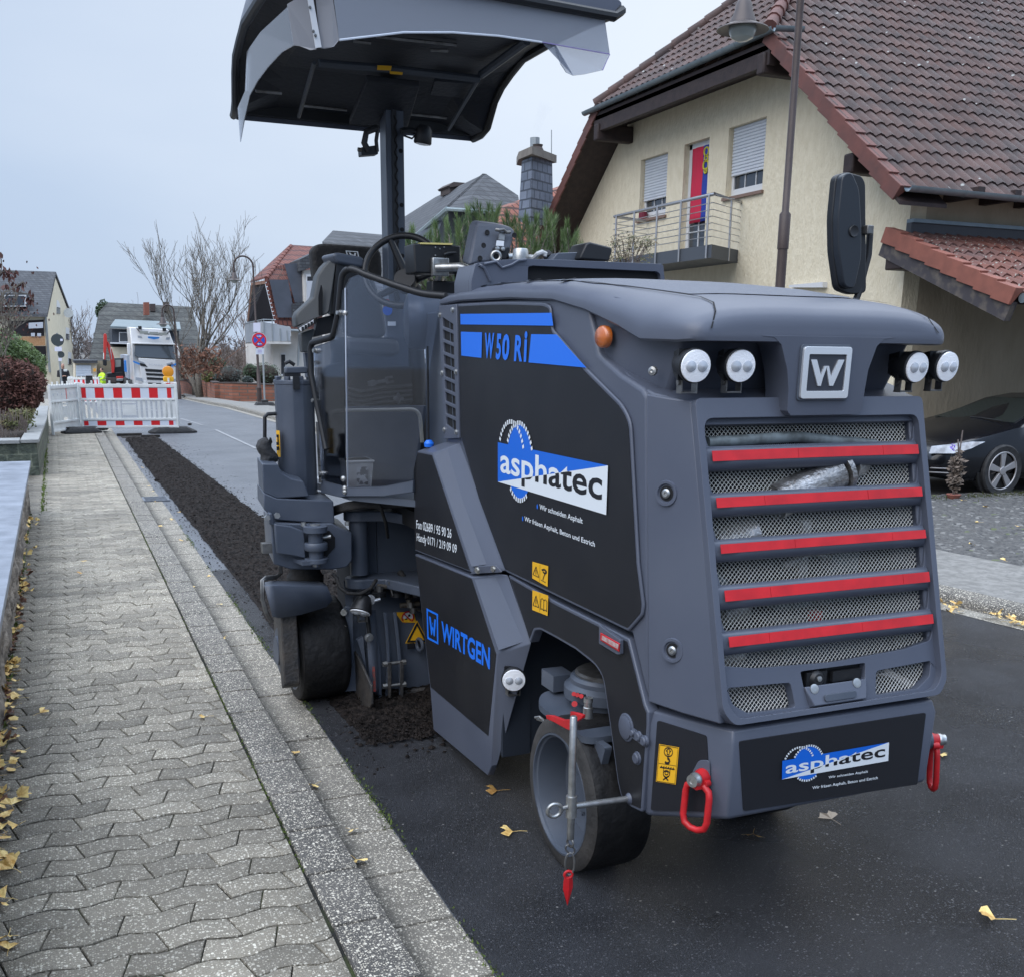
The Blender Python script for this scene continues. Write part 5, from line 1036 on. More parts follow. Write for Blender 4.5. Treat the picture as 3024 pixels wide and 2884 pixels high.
tiles(V((XO,yE,zE)), (1,0,0), vr, U0, lambda q: XEND-XO, Ls, .205, .335, 'roof_slope', m_tile, yh, nr)
nl = V((0,sl_,1)).normalized(); vl = V((0,-1,sl_)).normalized()
tiles(V((XO,yEl,zE)), (1,0,0), vl, U0, lambda q: XEND-XO, Ls, .205, .335, 'roof_slope', m_tile, yh, nl)
vh = V((1,0,sl_)).normalized(); nh = V((-sl_,0,1)).normalized(); Lh = (zR-zH)/vh.z
tiles(V((XO,yHr,zH)), (0,1,0), vh, lambda q: (yC-yHr)*q/Lh, lambda q: (yHl-yHr)-(yC-yHr)*q/Lh, Lh, .205, .335, 'half_hip', m_tile, yh, nh)
def capline(a, b, r, name, m, L=.36):
    mb = MB(); d = b-a; n = int(d.length/L);
    for i in range(n): p, q = a+d*(i/n), a+d*((i+1.12)/n); mb.cyl(p, q, r*1.12, r*.88, n=10)
    return mb.build(name, m, yh, smooth=True, angle=50)
capline(V((XO,yHr,zH+.03)), V((XHIP,yC,zR+.03)), .11, 'hip_tiles', m_verge); capline(V((XO,yHl,zH+.03)), V((XHIP,yC,zR+.03)), .11, 'hip_tiles', m_tile); capline(V((XHIP,yC,zR+.03)), V((XEND,yC,zR+.03)), .11, 'ridge_tiles', m_tile)
def verge(y0, z0, y1, z1, m, name='verge_tiles'):
    mb = MB(); n = 13; d = V((0,y1-y0,z1-z0)); a = V((XO,y0,z0)); nn = V((0,-(z1-z0),(y1-y0))).normalized(); nn = nn if nn.z > 0 else -nn
    for i in range(n):
        p, q = a+d*(i/n), a+d*((i+1.04)/n); mb.add([p+nn*.05-V((.03,0,0)), q+nn*.02-V((.03,0,0)), q-nn*.20-V((.03,0,0)), p-nn*.17-V((.03,0,0)), p+nn*.05+V((.16,0,0)), q+nn*.02+V((.16,0,0)), q-nn*.20, p-nn*.17], [(0,1,2,3),(4,7,6,5),(0,4,5,1),(1,5,6,2),(2,6,7,3),(3,7,4,0)])
    return mb.build(name, m, yh, bevel=.006)
verge(yE, zE, yHr, zH, m_verge); verge(yEl, zE, yHl, zH, m_verge)
mb = MB()
for (y0, y1) in ((yE,yHr),(yEl,yHl)): mb.add([V((XO,y0,zE-.20)),V((XO,y1,zH-.20)),V((XH+.05,y1,zH-.20)),V((XH+.05,y0,zE-.20)),V((XO,y0,zE-.15)),V((XO,y1,zH-.15)),V((XH+.05,y1,zH-.15)),V((XH+.05,y0,zE-.15))], [(0,1,2,3),(4,7,6,5),(0,4,5,1),(1,5,6,2),(2,6,7,3),(3,7,4,0)])
mb.bx(XO,XH+.05,yHr,yHl,zH-.28,zH-.2); mb.bx(XO,XO+.12,yHr-.05,yHl+.05,zH-.50,zH-.14); mb.build('timber_soffit', m_dwood, yh, split=False)
mb = MB(); mb.bx(XO-.05,XH,yHr+.02,yHr+.22,zH-.62,zH-.30); mb.bx(XO-.05,XH,yHl-.22,yHl-.02,zH-.68,zH-.36); q = pX('I',1310,730,XH-.2); mb.bx(XO+.1,XH,q.y-.12,q.y+.1,q.z-.14,q.z+.14); mb.build('purlin_end', m_dwood, yh, bevel=.03, split=True)
mb = MB(); mb.tube([V((XO+.30,yE+.35,zE+.02)), V((XO+.30,yHr,zH-.26))], .012, n=4); mb.build('verge_trim', m_bar0 if False else mat('flaking_paint', (.45,.44,.42), .8, c2=(.08,.07,.06), scale=9, contrast=(.45,.55)), yh)
mb = MB()
def gut(a, b, r=.075):
    a, b = V(a), V(b); d = (b-a).normalized(); s_ = V((0,0,1)).cross(d).normalized(); prof = [(r*math.cos(t), r*math.sin(t)) for t in [PI+PI*i/8 for i in range(9)]]; prof += [(p[0]*.9, p[1]*.9) for p in prof[::-1]]
    mb.loft([[q+s_*x+V((0,0,z)) for x, z in prof] for q in (a, b)])
    for k in range(1, int((b-a).length/1.0)): q = a+d*k; mb.loft([[q+d*o+s_*(x*1.06)+V((0,0,z*1.06)) for x, z in prof] for o in (-.015,.015)])
gut((XO-.08,yHr-.25,zH-.02),(XO-.08,yHl+.35,zH-.06)); gut((XO-.08,yHr-.25,zH-.02),(XO+.35,yHr-.40,zH-.02),.07); gut((XO+.05,yE-.08,zE+.03),(XEND,yE-.08,zE-.03)); mb.build('gutter', m_zgut, yh, smooth=True, angle=40)
W0 = 23.0
mb = MB(); yw0, yw1 = HY, 2*yC-HY
def zr(y): return min(zE+sl_*(min(y, 2*yC-y)-yE)-.2, zH-.22)
ops = [('w', (283,708),(407,662),(392,945),(280,965)), ('d', (478,640),(590,597),(560,1100),(455,1115)), ('w', (672,565),(840,508),(817,835),(657,870))]
rect_ = []
for k, a, b, c_, d_ in ops:
    P4 = [pX('I',*q, XH) for q in (a,b,c_,d_)]; ya_, yb_2 = (P4[0].y+P4[3].y)/2, (P4[1].y+P4[2].y)/2; z1_, z0_ = (P4[0].z+P4[1].z)/2, (P4[2].z+P4[3].z)/2; rect_.append((k, min(ya_,yb_2), max(ya_,yb_2), z0_, z1_))
out_ = [(yw0,0),(yw1,0),(yw1,zr(yw1)),(yHl,zr(yHl)),(yHr,zr(yHr)),(yw0,zr(yw0))]
plate([out_]+[[(y0,z0),(y1,z0),(y1,z1),(y0,z1)] for k, y0, y1, z0, z1 in rect_], lambda u, v, n: V((XH+n, u, v)), 0, .30, mb)
mb.build('gable_wall', m_yel_w, yh); mb = MB(); mb.bx(XH+.301, XEND, HY, HY+.3, 0, zr(HY)+.02); mb.build('side_wall', mat('shaded_render', (.33,.28,.20), .92, c2=(.40,.34,.25), scale=2.2, bump=.8, bscale=14, stretch=(1,1,.45)), yh)  # side wall render darkened: carport and eave shade put into its colour
mb = MB(); mb.bx(XH+.001, XEND, HY-.02, HY-.002, zr(HY)-.75, zr(HY)-.68);
for x in (12.2,12.9,13.6,14.4,15.2): mb.bx(x, x+.12, yE-.02, HY, zE-.02, zE+.12)
mb.build('rafter_end', m_dwood, yh, split=True)
m_shut = mat('roller_shutter', (.60,.63,.66), .5, c2=(.56,.59,.63), scale=3)
for k, y0, y1, z0, z1 in rect_:
    if k == 'w':
        w_ = MB(); d_ = .07; w_.bx(XH+.12,XH+.18,y0,y0+d_,z0,z1); w_.bx(XH+.12,XH+.18,y1-d_,y1,z0,z1); w_.bx(XH+.12,XH+.18,y0+d_,y1-d_,z0,z0+.14); w_.bx(XH+.12,XH+.18,y0+d_,y1-d_,z1-.1,z1); w_ = w_.build('window', m_frm, yh, bevel=.006)
        g_ = MB(); g_.bx(XH+.15,XH+.16,y0+d_,y1-d_,z0+.14,z1-.1); g_.build('pane', m_win, w_)
        g_ = MB()
        for j in (1,2): yy = y0+d_+(y1-y0-2*d_)*j/3; g_.bx(XH+.135,XH+.15,yy-.008,yy+.008,z0+.14,z1-.1)
        g_.build('glazing_bar', m_frm, w_, split=True)
        s_ = MB(); n = 15; zs = z0+.36
        for j in range(n): za, zb = zs+(z1-zs)*j/n, zs+(z1-zs)*(j+1)/n; s_.add([V((XH+.105,y0+.03,za)),V((XH+.105,y1-.03,za)),V((XH+.085,y0+.03,za+.012)),V((XH+.085,y1-.03,za+.012)),V((XH+.085,y0+.03,zb-.012)),V((XH+.085,y1-.03,zb-.012)),V((XH+.105,y0+.03,zb)),V((XH+.105,y1-.03,zb))], [(0,1,3,2),(2,3,5,4),(4,5,7,6)])
        s_.build('roller_shutter', m_shut, w_)
        s_ = MB(); s_.bx(XH-.05,XH+.15,y0-.05,y1+.05,z0-.055,z0-.002); s_.build('sill', mat('tile_sill', (.20,.13,.10), .7) if 'tile_sill' not in MATS else MATS['tile_sill'], w_)
    else:
        w_ = MB(); w_.bx(XH+.12,XH+.19,y0,y0+.08,z0,z1); w_.bx(XH+.12,XH+.19,y1-.10,y1,z0,z1); w_.bx(XH+.12,XH+.19,y0,y1,z0,z0+.10); w_.bx(XH+.12,XH+.19,y0,y1,z1-.1,z1); w_ = w_.build('balcony_door', m_frm, yh, bevel=.006)
        g_ = MB(); g_.bx(XH+.15,XH+.16,y0+.08,y1-.10,z0+.1,z1-.1); g_.build('pane', m_win, w_); g_ = MB(); ym = (y0+y1)/2; g_.bx(XH+.13,XH+.15,ym-.012,ym+.012,z0+.1,z1-.1)
        for j in range(1,4): zz2 = z0+.1+(z1-z0-.2)*j*.16; g_.bx(XH+.13,XH+.15,y0+.08,y1-.1,zz2-.01,zz2+.01)
        g_.build('glazing_bar', m_frm, w_)
        door = (y0, y1, z0, z1)
y0, y1, z0, z1 = door; fy0, fy1 = y0+.05, y1-.17; zb_ = z0+.50*(z1-z0)*.62+.18
fl_ = thing('flag', 'red and blue vertical flag hanging in the balcony door of the yellow house', 'flag', (XH+.08, y0, zb_))
def fx(y, z): return XH+.085+.012*math.sin((y-y0)*22)+.006*math.sin(z*9)
zf1 = z1-.10; zf0 = pX('I',520,975,XH).z; ysplit = fy0+(fy1-fy0)*.42
for nm, a, b, m_ in (('red_half', ysplit, fy1, mat('flag_red', (.55,.02,.06), .8)), ('blue_half', fy0, ysplit, mat('flag_blue', (.02,.05,.32), .8))):
    mb = MB(); mb.loft([[V((fx(a+(b-a)*i/10, zf0+(zf1-zf0)*k/10), a+(b-a)*i/10, zf0+(zf1-zf0)*k/10)) for i in range(11)] for k in range(11)], False, False); mb.build(nm, m_, fl_, smooth='all', solid=.004)
mb = MB(); yc_ = fy0+.13
for k, (dz, w2_) in enumerate(((-.12,.075),(-.24,.05),(-.36,.085),(-.46,.04))): mb.torus((XH+.065, yc_, zf1+dz), (1,0,0), w2_, .018, 14, 6)
mb.build('yellow_crest', mat('flag_yellow', (.55,.50,.05), .8), fl_)
bz1, bz0 = 3.50, 3.27; by0, by1 = 16.82, 20.55; cy0, cy1 = 16.2, 20.9
yb0, yb1 = pX('I',595,1120,XH-1.0).y, pX('I',170,975,XH-1.0).y
bp2 = [V((XH,16.84,0)), V((XH-1.0,yb0,0)), V((XH-1.0,yb1,0)), V((XH,yb1+.0,0))]
bp2 = [V((XH,yb0+.0,0)) if False else V((XH,pX('I',712,1120,XH).y,0)), V((XH-1.0,yb0,0)), V((XH-1.0,yb1,0)), V((XH,yb1+.4,0))]
mb = MB(); mb.prism([p+V((0,0,bz0)) for p in bp2], (0,0,.02)); mb.prism([p+V((0,0,bz0+.02)) for p in bp2], (0,0,.20)); bal = mb.build('balcony', mat('balcony_slate_grey', (.065,.075,.09), .6), yh)
m_inox = mat('stainless', (.45,.45,.46), .3, .8)
zt2 = pX('I',617,850,XH-1.0).z
mb = MB(); mb.tube([V((XH,bp2[0].y,zt2)), V((XH-1.0,yb0,zt2)), V((XH-1.0,yb1,zt2)), V((XH,yb1+.4,zt2))], .030, n=10)
for k in range(6): z = bz1+.12+k*(zt2-bz1-.15)/6; mb.tube([V((XH,bp2[0].y,z)), V((XH-1.02,yb0,z)), V((XH-1.02,yb1,z)), V((XH,yb1+.4,z))], .008, n=6)
for t_ in (.0,.27,.52,.78,1.): yy = yb0+.12+(yb1-yb0-.25)*t_; mb.cyl((XH-1.03,yy,bz0+.0),(XH-1.03,yy,zt2), .020, n=8)
mb.cyl((XH-.35,bp2[0].y-.22,bz0),(XH-.35,bp2[0].y-.22,zt2), .02, n=8)
mb.build('railing', m_inox, bal, smooth=True, angle=50)
mb = MB(); q = pX('I',295,950,XH+.02); mb.cyl(q-V((0,0,.12)), q+V((0,0,.08)), .09, n=12); tag(mb.build('flower_pot', mat('dark_red_pot', (.16,.01,.03), .5)), 'dark red pot on the sill behind the balcony rail', 'pot')
mb = MB(); q0 = pX('I',940,1255,XH-.1); mb.prism([pX('I',935,1252,XH-.1),pX('I',1083,1238,XH-.1),pX('I',1083,1262,XH-.1),pX('I',935,1262,XH-.1)], (.1,0,0)); mb.build('lower_window_head', m_frm, yh)
Xv = pY('Z',260,300,HY-.02).x; vt = pX('Z',262,300,Xv); ve = pX('Z',1690,1000,Xv); print('carport', Xv, vt, ve)
cp = thing('carport', 'red tiled lean-to carport roof against the side of the yellow house', 'carport', (Xv, HY, 0))
vd = (vt-ve).normalized(); nn = V((0,-vd.z,vd.y)); Lc = (vt-ve).length
tiles(ve, (1,0,0), vd, lambda q: 0, lambda q: 8., Lc, .205, Lc/8.0, 'roof', m_ctile, cp, nn, amp=.024, per=8, drop=.03)
mb = MB()
for i in range(8):
    p, q = ve+vd*(Lc*i/8), ve+vd*(Lc*(i+1.03)/8); dx = V((-.04,0,0)); mb.add([p+nn*.07+dx, q+nn*.04+dx, q-nn*.18+dx, p-nn*.15+dx, p+nn*.07+V((.12,0,0)), q+nn*.04+V((.12,0,0)), q-nn*.18, p-nn*.15], [(0,1,2,3),(4,7,6,5),(0,4,5,1),(1,5,6,2),(2,6,7,3),(3,7,4,0)])
mb.build('verge_tiles', m_cverge, cp, bevel=.006, split=True)
mb = MB(); mb.add([ve-nn*.12+V((.0,0,0)), vt-nn*.12, vt-nn*.36, ve-nn*.36, ve-nn*.12+V((.1,0,0)), vt-nn*.12+V((.1,0,0)), vt-nn*.36+V((.1,0,0)), ve-nn*.36+V((.1,0,0))], [(0,1,2,3),(4,7,6,5),(0,4,5,1),(1,5,6,2),(2,6,7,3),(3,7,4,0)])
mb.build('barge_board', mat('peeling_wood', (.05,.045,.05), .8, c2=(.13,.11,.09), scale=7, contrast=(.45,.7)), cp)
mb = MB(); mb.add([ve-nn*.14, vt-nn*.14, vt-nn*.14+V((8,0,0)), ve-nn*.14+V((8,0,0))], [(0,1,2,3)]); mb.build('underside', m_dwood, cp); mb = MB(); mb.bx(Xv+.02, Xv+.6, HY-.35, HY-.02, vt.z-.55, vt.z-.30); mb.build('wall_plate', m_dwood, cp, bevel=.02)
f0 = pY('Z',512,225,HY); mb = MB(); mb.bx(XH-.05, 19, HY-.10, HY-.0, vt.z-.05, f0.z+.0); mb.build('lead_flashing', mat('lead', (.06,.065,.075), .6), cp); mb = MB(); mb.bx(XH-.05, 19, HY-.14, HY-.0, f0.z, f0.z+.05); mb.build('flashing_trim', m_zgut, cp)
mb = MB(); gut2 = ve+nn*-.02; MBg = MB(); MBg.cyl(ve+V((.05,-.06,-.06)), ve+V((8,-.06,-.06)), .06, n=12); MBg.build('gutter', m_zgut, cp, smooth=True, angle=50)
mb = MB(); mb.bx(Xv+2.6, Xv+2.75, ve.y+.1, ve.y+.25, 0, ve.z-.1); mb.build('post', m_dwood, cp)
m_car = mat('black_car_paint', (.0035,.004,.006), .26, spec=.35, coat=.35); m_cglass = mat('car_glass', (.018,.022,.02), .06, spec=.7); m_alloy = mat('alloy', (.38,.37,.37), .35, .6)
CY, CX = 9.53, 9.86      # side plane nearest the camera, nose
car = thing('parked_car', 'black family car with five spoke alloy wheels parked nose out under the carport', 'car', (CX+2.2, CY+.9, 0))
L_ = 4.6
up = [(0.00,.30),(.02,.50),(.10,.62),(.35,.74),(.75,.84),(1.15,.93),(1.32,.97),(1.75,1.15),(2.15,1.29),(2.6,1.36),(3.2,1.35),(3.8,1.26),(4.3,1.06),(4.5,.95),(4.6,.6),(4.58,.32)]
mb = MB(); rg = []
NW = 14
def carsec(x, zt):
    r = []; bw_ = .89*min(1, .70+.30*min(1, x/.40)); zb = .20 if .1 < x < 4.5 else .28; hood = zt
    belt = min(zt, .93);
    pr = [(0,zb),(bw_*.93,zb),(bw_*.99,zb+.12),(bw_,.48),(bw_*.985,.70 if zt > .72 else zt*.92),(bw_*.94,belt if zt > .94 else zt*.985)]
    if zt > .97: k = (zt-.93); pr += [(bw_*.94-k*.38,.93+k*.62),(bw_*.70,zt*.995-.01),(0,zt+.015)]
    else: pr += [(bw_*.84,zt),(bw_*.55,zt+.018),(0,zt+.028)]
    return pr
for x, zt in up:
    pr = carsec(x, zt); full = [V((CX+x, CY+.9-w_, z)) for w_, z in pr]+[V((CX+x, CY+.9+w_, z)) for w_, z in pr[::-1]]; rg.append(full)
mb.loft(rg); cbody = mb.build('body', m_car, car, smooth=True, angle=50)
Yn = lambda w_: CY+.9-w_
def sidep(l, w_, nm, m_, par=car, th=.012): mb = MB(); mb.prism([V((CX+x, Yn(w_+ (0 if z < .93 else -(z-.93)*.42)), z)) for x, z in l], (0,-th,0)); return mb.build(nm, m_, par)
sidep([(1.46,.965),(1.95,1.17),(2.30,1.265),(2.42,1.27),(2.42,.955)], .845, 'side_window', m_cglass); sidep([(2.50,.955),(2.50,1.275),(3.1,1.28),(3.45,1.21),(3.5,.97)], .845, 'side_window', m_cglass)
mb = MB(); mb.prism([V((CX+1.30,CY+.24,.975)),V((CX+1.30,CY+1.56,.975)),V((CX+2.10,CY+1.36,1.285)),V((CX+2.10,CY+.44,1.285))], (-.004,0,.008)); mb.build('windscreen', m_cglass, car)
mb = MB(); mb.tube([V((CX+1.22,CY+.35,1.0)),V((CX+1.34,CY+.8,1.01)),V((CX+1.36,CY+1.0,1.01))], .008, n=5); mb.build('wiper', m_blk2 if False else m_dark1, car)
mb = MB(); hl_ = [V((CX+.04,CY+.32,.56)),V((CX+.05,CY+.30,.67)),V((CX+.42,CY+.045,.745)),V((CX+.62,CY+.012,.745)),V((CX+.40,CY+.02,.65)),V((CX+.20,CY+.08,.585))]; mb.prism(hl_, (-.03,-.02,.0)); mb.build('headlight', mat('car_headlight', (.45,.50,.56), .1, coat=1, c2=(.12,.14,.17), scale=9), car, bevel=.006)
mb = MB(); mb.prism([V((CX-.01,CY+.35,.44)),V((CX-.01,CY+1.45,.44)),V((CX-.01,CY+1.45,.56)),V((CX-.01,CY+.35,.56))], (-.02,0,0)); mb.build('number_plate', m_bar2, car)
mb = MB()
for z in (.36,.30): mb.tube([V((CX-.015,CY+.9,z)),V((CX+.0,CY+.35,z)),V((CX+.14,CY+.075,z+.01))], .009, n=6)
mb.build('chrome_trim', m_alloy, car, smooth=True, split=True)
mb = MB(); mb.prism([V((CX+1.62,CY-.06,.98)),V((CX+1.78,CY-.06,.98)),V((CX+1.78,CY-.06,1.08)),V((CX+1.66,CY-.06,1.08))], (0,.16,0)); mb.build('door_mirror', m_car, car, bevel=.03)
for wx in (.93, 3.62):
    wc = V((CX+wx, CY+.02, .315)); mb = MB(); mb.lathe([(.365,.03),(.365,-.002),(0,-.002)], wc+V((0,.02,.01)), (0,1,0), 36); mb.build('wheel_arch', m_dark1, car)
    mb = MB(); mb.lathe([(.235,-.01),(.30,-.02),(.318,.0),(.32,.10),(.30,.18)], wc-V((0,.02,0)), (0,1,0), 44, False); w_ = mb.build('wheel', m_foot, car, smooth=True, angle=40)
    mb = MB(); mb.torus(wc-V((0,.025,0)), (0,1,0), .226, .012, 44, 8)
    for k in range(5):
        a = 2*PI*k/5+.35; d = V((math.cos(a),0,math.sin(a))); s_ = V((-math.sin(a),0,math.cos(a))); c0_ = wc-V((0,.028,0))
        mb.prism([c0_+d*.04-s_*.026, c0_+d*.225-s_*.045, c0_+d*.225+s_*.045, c0_+d*.04+s_*.026], (0,.03,0))
    mb.lathe([(.055,0),(.05,-.012),(0,-.015)], wc-V((0,.028,0)), (0,1,0), 20); mb.build('rim', m_alloy, w_, bevel=.004)
    mb = MB(); mb.lathe([(.23,.06),(0,.06)], wc-V((0,.02,0)), (0,1,0), 30, False); mb.build('brake_disc', m_dark1, w_)
for ch in list(car.children):       # low slung body: heights above the sill drawn in
    if ch.name.startswith(('wheel', 'rim')): continue
    for vtx in ch.data.vertices:
        zz3 = vtx.co.z
        if zz3 > .30: vtx.co.z = .30+(zz3-.30)*.85
car.location.x -= .15
pt = pZ('N',695,930,.05); t = thing('plant', 'withered potted plant stalk in front of the black car bumper', 'plant', pt); mb = MB();
for k in range(5): mb.tube([pt, pt+V((rnd.gauss(0,.03),rnd.gauss(0,.03),.35)), pt+V((rnd.gauss(-.02,.04),rnd.gauss(0,.04),rnd.uniform(.5,.9)))], .008, n=5)
mb.build('stalks', m_twig, t); mb = MB(); leaf_cloud(mb, pt+V((0,0,.32)), (.09,.09,.26), 320, .035, 0); mb.build('dead_leaves', mat('dead_leaf', (.10,.075,.055), .9, c2=(.20,.16,.13), scale=12), t, orient=False)
mb = MB(); mb.lathe([(.06,0),(.085,.05),(.08,.055),(0,.05)], pt, (0,0,1), 16); mb.build('pot', m_cverge, t, smooth=True)
mb = MB(); q = pt+V((-.10,.0,.60)); leaf_cloud(mb, q, (.03,.03,.05), 30, .02, 0); mb.build('purple_flower', mat('purple_petal', (.20,.12,.5), .7), t, orient=False)
pn = thing('pine_tree', 'bushy green long needled pine behind the milling machine', 'tree', (7.0, 17.0, 0)); m_need = mat('pine_needles', (.035,.075,.025), .6, c2=(.15,.22,.075), scale=3.5, contrast=(.3,.7))
mb = MB(); nd = MB(); tips = []
for (a, b) in ((120,600),(160,530),(230,600),(320,500),(390,470),(460,455),(530,395),(600,355),(545,480),(680,380),(745,380),(620,470),(700,490),(800,430),(860,470),(930,450),(1000,450),(1075,410),(1090,500),(1130,470),(1215,490),(1280,560),(1180,570),(1320,640),(1060,570),(960,540),(880,560),(760,560),(660,580),(560,570),(470,560),(400,580),(330,600),(280,560),(190,660),(260,680),(340,700),(430,690),(520,680),(620,670),(700,650),(800,650),(900,650),(1000,640),(1100,650),(1200,660),(1290,700),(150,750),(300,800),(450,830),(350,900),(420,920),(250,900),(170,880),(500,780),(380,760)):
    for j in range(3): tips.append(pY('M', a+rnd.uniform(-28,28)*(j > 0), b+rnd.uniform(-5,55)*(j > 0), 16.4+rnd.uniform(0,2.2)*(j > 0)+j*.3))
root = V((7.1,17.4,1.4)); mb.tube([V((7.0,17.3,-.2)), root, root+V((0,0,1.2))], [.16,.13,.07], n=8); mb.build('trunk', m_bark, pn, smooth='all')
br_ = MB()
for p in tips:
    ax = (V((rnd.gauss(0,.22),rnd.gauss(0,.22),1))).normalized(); L2 = rnd.uniform(.34,.5); b0_ = p-ax*L2
    br_.tube([root.lerp(b0_,.55)+V((0,0,-.15)), b0_, p-ax*.05], [.03,.018,.008], n=4)
    for k in range(120):
        t_ = rnd.random()**.8; q = b0_.lerp(p, t_); a = ax.orthogonal().normalized(); a.rotate(Matrix.Rotation(rnd.random()*6.28, 3, ax)); d = (ax*rnd.uniform(.9,1.7)+a*rnd.uniform(.45,.95)*(1.1-t_*.6)).normalized()*rnd.uniform(.13,.20); s_ = d.cross(V((rnd.gauss(0,1),rnd.gauss(0,1),rnd.gauss(0,1)))).normalized()*.0048
        nd.add([q-s_, q+s_, q+d], [(0,1,2)])
br_.build('branches', m_bark, pn, smooth='all', orient=False); nd.build('needles', m_need, pn, orient=False)
shr = thing('shrub', 'sparse pale shrub in front of the balcony slab', 'shrub', (9.0,16,0)); mb = MB(); fo = MB()
for k in range(34):
    p = pY('I',rnd.uniform(120,340),rnd.uniform(1035,1150),15.6); b_ = pY('I',225,1250,15.6); br3 = [b_.lerp(p,.3)+V((0,0,.1)), b_.lerp(p,.8)+V((rnd.gauss(0,.05),0,.12)), p]; mb.tube(br3, .006, n=3); leaf_cloud(fo, p, (.10,.1,.10), 22, .026, 0)
mb.build('branches', m_twig, shr, orient=False); fo.build('leaves', mat('pale_leaf', (.11,.12,.05), .7, c2=(.22,.17,.11), scale=8), shr, orient=False)
pl_ = pX('I',893,1240,6.4); pt_ = pX('I',992,0,6.4); yl = (pl_.y+pt_.y)/2; hd = pY('I',720,130,yl-.25); R_ = (6.4-hd.x)/2
hs = .92; Hl = hd.z+.355*hs+.12*hs+R_
lamp('nearest brown street lamp in front of the yellow house, its bell hanging high', (6.4, yl, .1), Hl-.1, V((hd.x-6.4, -.25, 0)), R_, hs, rp=.046)
# ================================================================ the milling machine
m_grey = mat('machine_paint', (.074,.085,.116), .38, spec=.5, c2=(.092,.104,.134), contrast=(.3,.8), rvar=.10, scale=3, bump=.06, bscale=900)
m_greyd = mat('chassis_paint', (.060,.074,.098), .38, c2=(.075,.088,.112), scale=6, rvar=.1)
m_film = mat('black_film', (.0100,.0104,.0130), .46, spec=.4, c2=(.0165,.0165,.0185), contrast=(.42,.85), scale=4, detail=8, rvar=.08, bump=.10, bscale=1200)
m_carbon = mat('carbon_film', (.012,.0125,.016), .5, spec=.4, wave=(190, 'DIAGONAL', .35, .002))
m_ribs = mat('ribbed_film', (.085,.098,.13), .45, wave=(150, 'DIAGONAL', .35, .003))
m_blk = mat('black_plastic', (.012,.013,.015), .45)
m_blkr = mat('black_rubber', (.010,.010,.011), .75, c2=(.022,.021,.020), scale=20, bump=.3, bscale=60)
m_tyre = mat('tyre_tread', (.005,.005,.0055), .6, c2=(.014,.0135,.0135), scale=9, bump=.35, bscale=30, rvar=.12, spec=.3)
m_tyres = mat('tyre_side', (.022,.021,.020), .8, c2=(.048,.044,.040), scale=9, bump=.25, bscale=40)
m_blue = mat('blue_film', (.010,.16,.75), .42)
m_white = mat('white_film', (.72,.76,.78), .45)
m_red = mat('red_paint', (.55,.015,.02), .4, c2=(.42,.012,.015), scale=30)
m_tape = mat('reflective_red_tape', (.60,.010,.014), .30, c2=(.46,.006,.010), scale=14, coat=.25, bump=.05, bscale=300)
m_yel = mat('yellow_label', (.78,.42,.015), .45)
m_zinc = mat('zinc_steel', (.52,.53,.52), .34, .85, c2=(.36,.36,.35), scale=40)
m_chrome = mat('chrome', (.86,.88,.9), .22, .7)
m_well_shade = mat('shaded_well_paint', (.020,.026,.037), .5)  # darker version of the chassis paint, wheel well shade put into the colour
m_steel = mat('bare_steel', (.22,.22,.215), .4, .7, c2=(.12,.115,.11), scale=25)
m_lens = mat('lamp_lens', (.95,.96,.98), .35, coat=1., bump=.25, bscale=260)
m_amber = mat('amber_lens', (.52,.13,.02), .22, coat=1., bump=.2, bscale=300)
m_wire = mat('grille_wire', (.78,.79,.76), .35, .2)
m_dark = mat('dark_interior', (.004,.0045,.006), .8)
m_mud = mat('scraped_steel', (.040,.042,.045), .55, .3, c2=(.085,.075,.066), scale=9, bump=.3, bscale=60)
mill = thing('milling_machine', 'dark grey compact milling machine with taped rear grille and open canopy at the kerb', 'construction machine', (1.96, 3.6, 0))
XS, XR, XC = 1.50, 2.42, 1.96
def P(name, m, parent=mill, **k): return lambda mb: mb.build(name, m, parent, **k)
def RP(x, z, n=0.): q = V((0,-1,.27)).normalized(); return V((x, 2.0256+.27*z, z))+q*n
def pR(f, x, y, off=0.): return pl(f, x, y, (0,1,-.27), 2.0256-off*1.036)
def panel(name, pts, nrm, th, parent=mill, m=m_grey, film=m_film, ins=.010, bevel=.004, back=.0):
    nrm = V(nrm).normalized(); mb = MB(); mb.prism([p-nrm*back for p in pts], nrm*(th+back)); o = mb.build(name, m, parent, bevel=bevel)
    if film:
        q = inset(pts, ins, nrm); ax = nrm.orthogonal().normalized(); ay = nrm.cross(ax); o_ = q[0]
        plate([[((p-o_).dot(ax), (p-o_).dot(ay)) for p in q]], lambda u, v, n: o_+ax*u+ay*v+nrm*n, th-.002, th+.0015).build('film', film, o)
    return o
NX = V((-1,0,0))
def xs(f, l, x=XS): return [pX(f, a, b, x) for a, b in l]
def bolt(mb, p, n, r=.009, h=.007):
    n = V(n).normalized(); p = V(p); mb.cyl(p, p+n*.002, r*1.35, n=12); mb.cyl(p+n*.002, p+n*h, r, n=6)
side = [V((0,y,z)) for y, z in ((4.22,.893),(2.60,.893),(2.49,.715),(2.571,1.578),(2.60,1.60),(2.723,1.634),(2.867,1.69),(2.93,1.80),(2.95,1.86),(4.22,1.885))]
mb = MB(); mb.prism([p+V((XS,0,0)) for p in side], (XR-XS,0,0))
body = mb.build('hood_body', m_grey, mill, bevel=.012, seg=3)
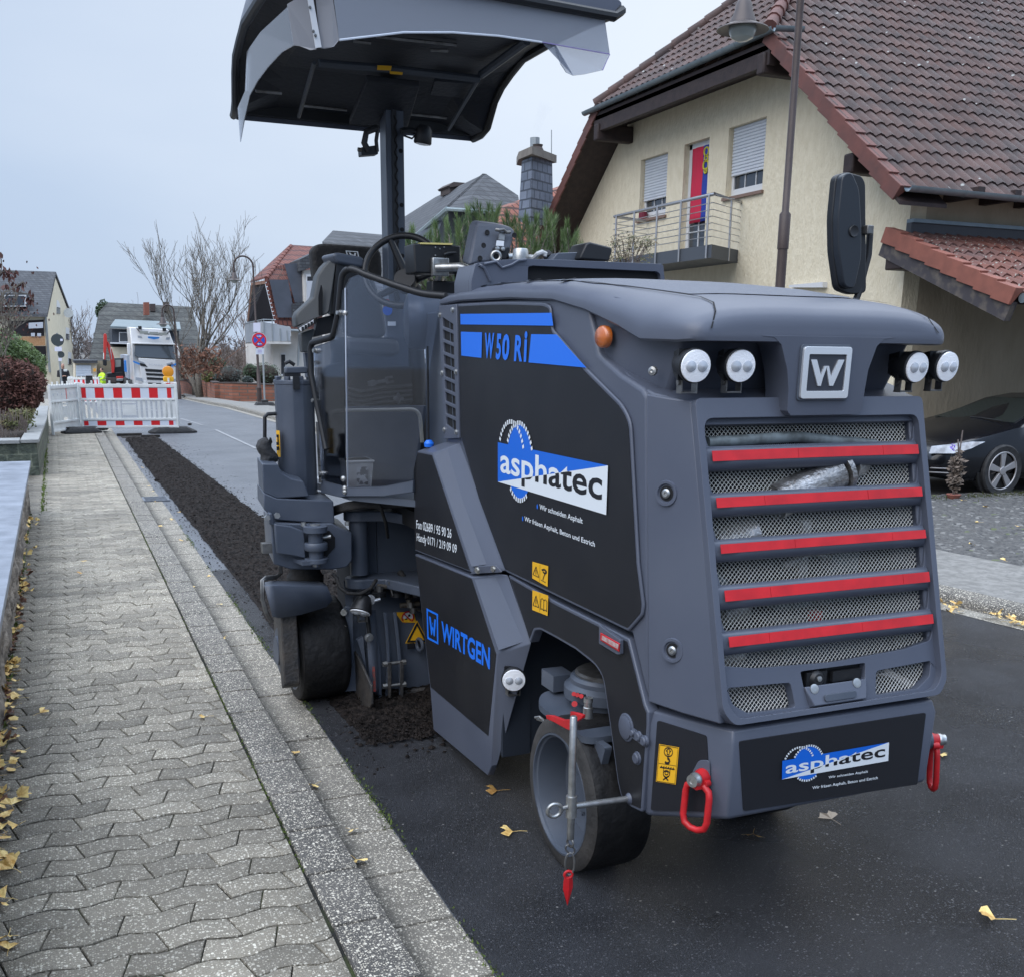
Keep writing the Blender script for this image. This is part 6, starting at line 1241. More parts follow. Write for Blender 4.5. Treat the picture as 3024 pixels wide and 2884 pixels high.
for s_ in (-1, 1):
    X1 = XC+s_*.46; X2 = XC+s_*.392
    c1a, c1b = V((X1, 2.575, 1.585)), V((X1, 2.49, .715))
    c2a, c2b = V((X2, RP(0,1.572).y, 1.572)), V((X2, RP(0,.728).y, .728))
    ins_ = V((-s_*.03, .012, 0)); mb = MB()
    mid = [c1a.lerp(c2a,.5)+V((s_*.006,-.006,0)), c1b.lerp(c2b,.5)+V((s_*.006,-.006,0))]
    mb.loft([[c1a, mid[0], c2a, c2a+ins_, c1a+ins_], [c1b, mid[1], c2b, c2b+ins_, c1b+ins_]])
    mb.build('corner_shell', m_grey, mill, bevel=.005)
    mb = MB()       # recessed bolts
    for t in (.30, .80):
        pp = (c1a.lerp(c1b, t)).lerp(c2a.lerp(c2b, t), .42); nn = V((s_*.96*.35-.0, -.9, 0)); nn = (c1b-c1a).cross(c2a-c1a).normalized(); nn = nn if nn.y < 0 else -nn; pp = pp+nn*.006
        mb.cur = 0; mb.lathe([(.036,.004),(.034,.010),(.027,.010),(.022,.001)], pp, nn, 20)
        mb.cur = 1; mb.lathe([(.021,.0055),(.0,.0052)], pp, nn, 20, False)
        mb.cur = 2; mb.lathe([(.013,.006),(.013,.010),(.0085,.014),(.004,.014),(.003,.010)], pp, nn, 16)
        mb.build('recessed_bolt', [m_grey, m_dark, m_zinc], mill, smooth=True); mb = MB()
bands = [(1.508,1.451),(1.388,1.330),(1.268,1.209),(1.149,1.089),(1.024,.968),(.905,.856)]
holes = []
for i, (zt, zb) in enumerate(bands):
    if i < 5: holes.append(rp2([(1.594,zt),(2.335,zt),(2.324,zb),(1.608,zb)], .008, 3))
    else: holes.append(rp2([(1.586,zt),(2.335,zt),(2.322,.878),(2.22,.862),(1.96,.852),(1.70,.862),(1.596,.878)], .006, 2))
holes.append(rp2([(1.600,.820),(1.808,.812),(1.818,.744),(1.66,.746),(1.612,.775)], .010, 3))
holes.append(rp2([(2.320,.820),(2.112,.812),(2.102,.744),(2.26,.746),(2.308,.775)], .010, 3))
holes.append(rp2([(1.845,.838),(2.075,.838),(2.068,.792),(1.852,.792)], .006, 2))
outer = rp2([(1.566,1.574),(2.354,1.574),(2.354,.76),(2.325,.726),(1.595,.726),(1.566,.76)], .012, 3)
frame = plate([outer]+holes, RP, -.03, .0).build('rear_grille', m_grey, mill, bevel=.003)
b0 = [(1.566,1.574),(2.354,1.574),(2.354,.762),(2.322,.722),(1.598,.722),(1.566,.762)]
b1 = [(1.588,1.522),(2.332,1.522),(2.336,.775),(2.305,.737),(1.615,.737),(1.584,.775)]
plate([rp2(b0, .02, 4), rp2(b1, .03, 4)], RP, -.001, .022).build('border', m_grey, frame, bevel=.007, seg=3)
edges = [(1.451,1.388),(1.330,1.268),(1.209,1.149),(1.089,1.024),(.968,.905)]
for i, (zt, zb) in enumerate(edges):
    mb = MB(); prof = [(-.002,zt),(.005,zt-.001),(.017,zt-.009),(.019,zt-.013),(.020,zb+.020),(.015,zb+.012),(.003,zb+.001),(-.002,zb)]
    n_ = 10; rings = []
    for k in range(n_+1):
        x = 1.590+(2.330-1.590)*k/n_; bow = .006*(1-((x-XC)/.37)**2); e = 0 if 0 < k < n_ else .6
        rings.append([RP(x, z, n*(1-e)+bow*(n > 0)*(1-e)) for n, z in prof])
    mb.loft(rings); sl = mb.build('slat', m_grey, frame, smooth=True, angle=50)
    mb = MB(); rr = []
    cuts = [1.604, 1.604+rnd.uniform(.12,.3), 1.604+rnd.uniform(.35,.62), 2.322]
    for a, b in zip(cuts, cuts[1:]):
        rr = []; q = [a+.0006+(b-a-.0012)*j/6 for j in range(7)]; tt = rnd.uniform(0,.0008)
        for x in q:
            bow = .006*(1-((x-XC)/.37)**2)
            rr.append([RP(x, zt-.0145, .0196+bow), RP(x, zt-.0145, .0206+bow+tt), RP(x, zb+.0215, .0216+bow+tt), RP(x, zb+.0215, .0206+bow)])
        mb.loft(rr)
    mb.build('reflective_tape', m_tape, frame, orient=True)
mb = MB(); PW = .0136
def wires(mb, x0, x1, z0, z1, n):
    for sg in (1, -1):
        k0 = int((x0-z1*1 if sg == 1 else x0+z0)/PW)-1; k1 = int((x1-z0 if sg == 1 else x1+z1)/PW)+2
        for k in range(k0, k1):
            c_ = k*PW   # x = c + sg*z
            za, zb_ = z0, z1
            xa, xb = c_+sg*za, c_+sg*zb_
            t0, t1 = 0., 1.; dx = xb-xa
            for bnd, s2 in ((x0, 1), (x1, -1)):
                fa = s2*(xa-bnd); fb = s2*(xb-bnd)
                if fa < 0 and fb < 0: t0 = 2; break
                if fa < 0: t0 = max(t0, fa/(fa-fb))
                elif fb < 0: t1 = min(t1, fa/(fa-fb))
            if t0 >= t1: continue
            pa = (xa+dx*t0, za+(zb_-za)*t0); pb = (xa+dx*t1, za+(zb_-za)*t1); w_ = .00095
            d_ = V((pb[0]-pa[0], pb[1]-pa[1]));
            if d_.length < .002: continue
            d_.normalize(); o_ = V((-d_.y, d_.x))*w_; nn = n+(.0006 if sg == 1 else -.0006)
            mb.add([RP(pa[0]+o_.x, pa[1]+o_.y, nn-.001), RP(pa[0]-o_.x, pa[1]-o_.y, nn-.001), RP(pa[0], pa[1], nn+.0008),
                    RP(pb[0]+o_.x, pb[1]+o_.y, nn-.001), RP(pb[0]-o_.x, pb[1]-o_.y, nn-.001), RP(pb[0], pb[1], nn+.0008)], [(0,3,5,2),(2,5,4,1),(0,1,4,3)])
for zt, zb in bands: wires(mb, 1.58, 2.34, zb-.008, zt+.004, -.034)
wires(mb, 1.595, 1.825, .738, .826, -.034); wires(mb, 2.095, 2.325, .738, .826, -.034)
mb.build('wire_mesh', m_wire, frame, orient=False)
eng = MB(); eng.bx(1.56, 2.36, 2.50, 2.52, .73, 1.56); bay = eng.build('engine_bay', m_dark, mill)
mb = MB(); mb.cyl((1.84,2.42,1.29),(2.06,2.43,1.36),.052, n=20); mb.cyl((2.07,2.43,1.362),(2.085,2.43,1.366),.062, n=20); mb.cyl((2.11,2.44,1.38),(2.17,2.45,1.38),.045,.03, n=16)
mb.cyl((1.66,2.43,1.18),(1.78,2.43,1.20),.035,.05, n=16); mb.cyl((1.68,2.42,.98),(1.76,2.42,1.0),.04, n=14); mb.box((1.98,2.45,1.13),(.03,.02,.20),.0); mb.tube([(1.9,2.43,1.10),(1.98,2.41,1.14),(2.05,2.42,1.12)],.012)
mb.cyl((1.60,2.36,.88),(1.70,2.36,.88),.05, n=14); mb.box((1.75,2.40,.77),(.16,.05,.02)); mb.box((2.2,2.4,.76),(.14,.05,.02)); mb.box((2.32,2.38,.87),(.02,.03,.07))
mb.build('exhaust_pipe', mat('heat_shield', (.42,.41,.40), .3, .75, c2=(.25,.24,.23), scale=20, bump=.4, bscale=60), bay, smooth=True, angle=50, split=True)
mb = MB(); mb.box((1.95,2.46,.88),(.12,.04,.10)); mb.box((2.12,2.45,1.08),(.10,.05,.14)); mb.tube([(1.62,2.44,1.46),(1.9,2.43,1.47),(2.2,2.44,1.44)],.016); mb.tube([(1.63,2.43,1.12),(1.7,2.4,1.05),(1.9,2.42,.98),(2.2,2.42,1.0)],.013)
mb.build('hose', mat('engine_grey', (.14,.17,.18), .5, c2=(.06,.07,.07), scale=30), bay, smooth=True, angle=50, split=True)
mb = MB(); mb.bx(2.0, 2.03, 2.40, 2.43, .93, .96); mb.bx(2.17,2.20,2.42,2.44,1.02,1.04); mb.build('red_cap', m_red, bay, split=True)
mb = MB(); mb.add([RP(1.85,.795,.001),RP(2.07,.795,.001),RP(2.055,.738,.001),RP(1.865,.738,.001),RP(1.85,.795,.006),RP(2.07,.795,.006),RP(2.052,.742,.020),RP(1.868,.742,.020)],[(0,1,5,4),(1,2,6,5),(2,3,7,6),(3,0,4,7),(4,5,6,7)])
br = mb.build('camera_bracket', m_grey, frame, bevel=.003)
plate([rect(1.905,2.015,.750,.768,.007)], RP, .012, .0225).build('grip', m_greyd, frame, bevel=.004)
mb = MB(); mb.lathe([(.030,-.02),(.024,.004),(.016,.012)], RP(1.905,.812,-.01), V((.0,-1,.1)), 16); mb.box(RP(1.905,.815,-.018),(.07,.02,.038)); mb.box(RP(2.01,.812,-.012),(.10,.012,.030)); mb.box(RP(1.96,.815,-.03),(.23,.003,.05)); mb.build('rear_camera', m_blk, br, smooth=True)
mb = MB()
for x in (1.880, 2.030): mb.lathe([(.014,.0),(.014,.004),(.006,.006),(.0,.005)], RP(x,.787,.007), V((0,-1,.4)), 16)
mb.lathe([(.008,0),(.008,.004),(.0,.005)], RP(1.905,.812,.002), V((0,-1,.1)), 12); mb.build('bolt', m_zinc, br, smooth=True, split=True)
mb = MB()
lx = [(XS+.012,2.60,1.598),(XS+.012,2.56,1.588),(1.566,2.455,1.568),(2.354,2.455,1.568),(XR-.012,2.56,1.588),(XR-.012,2.60,1.598),(XR-.03,2.93,1.70),(XS+.03,2.93,1.70)]
mb.loft([[V(p) for p in lx], [V((p[0],p[1],p[2]-.03)) for p in lx]]); mb.build('lamp_ledge', m_grey, mill, bevel=.006)
mb = MB(); mb.loft([[V(p) for p in ((1.53,2.80,1.60),(1.575,2.585,1.575),(2.345,2.585,1.575),(2.39,2.80,1.60),(2.39,3.0,1.6),(1.53,3.0,1.6))],
                    [V(p) for p in ((1.515,2.80,1.86),(1.56,2.47,1.79),(2.36,2.47,1.79),(2.405,2.80,1.86),(2.405,3.0,1.86),(1.515,3.0,1.86))]]).build('lamp_recess', m_grey, mill, bevel=.015, seg=3)
lipf = interp([(2.385,1.742),(2.45,1.738),(2.61,1.742),(2.735,1.781),(2.94,1.83),(3.17,1.867),(3.52,1.885),(4.04,1.895),(4.26,1.888)])
topf = interp([(2.385,1.765),(2.393,1.795),(2.41,1.815),(2.45,1.833),(2.5,1.846),(2.6,1.860),(2.9,1.900),(3.2,1.930),(3.6,1.947),(4.0,1.947),(4.18,1.935),(4.26,1.915)])
wf = interp([(2.385,.395),(2.395,.420),(2.42,.440),(2.48,.456),(2.56,.466),(2.7,.472),(3.0,.474),(4.26,.474)])
ys_ = [2.385,2.389,2.393,2.400,2.41,2.425,2.45,2.48,2.52,2.56,2.61,2.67,2.735,2.84,2.94,3.05,3.17,3.35,3.52,3.7,3.9,4.04,4.18,4.235,4.26]
mb = MB(); rings = []
for y in ys_:
    w0 = wf(y); zl = lipf(y); zt = topf(y); r = []
    for k in range(41):
        a = PI*k/40; cx_, sx_ = math.cos(a), math.sin(a); ex = .50
        r.append(V((XC-w0*math.copysign(abs(cx_)**ex, cx_), y, zl+(zt-zl)*abs(sx_)**.74)))
    r = [V((r[0].x+.006, y, zl-.014)), V((r[0].x, y, zl-.008))]+r+[V((r[-1].x, y, zl-.008)), V((r[-1].x-.006, y, zl-.014))]
    rings.append(r)
mb.loft(rings)
cap = mb.build('hood_cap', m_grey, mill, smooth=True, angle=32)
def TP(x, z, n=0.): return V((x, 2.392-n-(z-1.53)*.02, z))
tong = [(1.735,1.742),(1.775,1.738),(1.80,1.72),(1.826,1.655),(1.836,1.60),(1.838,1.545),(1.850,1.532),(2.085,1.532),(2.097,1.545),(2.099,1.60),(2.104,1.655),(2.126,1.72),(2.15,1.738),(2.19,1.7435),(1.735,1.7435)]
plate([tong], TP, -.10, .004).build('emblem_tongue', m_grey, cap, bevel=.008, seg=3)
plate([rect(1.862,2.036,1.572,1.722,.012)], TP, .004, .009).build('emblem_recess', m_greyd, cap, bevel=.003)
emb = plate([rect(1.868,2.030,1.578,1.716,.010), rect(1.886,2.013,1.598,1.696,.004)], TP, .005, .017).build('emblem', m_chrome, cap, bevel=.004)
plate([rect(1.884,2.015,1.596,1.698)], TP, .006, .0125).build('emblem_plate', mat('emblem_grey', (.035,.04,.052), .4), emb)
mb = MB();
W_ = lambda l: [(1.893+a*.113, 1.612+b*.070) for a, b in l]
plate([W_([(0,1),(.17,1),(.33,.42),(.42,.76),(.50,.76),(.40,.30),(.36,.0),(.27,.0)])], TP, .011, .0165, mb); plate([W_([(1,1),(.83,1),(.64,.36),(.55,.76),(.50,.76),(.50,.62),(.62,.0),(.73,.0)])], TP, .011, .0165, mb)
mb.build('letter_mark', m_chrome, emb)
mb = MB(); rg = []
for y in [2.56,2.62,2.75,2.9,3.05,3.2,3.4,3.7,4.0]:
    t = (y-2.56)/.64; hw = .30+.09*min(1, t*1.3)
    rg.append([V((XC-hw+2*hw*k/10, y+(.05*abs(k/5-1)**2 if y < 2.6 else 0), 0)) for k in range(11)])
for r in rg:
    for q in r:
        w0 = wf(q.y); u = min(1, abs(q.x-XC)/w0); ca = u**(1/.50); s2 = math.sqrt(max(0, 1-ca*ca)); q.z = lipf(q.y)+(topf(q.y)-lipf(q.y))*s2**.74+.0025
mb.loft(rg, False, False); mb.build('top_film', m_ribs, cap, smooth='all')
mb = MB()
for s_ in (-1, 1):       # shut lines between the side caps and the centre cap
    for (ya, xa), (yb, xb) in zip([(2.386,.385),(2.41,.36),(2.46,.335),(2.54,.325),(2.62,.33),(2.8,.36),(3.1,.385),(3.5,.39)], [(2.41,.36),(2.46,.335),(2.54,.325),(2.62,.33),(2.8,.36),(3.1,.385),(3.5,.39),(4.0,.39)]):
        q = []
        for yy, xx in ((ya, xa), (yb, xb)):
            w0 = wf(yy); ca = (min(1, xx/w0))**(1/.50); s2 = math.sqrt(max(0, 1-ca*ca)); z = lipf(yy)+(topf(yy)-lipf(yy))*s2**.74+.0045
            q.append([V((XC+s_*(xx-.0025), yy-.003, z)), V((XC+s_*(xx+.0025), yy-.003, z-.001))])
        mb.add(q[0]+q[1], [(0,1,3,2)])
mb.build('shut_line', m_dark, cap, orient=False, weld=.002)
mb = MB()                # grip slots moulded into the left shoulder
for y in (3.22, 3.50, 3.76, 3.93): mb.loft([[V((XS+.032,y-.028,topf(y)-.012)),V((XS+.045,y-.030,topf(y)-.008)),V((XS+.045,y+.0,topf(y)-.008)),V((XS+.032,y+.0,topf(y)-.014))],[V((XS+.115,y+.045,topf(y)+.001)),V((XS+.12,y+.045,topf(y)+.001)),V((XS+.12,y+.075,topf(y)+.001)),V((XS+.115,y+.075,topf(y)+.001))]])
mb.build('grip_slots', m_greyd, cap, bevel=.004)
def work_lamp(p, aim=(-.1,-1,-.12), r=.044, parent=mill):
    aim = V(aim).normalized(); p = V(p)
    mb = MB(); mb.lathe([(.55*r,.075),(.8*r,.06),(.92*r,.03),(r,.012),(1.07*r,.0),(1.07*r,-.010),(.93*r,-.014)][::-1], p, -aim, 28)
    for k in range(7): mb.box(p-aim*(.020+.008*k)+V((0,0,0)), (r*1.7*(1-.05*k), .003, r*1.9*(1-.05*k)))
    lb = mb.build('work_lamp', m_blk, parent, smooth=True, angle=40)
    mb = MB(); mb.lathe([(.99*r,.0),(.97*r,.004),(.5*r,.007),(0,.008)], p+aim*.0145, aim, 28); mb.build('lens', m_lens, lb, smooth=True, angle=60)
    a = aim.orthogonal().normalized(); sx = V((0,0,1)).cross(aim).normalized()
    mb = MB()
    for s_ in (-1, 1): mb.lathe([(.36*r,.0),(.33*r,.004),(.12*r,.008),(0,.0085)], p+sx*(s_*.38*r)+aim*.0195, aim, 18)
    mb.build('reflector', mat('reflector', (.55,.58,.62), .18, .3) if 'reflector' not in MATS else MATS['reflector'], lb, smooth=True)
    mb = MB(); mb.box(p-aim*.03+V((0,0,-r*1.72)), (.045,.03,.004))
    for s_ in (-1, 1): mb.box(p-aim*.03+sx*(s_*.022)+V((0,0,-r*1.3)), (.003,.026,.042)); mb.cyl(p-aim*.03+sx*(s_*.024)+V((0,0,-r*1.1)), p-aim*.03+sx*(s_*.029)+V((0,0,-r*1.1)), .008, n=10)
    mb.build('bracket', m_zinc if False else MATS['bare_steel'], lb)
    return lb
for a_, b_, ax_ in ((330,535,-.10),(552,535,-.10),(1418,542,.06),(1568,538,.06)):
    work_lamp(pY('G', a_, b_, 2.425), (ax_, -1, -.10), .043)
mb = MB(); p = pX('E',1212,490,XS-.004); mb.lathe([(.034,-.01),(.034,.006),(.028,.012),(0,.016)], p, NX, 24);
mb.xf(lambda q: V((q.x, p.y+(q.y-p.y)*1.15, p.z+(q.z-p.z)*.95))); mb.build('side_marker', m_amber, mill, smooth=True, angle=50)
mb = MB(); p = pX('E',1520,700,XS+.03); mb.lathe([(.014,0),(.012,.008),(.005,.010),(0,.008)], p, (-.8,-.5,0), 14); mb.build('hood_bolt', m_zinc, mill, smooth=True)
sp = rpoly(xs('E', [(330,288),(600,272),(862,280),(903,300),(912,440),(990,530),(1110,672),(1345,905),(1398,1010),(1445,1876)])+xs('F', [(1108,440),(1103,492),(1038,566),(467,290),(345,-40)])+xs('E',[(345,1100)]), [.01,.3,.02,.02,.02,0,0,.04,.03,0,0,.01,.01,.012,0,.012])
side_panel = panel('side_panel', sp, NX, .010)
off = NX*.0140
def xo(f, x, y, o=.0138): return pX(f, x, y, XS-o)
mb = MB(); mb.poly([xo('E',332,350),xo('E',893,343),xo('E',904,422),xo('E',334,414)]); mb.poly([xo('E',336,459),xo('E',466,463),xo('E',462,620),xo('E',338,606)])
mb.poly([xo('E',768,474),xo('E',925,476),xo('E',1000,562),xo('E',1108,680),xo('E',752,648)]); mb.build('blue_stripes', m_blue, side_panel, orient=False)
mb = MB()
for s_, a, b, c_ in (('W',(484,622),(541,626),(484,466)),('5',(550,630),(583,633),(551,470)),('0',(590,634),(634,637),(590,472)),('R',(662,640),(712,643),(664,480)),('i',(722,644),(745,646),(722,455))):
    q0, q1, q2 = xo('E',*a), xo('E',*b), xo('E',*c_); text_mb(s_, q0, q1, q2, mb, shear=.12, bold=.035)
mb.build('model_lettering', m_blue, side_panel, orient=False)
def logo(parent, A, B_, D_, E_, N, white=m_white, blue=None):
    blue = blue or MATS['logo_blue']
    def q(u, v, k=1): return (A*(1-u)+B_*u)*(1-v)+(D_*(1-u)+E_*u)*v + N*k
    mb = MB(); cu, cv, ru, rv = .232, .36, .138, .93
    H_ = lambda n0, n1, cu_, s=1.: [(cu_+s*ru*math.sin(2*PI*i/n1), cv-s*rv*math.cos(2*PI*i/n1)) for i in range(n0, n1)]
    mb.poly([q(u, v, 1) for u, v in H_(0, 48, cu, .96)]); mb.poly([q(0,0,2), q(1,0,2), q(0,1,2)]); mb.build('logo_blue', blue, parent, orient=False)
    mb = MB()
    def tick(cu_, i, n, k):
        t0 = 2*PI*i/n; t1 = t0+2*PI/n*.58
        f = lambda t, s: q(cu_+s*ru*math.sin(t), cv-s*rv*math.cos(t), k)
        u0 = cv-rv*math.cos(t0)
        if -.04 < u0 < 1.04 and True: return
        mb.add([f(t0,.94), f(t1,.94), f(t1,1.06), f(t0,1.06)], [(0,1,2,3)])
    for i in range(40): tick(cu, i, 40, 3)
    for i in range(40):
        t0 = 2*PI*i/40
        if math.cos(t0) > .42: tick(cu-.085, i, 40, 3)
    mb.poly([q(1,0,2), q(1,1,2), q(0,1,2)]); mb.build('logo_white', white, parent, orient=False)
    m1, m2 = MB(), MB(); tmp = text_mb('asphatec', q(.035,1.02,0), q(.965,1.02,0), q(.035,.06,0), shear=0, bold=.018)
    tm = text_mb('asphatec', (0.03,.93,0), (.965,.93,0), (.03,.10,0), bold=.016)
    bm = bmesh.new(); vv = [bm.verts.new(p) for p in tm.v]
    for f in tm.f:
        try: bm.faces.new([vv[i] for i in f])
        except ValueError: pass
    for sgn, tgt, sc_ in ((-1, m1, 3), (1, m2, 3)):
        b2 = bm.copy(); bmesh.ops.bisect_plane(b2, geom=b2.verts[:]+b2.edges[:]+b2.faces[:], plane_co=(1,0,0), plane_no=(sgn*1,sgn*1,0), clear_inner=True)
        b2.verts.index_update(); tgt.add([q(v.co.x, v.co.y, sc_) for v in b2.verts], [tuple(v.index for v in f.verts) for f in b2.faces]); b2.free()
    bm.free()
    m1.build('lettering_white', white, parent, orient=False); m2.build('lettering_black', m_film, parent, orient=False)
mat('logo_blue', (.005,.13,.62), .42)
logo(side_panel, xo('E',565,1139), xo('E',1243,1281), xo('E',565,1381), xo('E',1232,1583), NX*.0006)
mb = MB(); text_mb('Wir schneiden Asphalt', xo('E',820,1558), xo('E',1085,1648), xo('E',820,1516), mb, bold=.012); mb.build('slogan', m_white, side_panel, orient=False); mb = MB(); text_mb('Wir fräsen Asphalt, Beton und Estrich', xo('E',727,1628), xo('E',1160,1790), xo('E',727,1590), mb, bold=.012)
mb.build('slogan', m_white, side_panel, orient=False)
mb = MB()
for a in ((806,1532),(716,1606)): c_ = xo('E',*a); mb.poly([c_+V((0, .006*math.cos(t), .009*math.sin(t))) for t in [2*PI*i/10 for i in range(10)]])
mb.build('slogan_dots', MATS['logo_blue'], side_panel, orient=False)
def wlabel(parent, c4, kind, N):
    a, b, c_, d_ = [V(p) for p in c4]      # tl, tr, br, bl
    q = lambda u, v, k=1: (a*(1-u)+b*u)*(1-v)+(d_*(1-u)+c_*u)*v+N*k
    mb = MB(); mb.poly([q(0,0),q(1,0),q(1,1),q(0,1)]); lb = mb.build('warning_label', m_yel, parent, orient=False)
    mb = MB(); R_ = lambda u0, u1, v0, v1: mb.add([q(u0,v0,2),q(u1,v0,2),q(u1,v1,2),q(u0,v1,2)], [(0,1,2,3)])
    def line(pts, w_):
        for (u0, v0), (u1, v1) in zip(pts, pts[1:]):
            e = V((u1-u0, v1-v0)); e.normalize(); o_ = V((-e.y, e.x))*w_; mb.add([q(u0+o_.x, v0+o_.y, 2), q(u0-o_.x, v0-o_.y, 2), q(u1-o_.x, v1-o_.y, 2), q(u1+o_.x, v1+o_.y, 2)], [(0,1,2,3)])
    if kind in ('tool', 'book'):
        line([(.5,.05),(.5,.95)], .006); line([(.25,.22),(.44,.75),(.06,.75),(.25,.22)], .02); line([(.25,.40),(.25,.62)], .022); line([(.25,.66),(.25,.70)], .022)
        if kind == 'tool': line([(.62,.30),(.78,.22),(.92,.30),(.82,.42),(.70,.36)], .045); line([(.82,.42),(.74,.62),(.70,.78)], .022); line([(.58,.82),(.88,.84)], .018)
        else: line([(.56,.30),(.66,.24),(.75,.32),(.84,.24),(.94,.30),(.94,.80),(.84,.74),(.75,.82),(.66,.74),(.56,.80),(.56,.30)], .018); line([(.75,.32),(.75,.82)], .015)
    else:
        line([(.06,.5),(.94,.5)], .006); line([(.04,.02),(.96,.02),(.96,.98),(.04,.98),(.04,.02)], .008)
        ci = lambda cu_, cv_, r, a0=0, a1=2*PI, n=18: [(cu_+r*math.cos(a0+(a1-a0)*i/n), cv_+r*.55*math.sin(a0+(a1-a0)*i/n)) for i in range(n+1)]
        line(ci(.5,.17,.21), .016); line([(.5,.08),(.62,.15),(.55,.15),(.55,.24),(.45,.24),(.45,.15),(.38,.15),(.5,.08)], .014); line([(.5,.28),(.5,.36)], .03); line(ci(.48,.405,.12,-1.4,2.6,10), .035)
        line([(.14,.60),(.88,.60)], .016)
        for i in range(6): line([(.18+.12*i,.60),(.24+.12*i,.555)], .014)
        line(ci(.5,.75,.16), .016); line(ci(.5,.73,.08), .014); line([(.34,.60),(.34,.75)], .014); line([(.66,.60),(.66,.75)], .014); line([(.36,.80),(.62,.92)], .02); line([(.62,.80),(.36,.92)], .02)
    mb.build('pictogram', m_film, lb, orient=False); return lb
wlabel(side_panel, [xo('F',583,245),xo('F',656,266),xo('F',653,362),xo('F',582,322)], 'tool', NX*.0008)
vs_ = xs('E', [(218,300),(326,290),(345,1112),(250,1118)], XS-.004)
hol = []
q = lambda u, v: vs_[0]*(1-u)*(1-v)+vs_[1]*u*(1-v)+vs_[2]*u*v+vs_[3]*(1-u)*v
def VP_(u, v, n): return q(u, v)+NX*n
for i in range(9):
    v0 = .085+i*.093; hol.append([(.18,v0),(.80,v0+.040),(.80,v0+.107),(.18,v0+.070)] if 0 < i < 8 else ([(.18,v0+.0),(.80,v0+.06),(.80,v0+.107),(.18,v0+.070)] if i == 0 else [(.18,v0),(.80,v0+.040),(.80,v0+.125),(.18,v0+.062)]))
vent = plate([[(0,0),(1,0),(1,1),(0,1)]]+hol, VP_, .002, .013).build('vent_panel', m_grey, mill, bevel=.002)
mb = MB(); mb.prism([VP_(0.02,.01,.0),VP_(.98,.01,.0),VP_(.98,.99,.0),VP_(.02,.99,.0)], NX*.003); mb.build('vent_backing', m_dark, vent)
mb = MB(); mb.prism([VP_(.50,.07,.004),VP_(.54,.07,.004),VP_(.54,.95,.004),VP_(.50,.95,.004)], NX*.002); mb.build('vent_divider', m_greyd, vent)
mb = MB()
for u, v in ((.06,.07),(.80,.04),(.05,.50),(.90,.50),(.05,.93),(.82,.955)): bolt(mb, VP_(u,v,.013), NX)
mb.build('vent_bolt', m_zinc, vent, smooth=True, angle=30, split=True)
XB = 1.42
def boxpart(name, outer, inner, filmpts, ins=.008):
    mb = MB(); mb.loft([outer, inner]); o = mb.build(name, m_grey, mill, bevel=.004)
    mb = MB(); qq = inset(filmpts, ins, NX); mb.prism([p+NX*-.001 for p in qq], NX*.0025); mb.build('film', m_film, o); return o
uo = xs('E', [(42,1300),(70,1190),(160,1207)], XB)+xs('F', [(300,296),(40,196)], XB)
ui = [V((XS+.05,p.y,p.z)) for p in uo]
ui[1] = pX('E',255,1132,XS)+V((.0,0,0)); ui[2] = pX('E',332,1140,XS); ui[3] = pX('F',463,290,XS); ui[0] = V((XS, uo[0].y, uo[0].z)); ui[4] = V((XS, uo[4].y, uo[4].z)); ui[1].y = min(ui[1].y, uo[1].y)
ubox = boxpart('side_tank', uo, ui, uo)
lo = xs('F', [(40,210),(304,316),(420,672),(392,1190),(376,1234),(125,1022),(110,830)], XB)
li = [V((XB+.026,p.y,p.z)) for p in lo]; li[1] = pX('F',470,306,XS); li[2] = pX('F',578,622,XS)
cut1, cut2 = pX('F',112,830,XB), pX('F',382,1060,XB)
lbox = boxpart('side_skirt', lo, li, [lo[0], lo[1], lo[2], cut2, cut1])
for nm, a, b, c_, d_ in (('strip_film', pX('E',175,1222,XB), pX('E',320,1150,XS), pX('F',432,250,XS), pX('F',303,270,XB)), ('strip_film', pX('F',318,330,XB), pX('F',462,312,XS), pX('F',566,608,XS), pX('F',428,655,XB))):
    n_ = (b-a).cross(d_-a).normalized(); n_ = n_ if n_.x < 0 else -n_
    mb = MB(); mb.prism([a+n_*.001, b+n_*.001, c_+n_*.001, d_+n_*.001], n_*.002); mb.build(nm, m_ribs, ubox if a.z > .95 else lbox)
def xb(f, x, y, o=.003): return pX(f, x, y, XB-o)
mb = MB(); text_mb('Fon 02689 / 95 90 26', xb('F',46,92), xb('F',208,138), xb('F',46,52), mb, bold=.01); mb.build('phone_number', m_white, ubox, orient=False); mb = MB(); text_mb('Handy 0171 / 219 09 09', xb('F',48,160), xb('F',232,220), xb('F',48,112), mb, bold=.01)
mb.build('phone_number', m_white, ubox, orient=False)
mb = MB(); text_mb('WIRTGEN', xb('F',162,610), xb('F',385,745), xb('F',162,518), mb, bold=.03)
fa, fb, fc, fd = xb('F',93,460), xb('F',146,487), xb('F',148,628), xb('F',97,601)
def Q4(a, b, c_, d_): return lambda u, v: (a*(1-u)+b*u)*(1-v)+(d_*(1-u)+c_*u)*v
qq = Q4(fa, fb, fc, fd)
for (u0, u1, v0, v1) in ((0,1,0,.07),(0,1,.93,1),(0,.12,.07,.93),(.88,1,.07,.93)): mb.add([qq(u0,v0),qq(u1,v0),qq(u1,v1),qq(u0,v1)], [(0,1,2,3)])
for l in ([(.2,.22),(.36,.22),(.45,.55),(.50,.36),(.56,.50),(.44,.80),(.36,.80)], [(.82,.22),(.68,.22),(.58,.60),(.53,.36),(.48,.50),(.60,.80),(.68,.80)]): mb.poly([qq(*p) for p in l])
mb.build('brand_lettering', m_blue, lbox, orient=False)
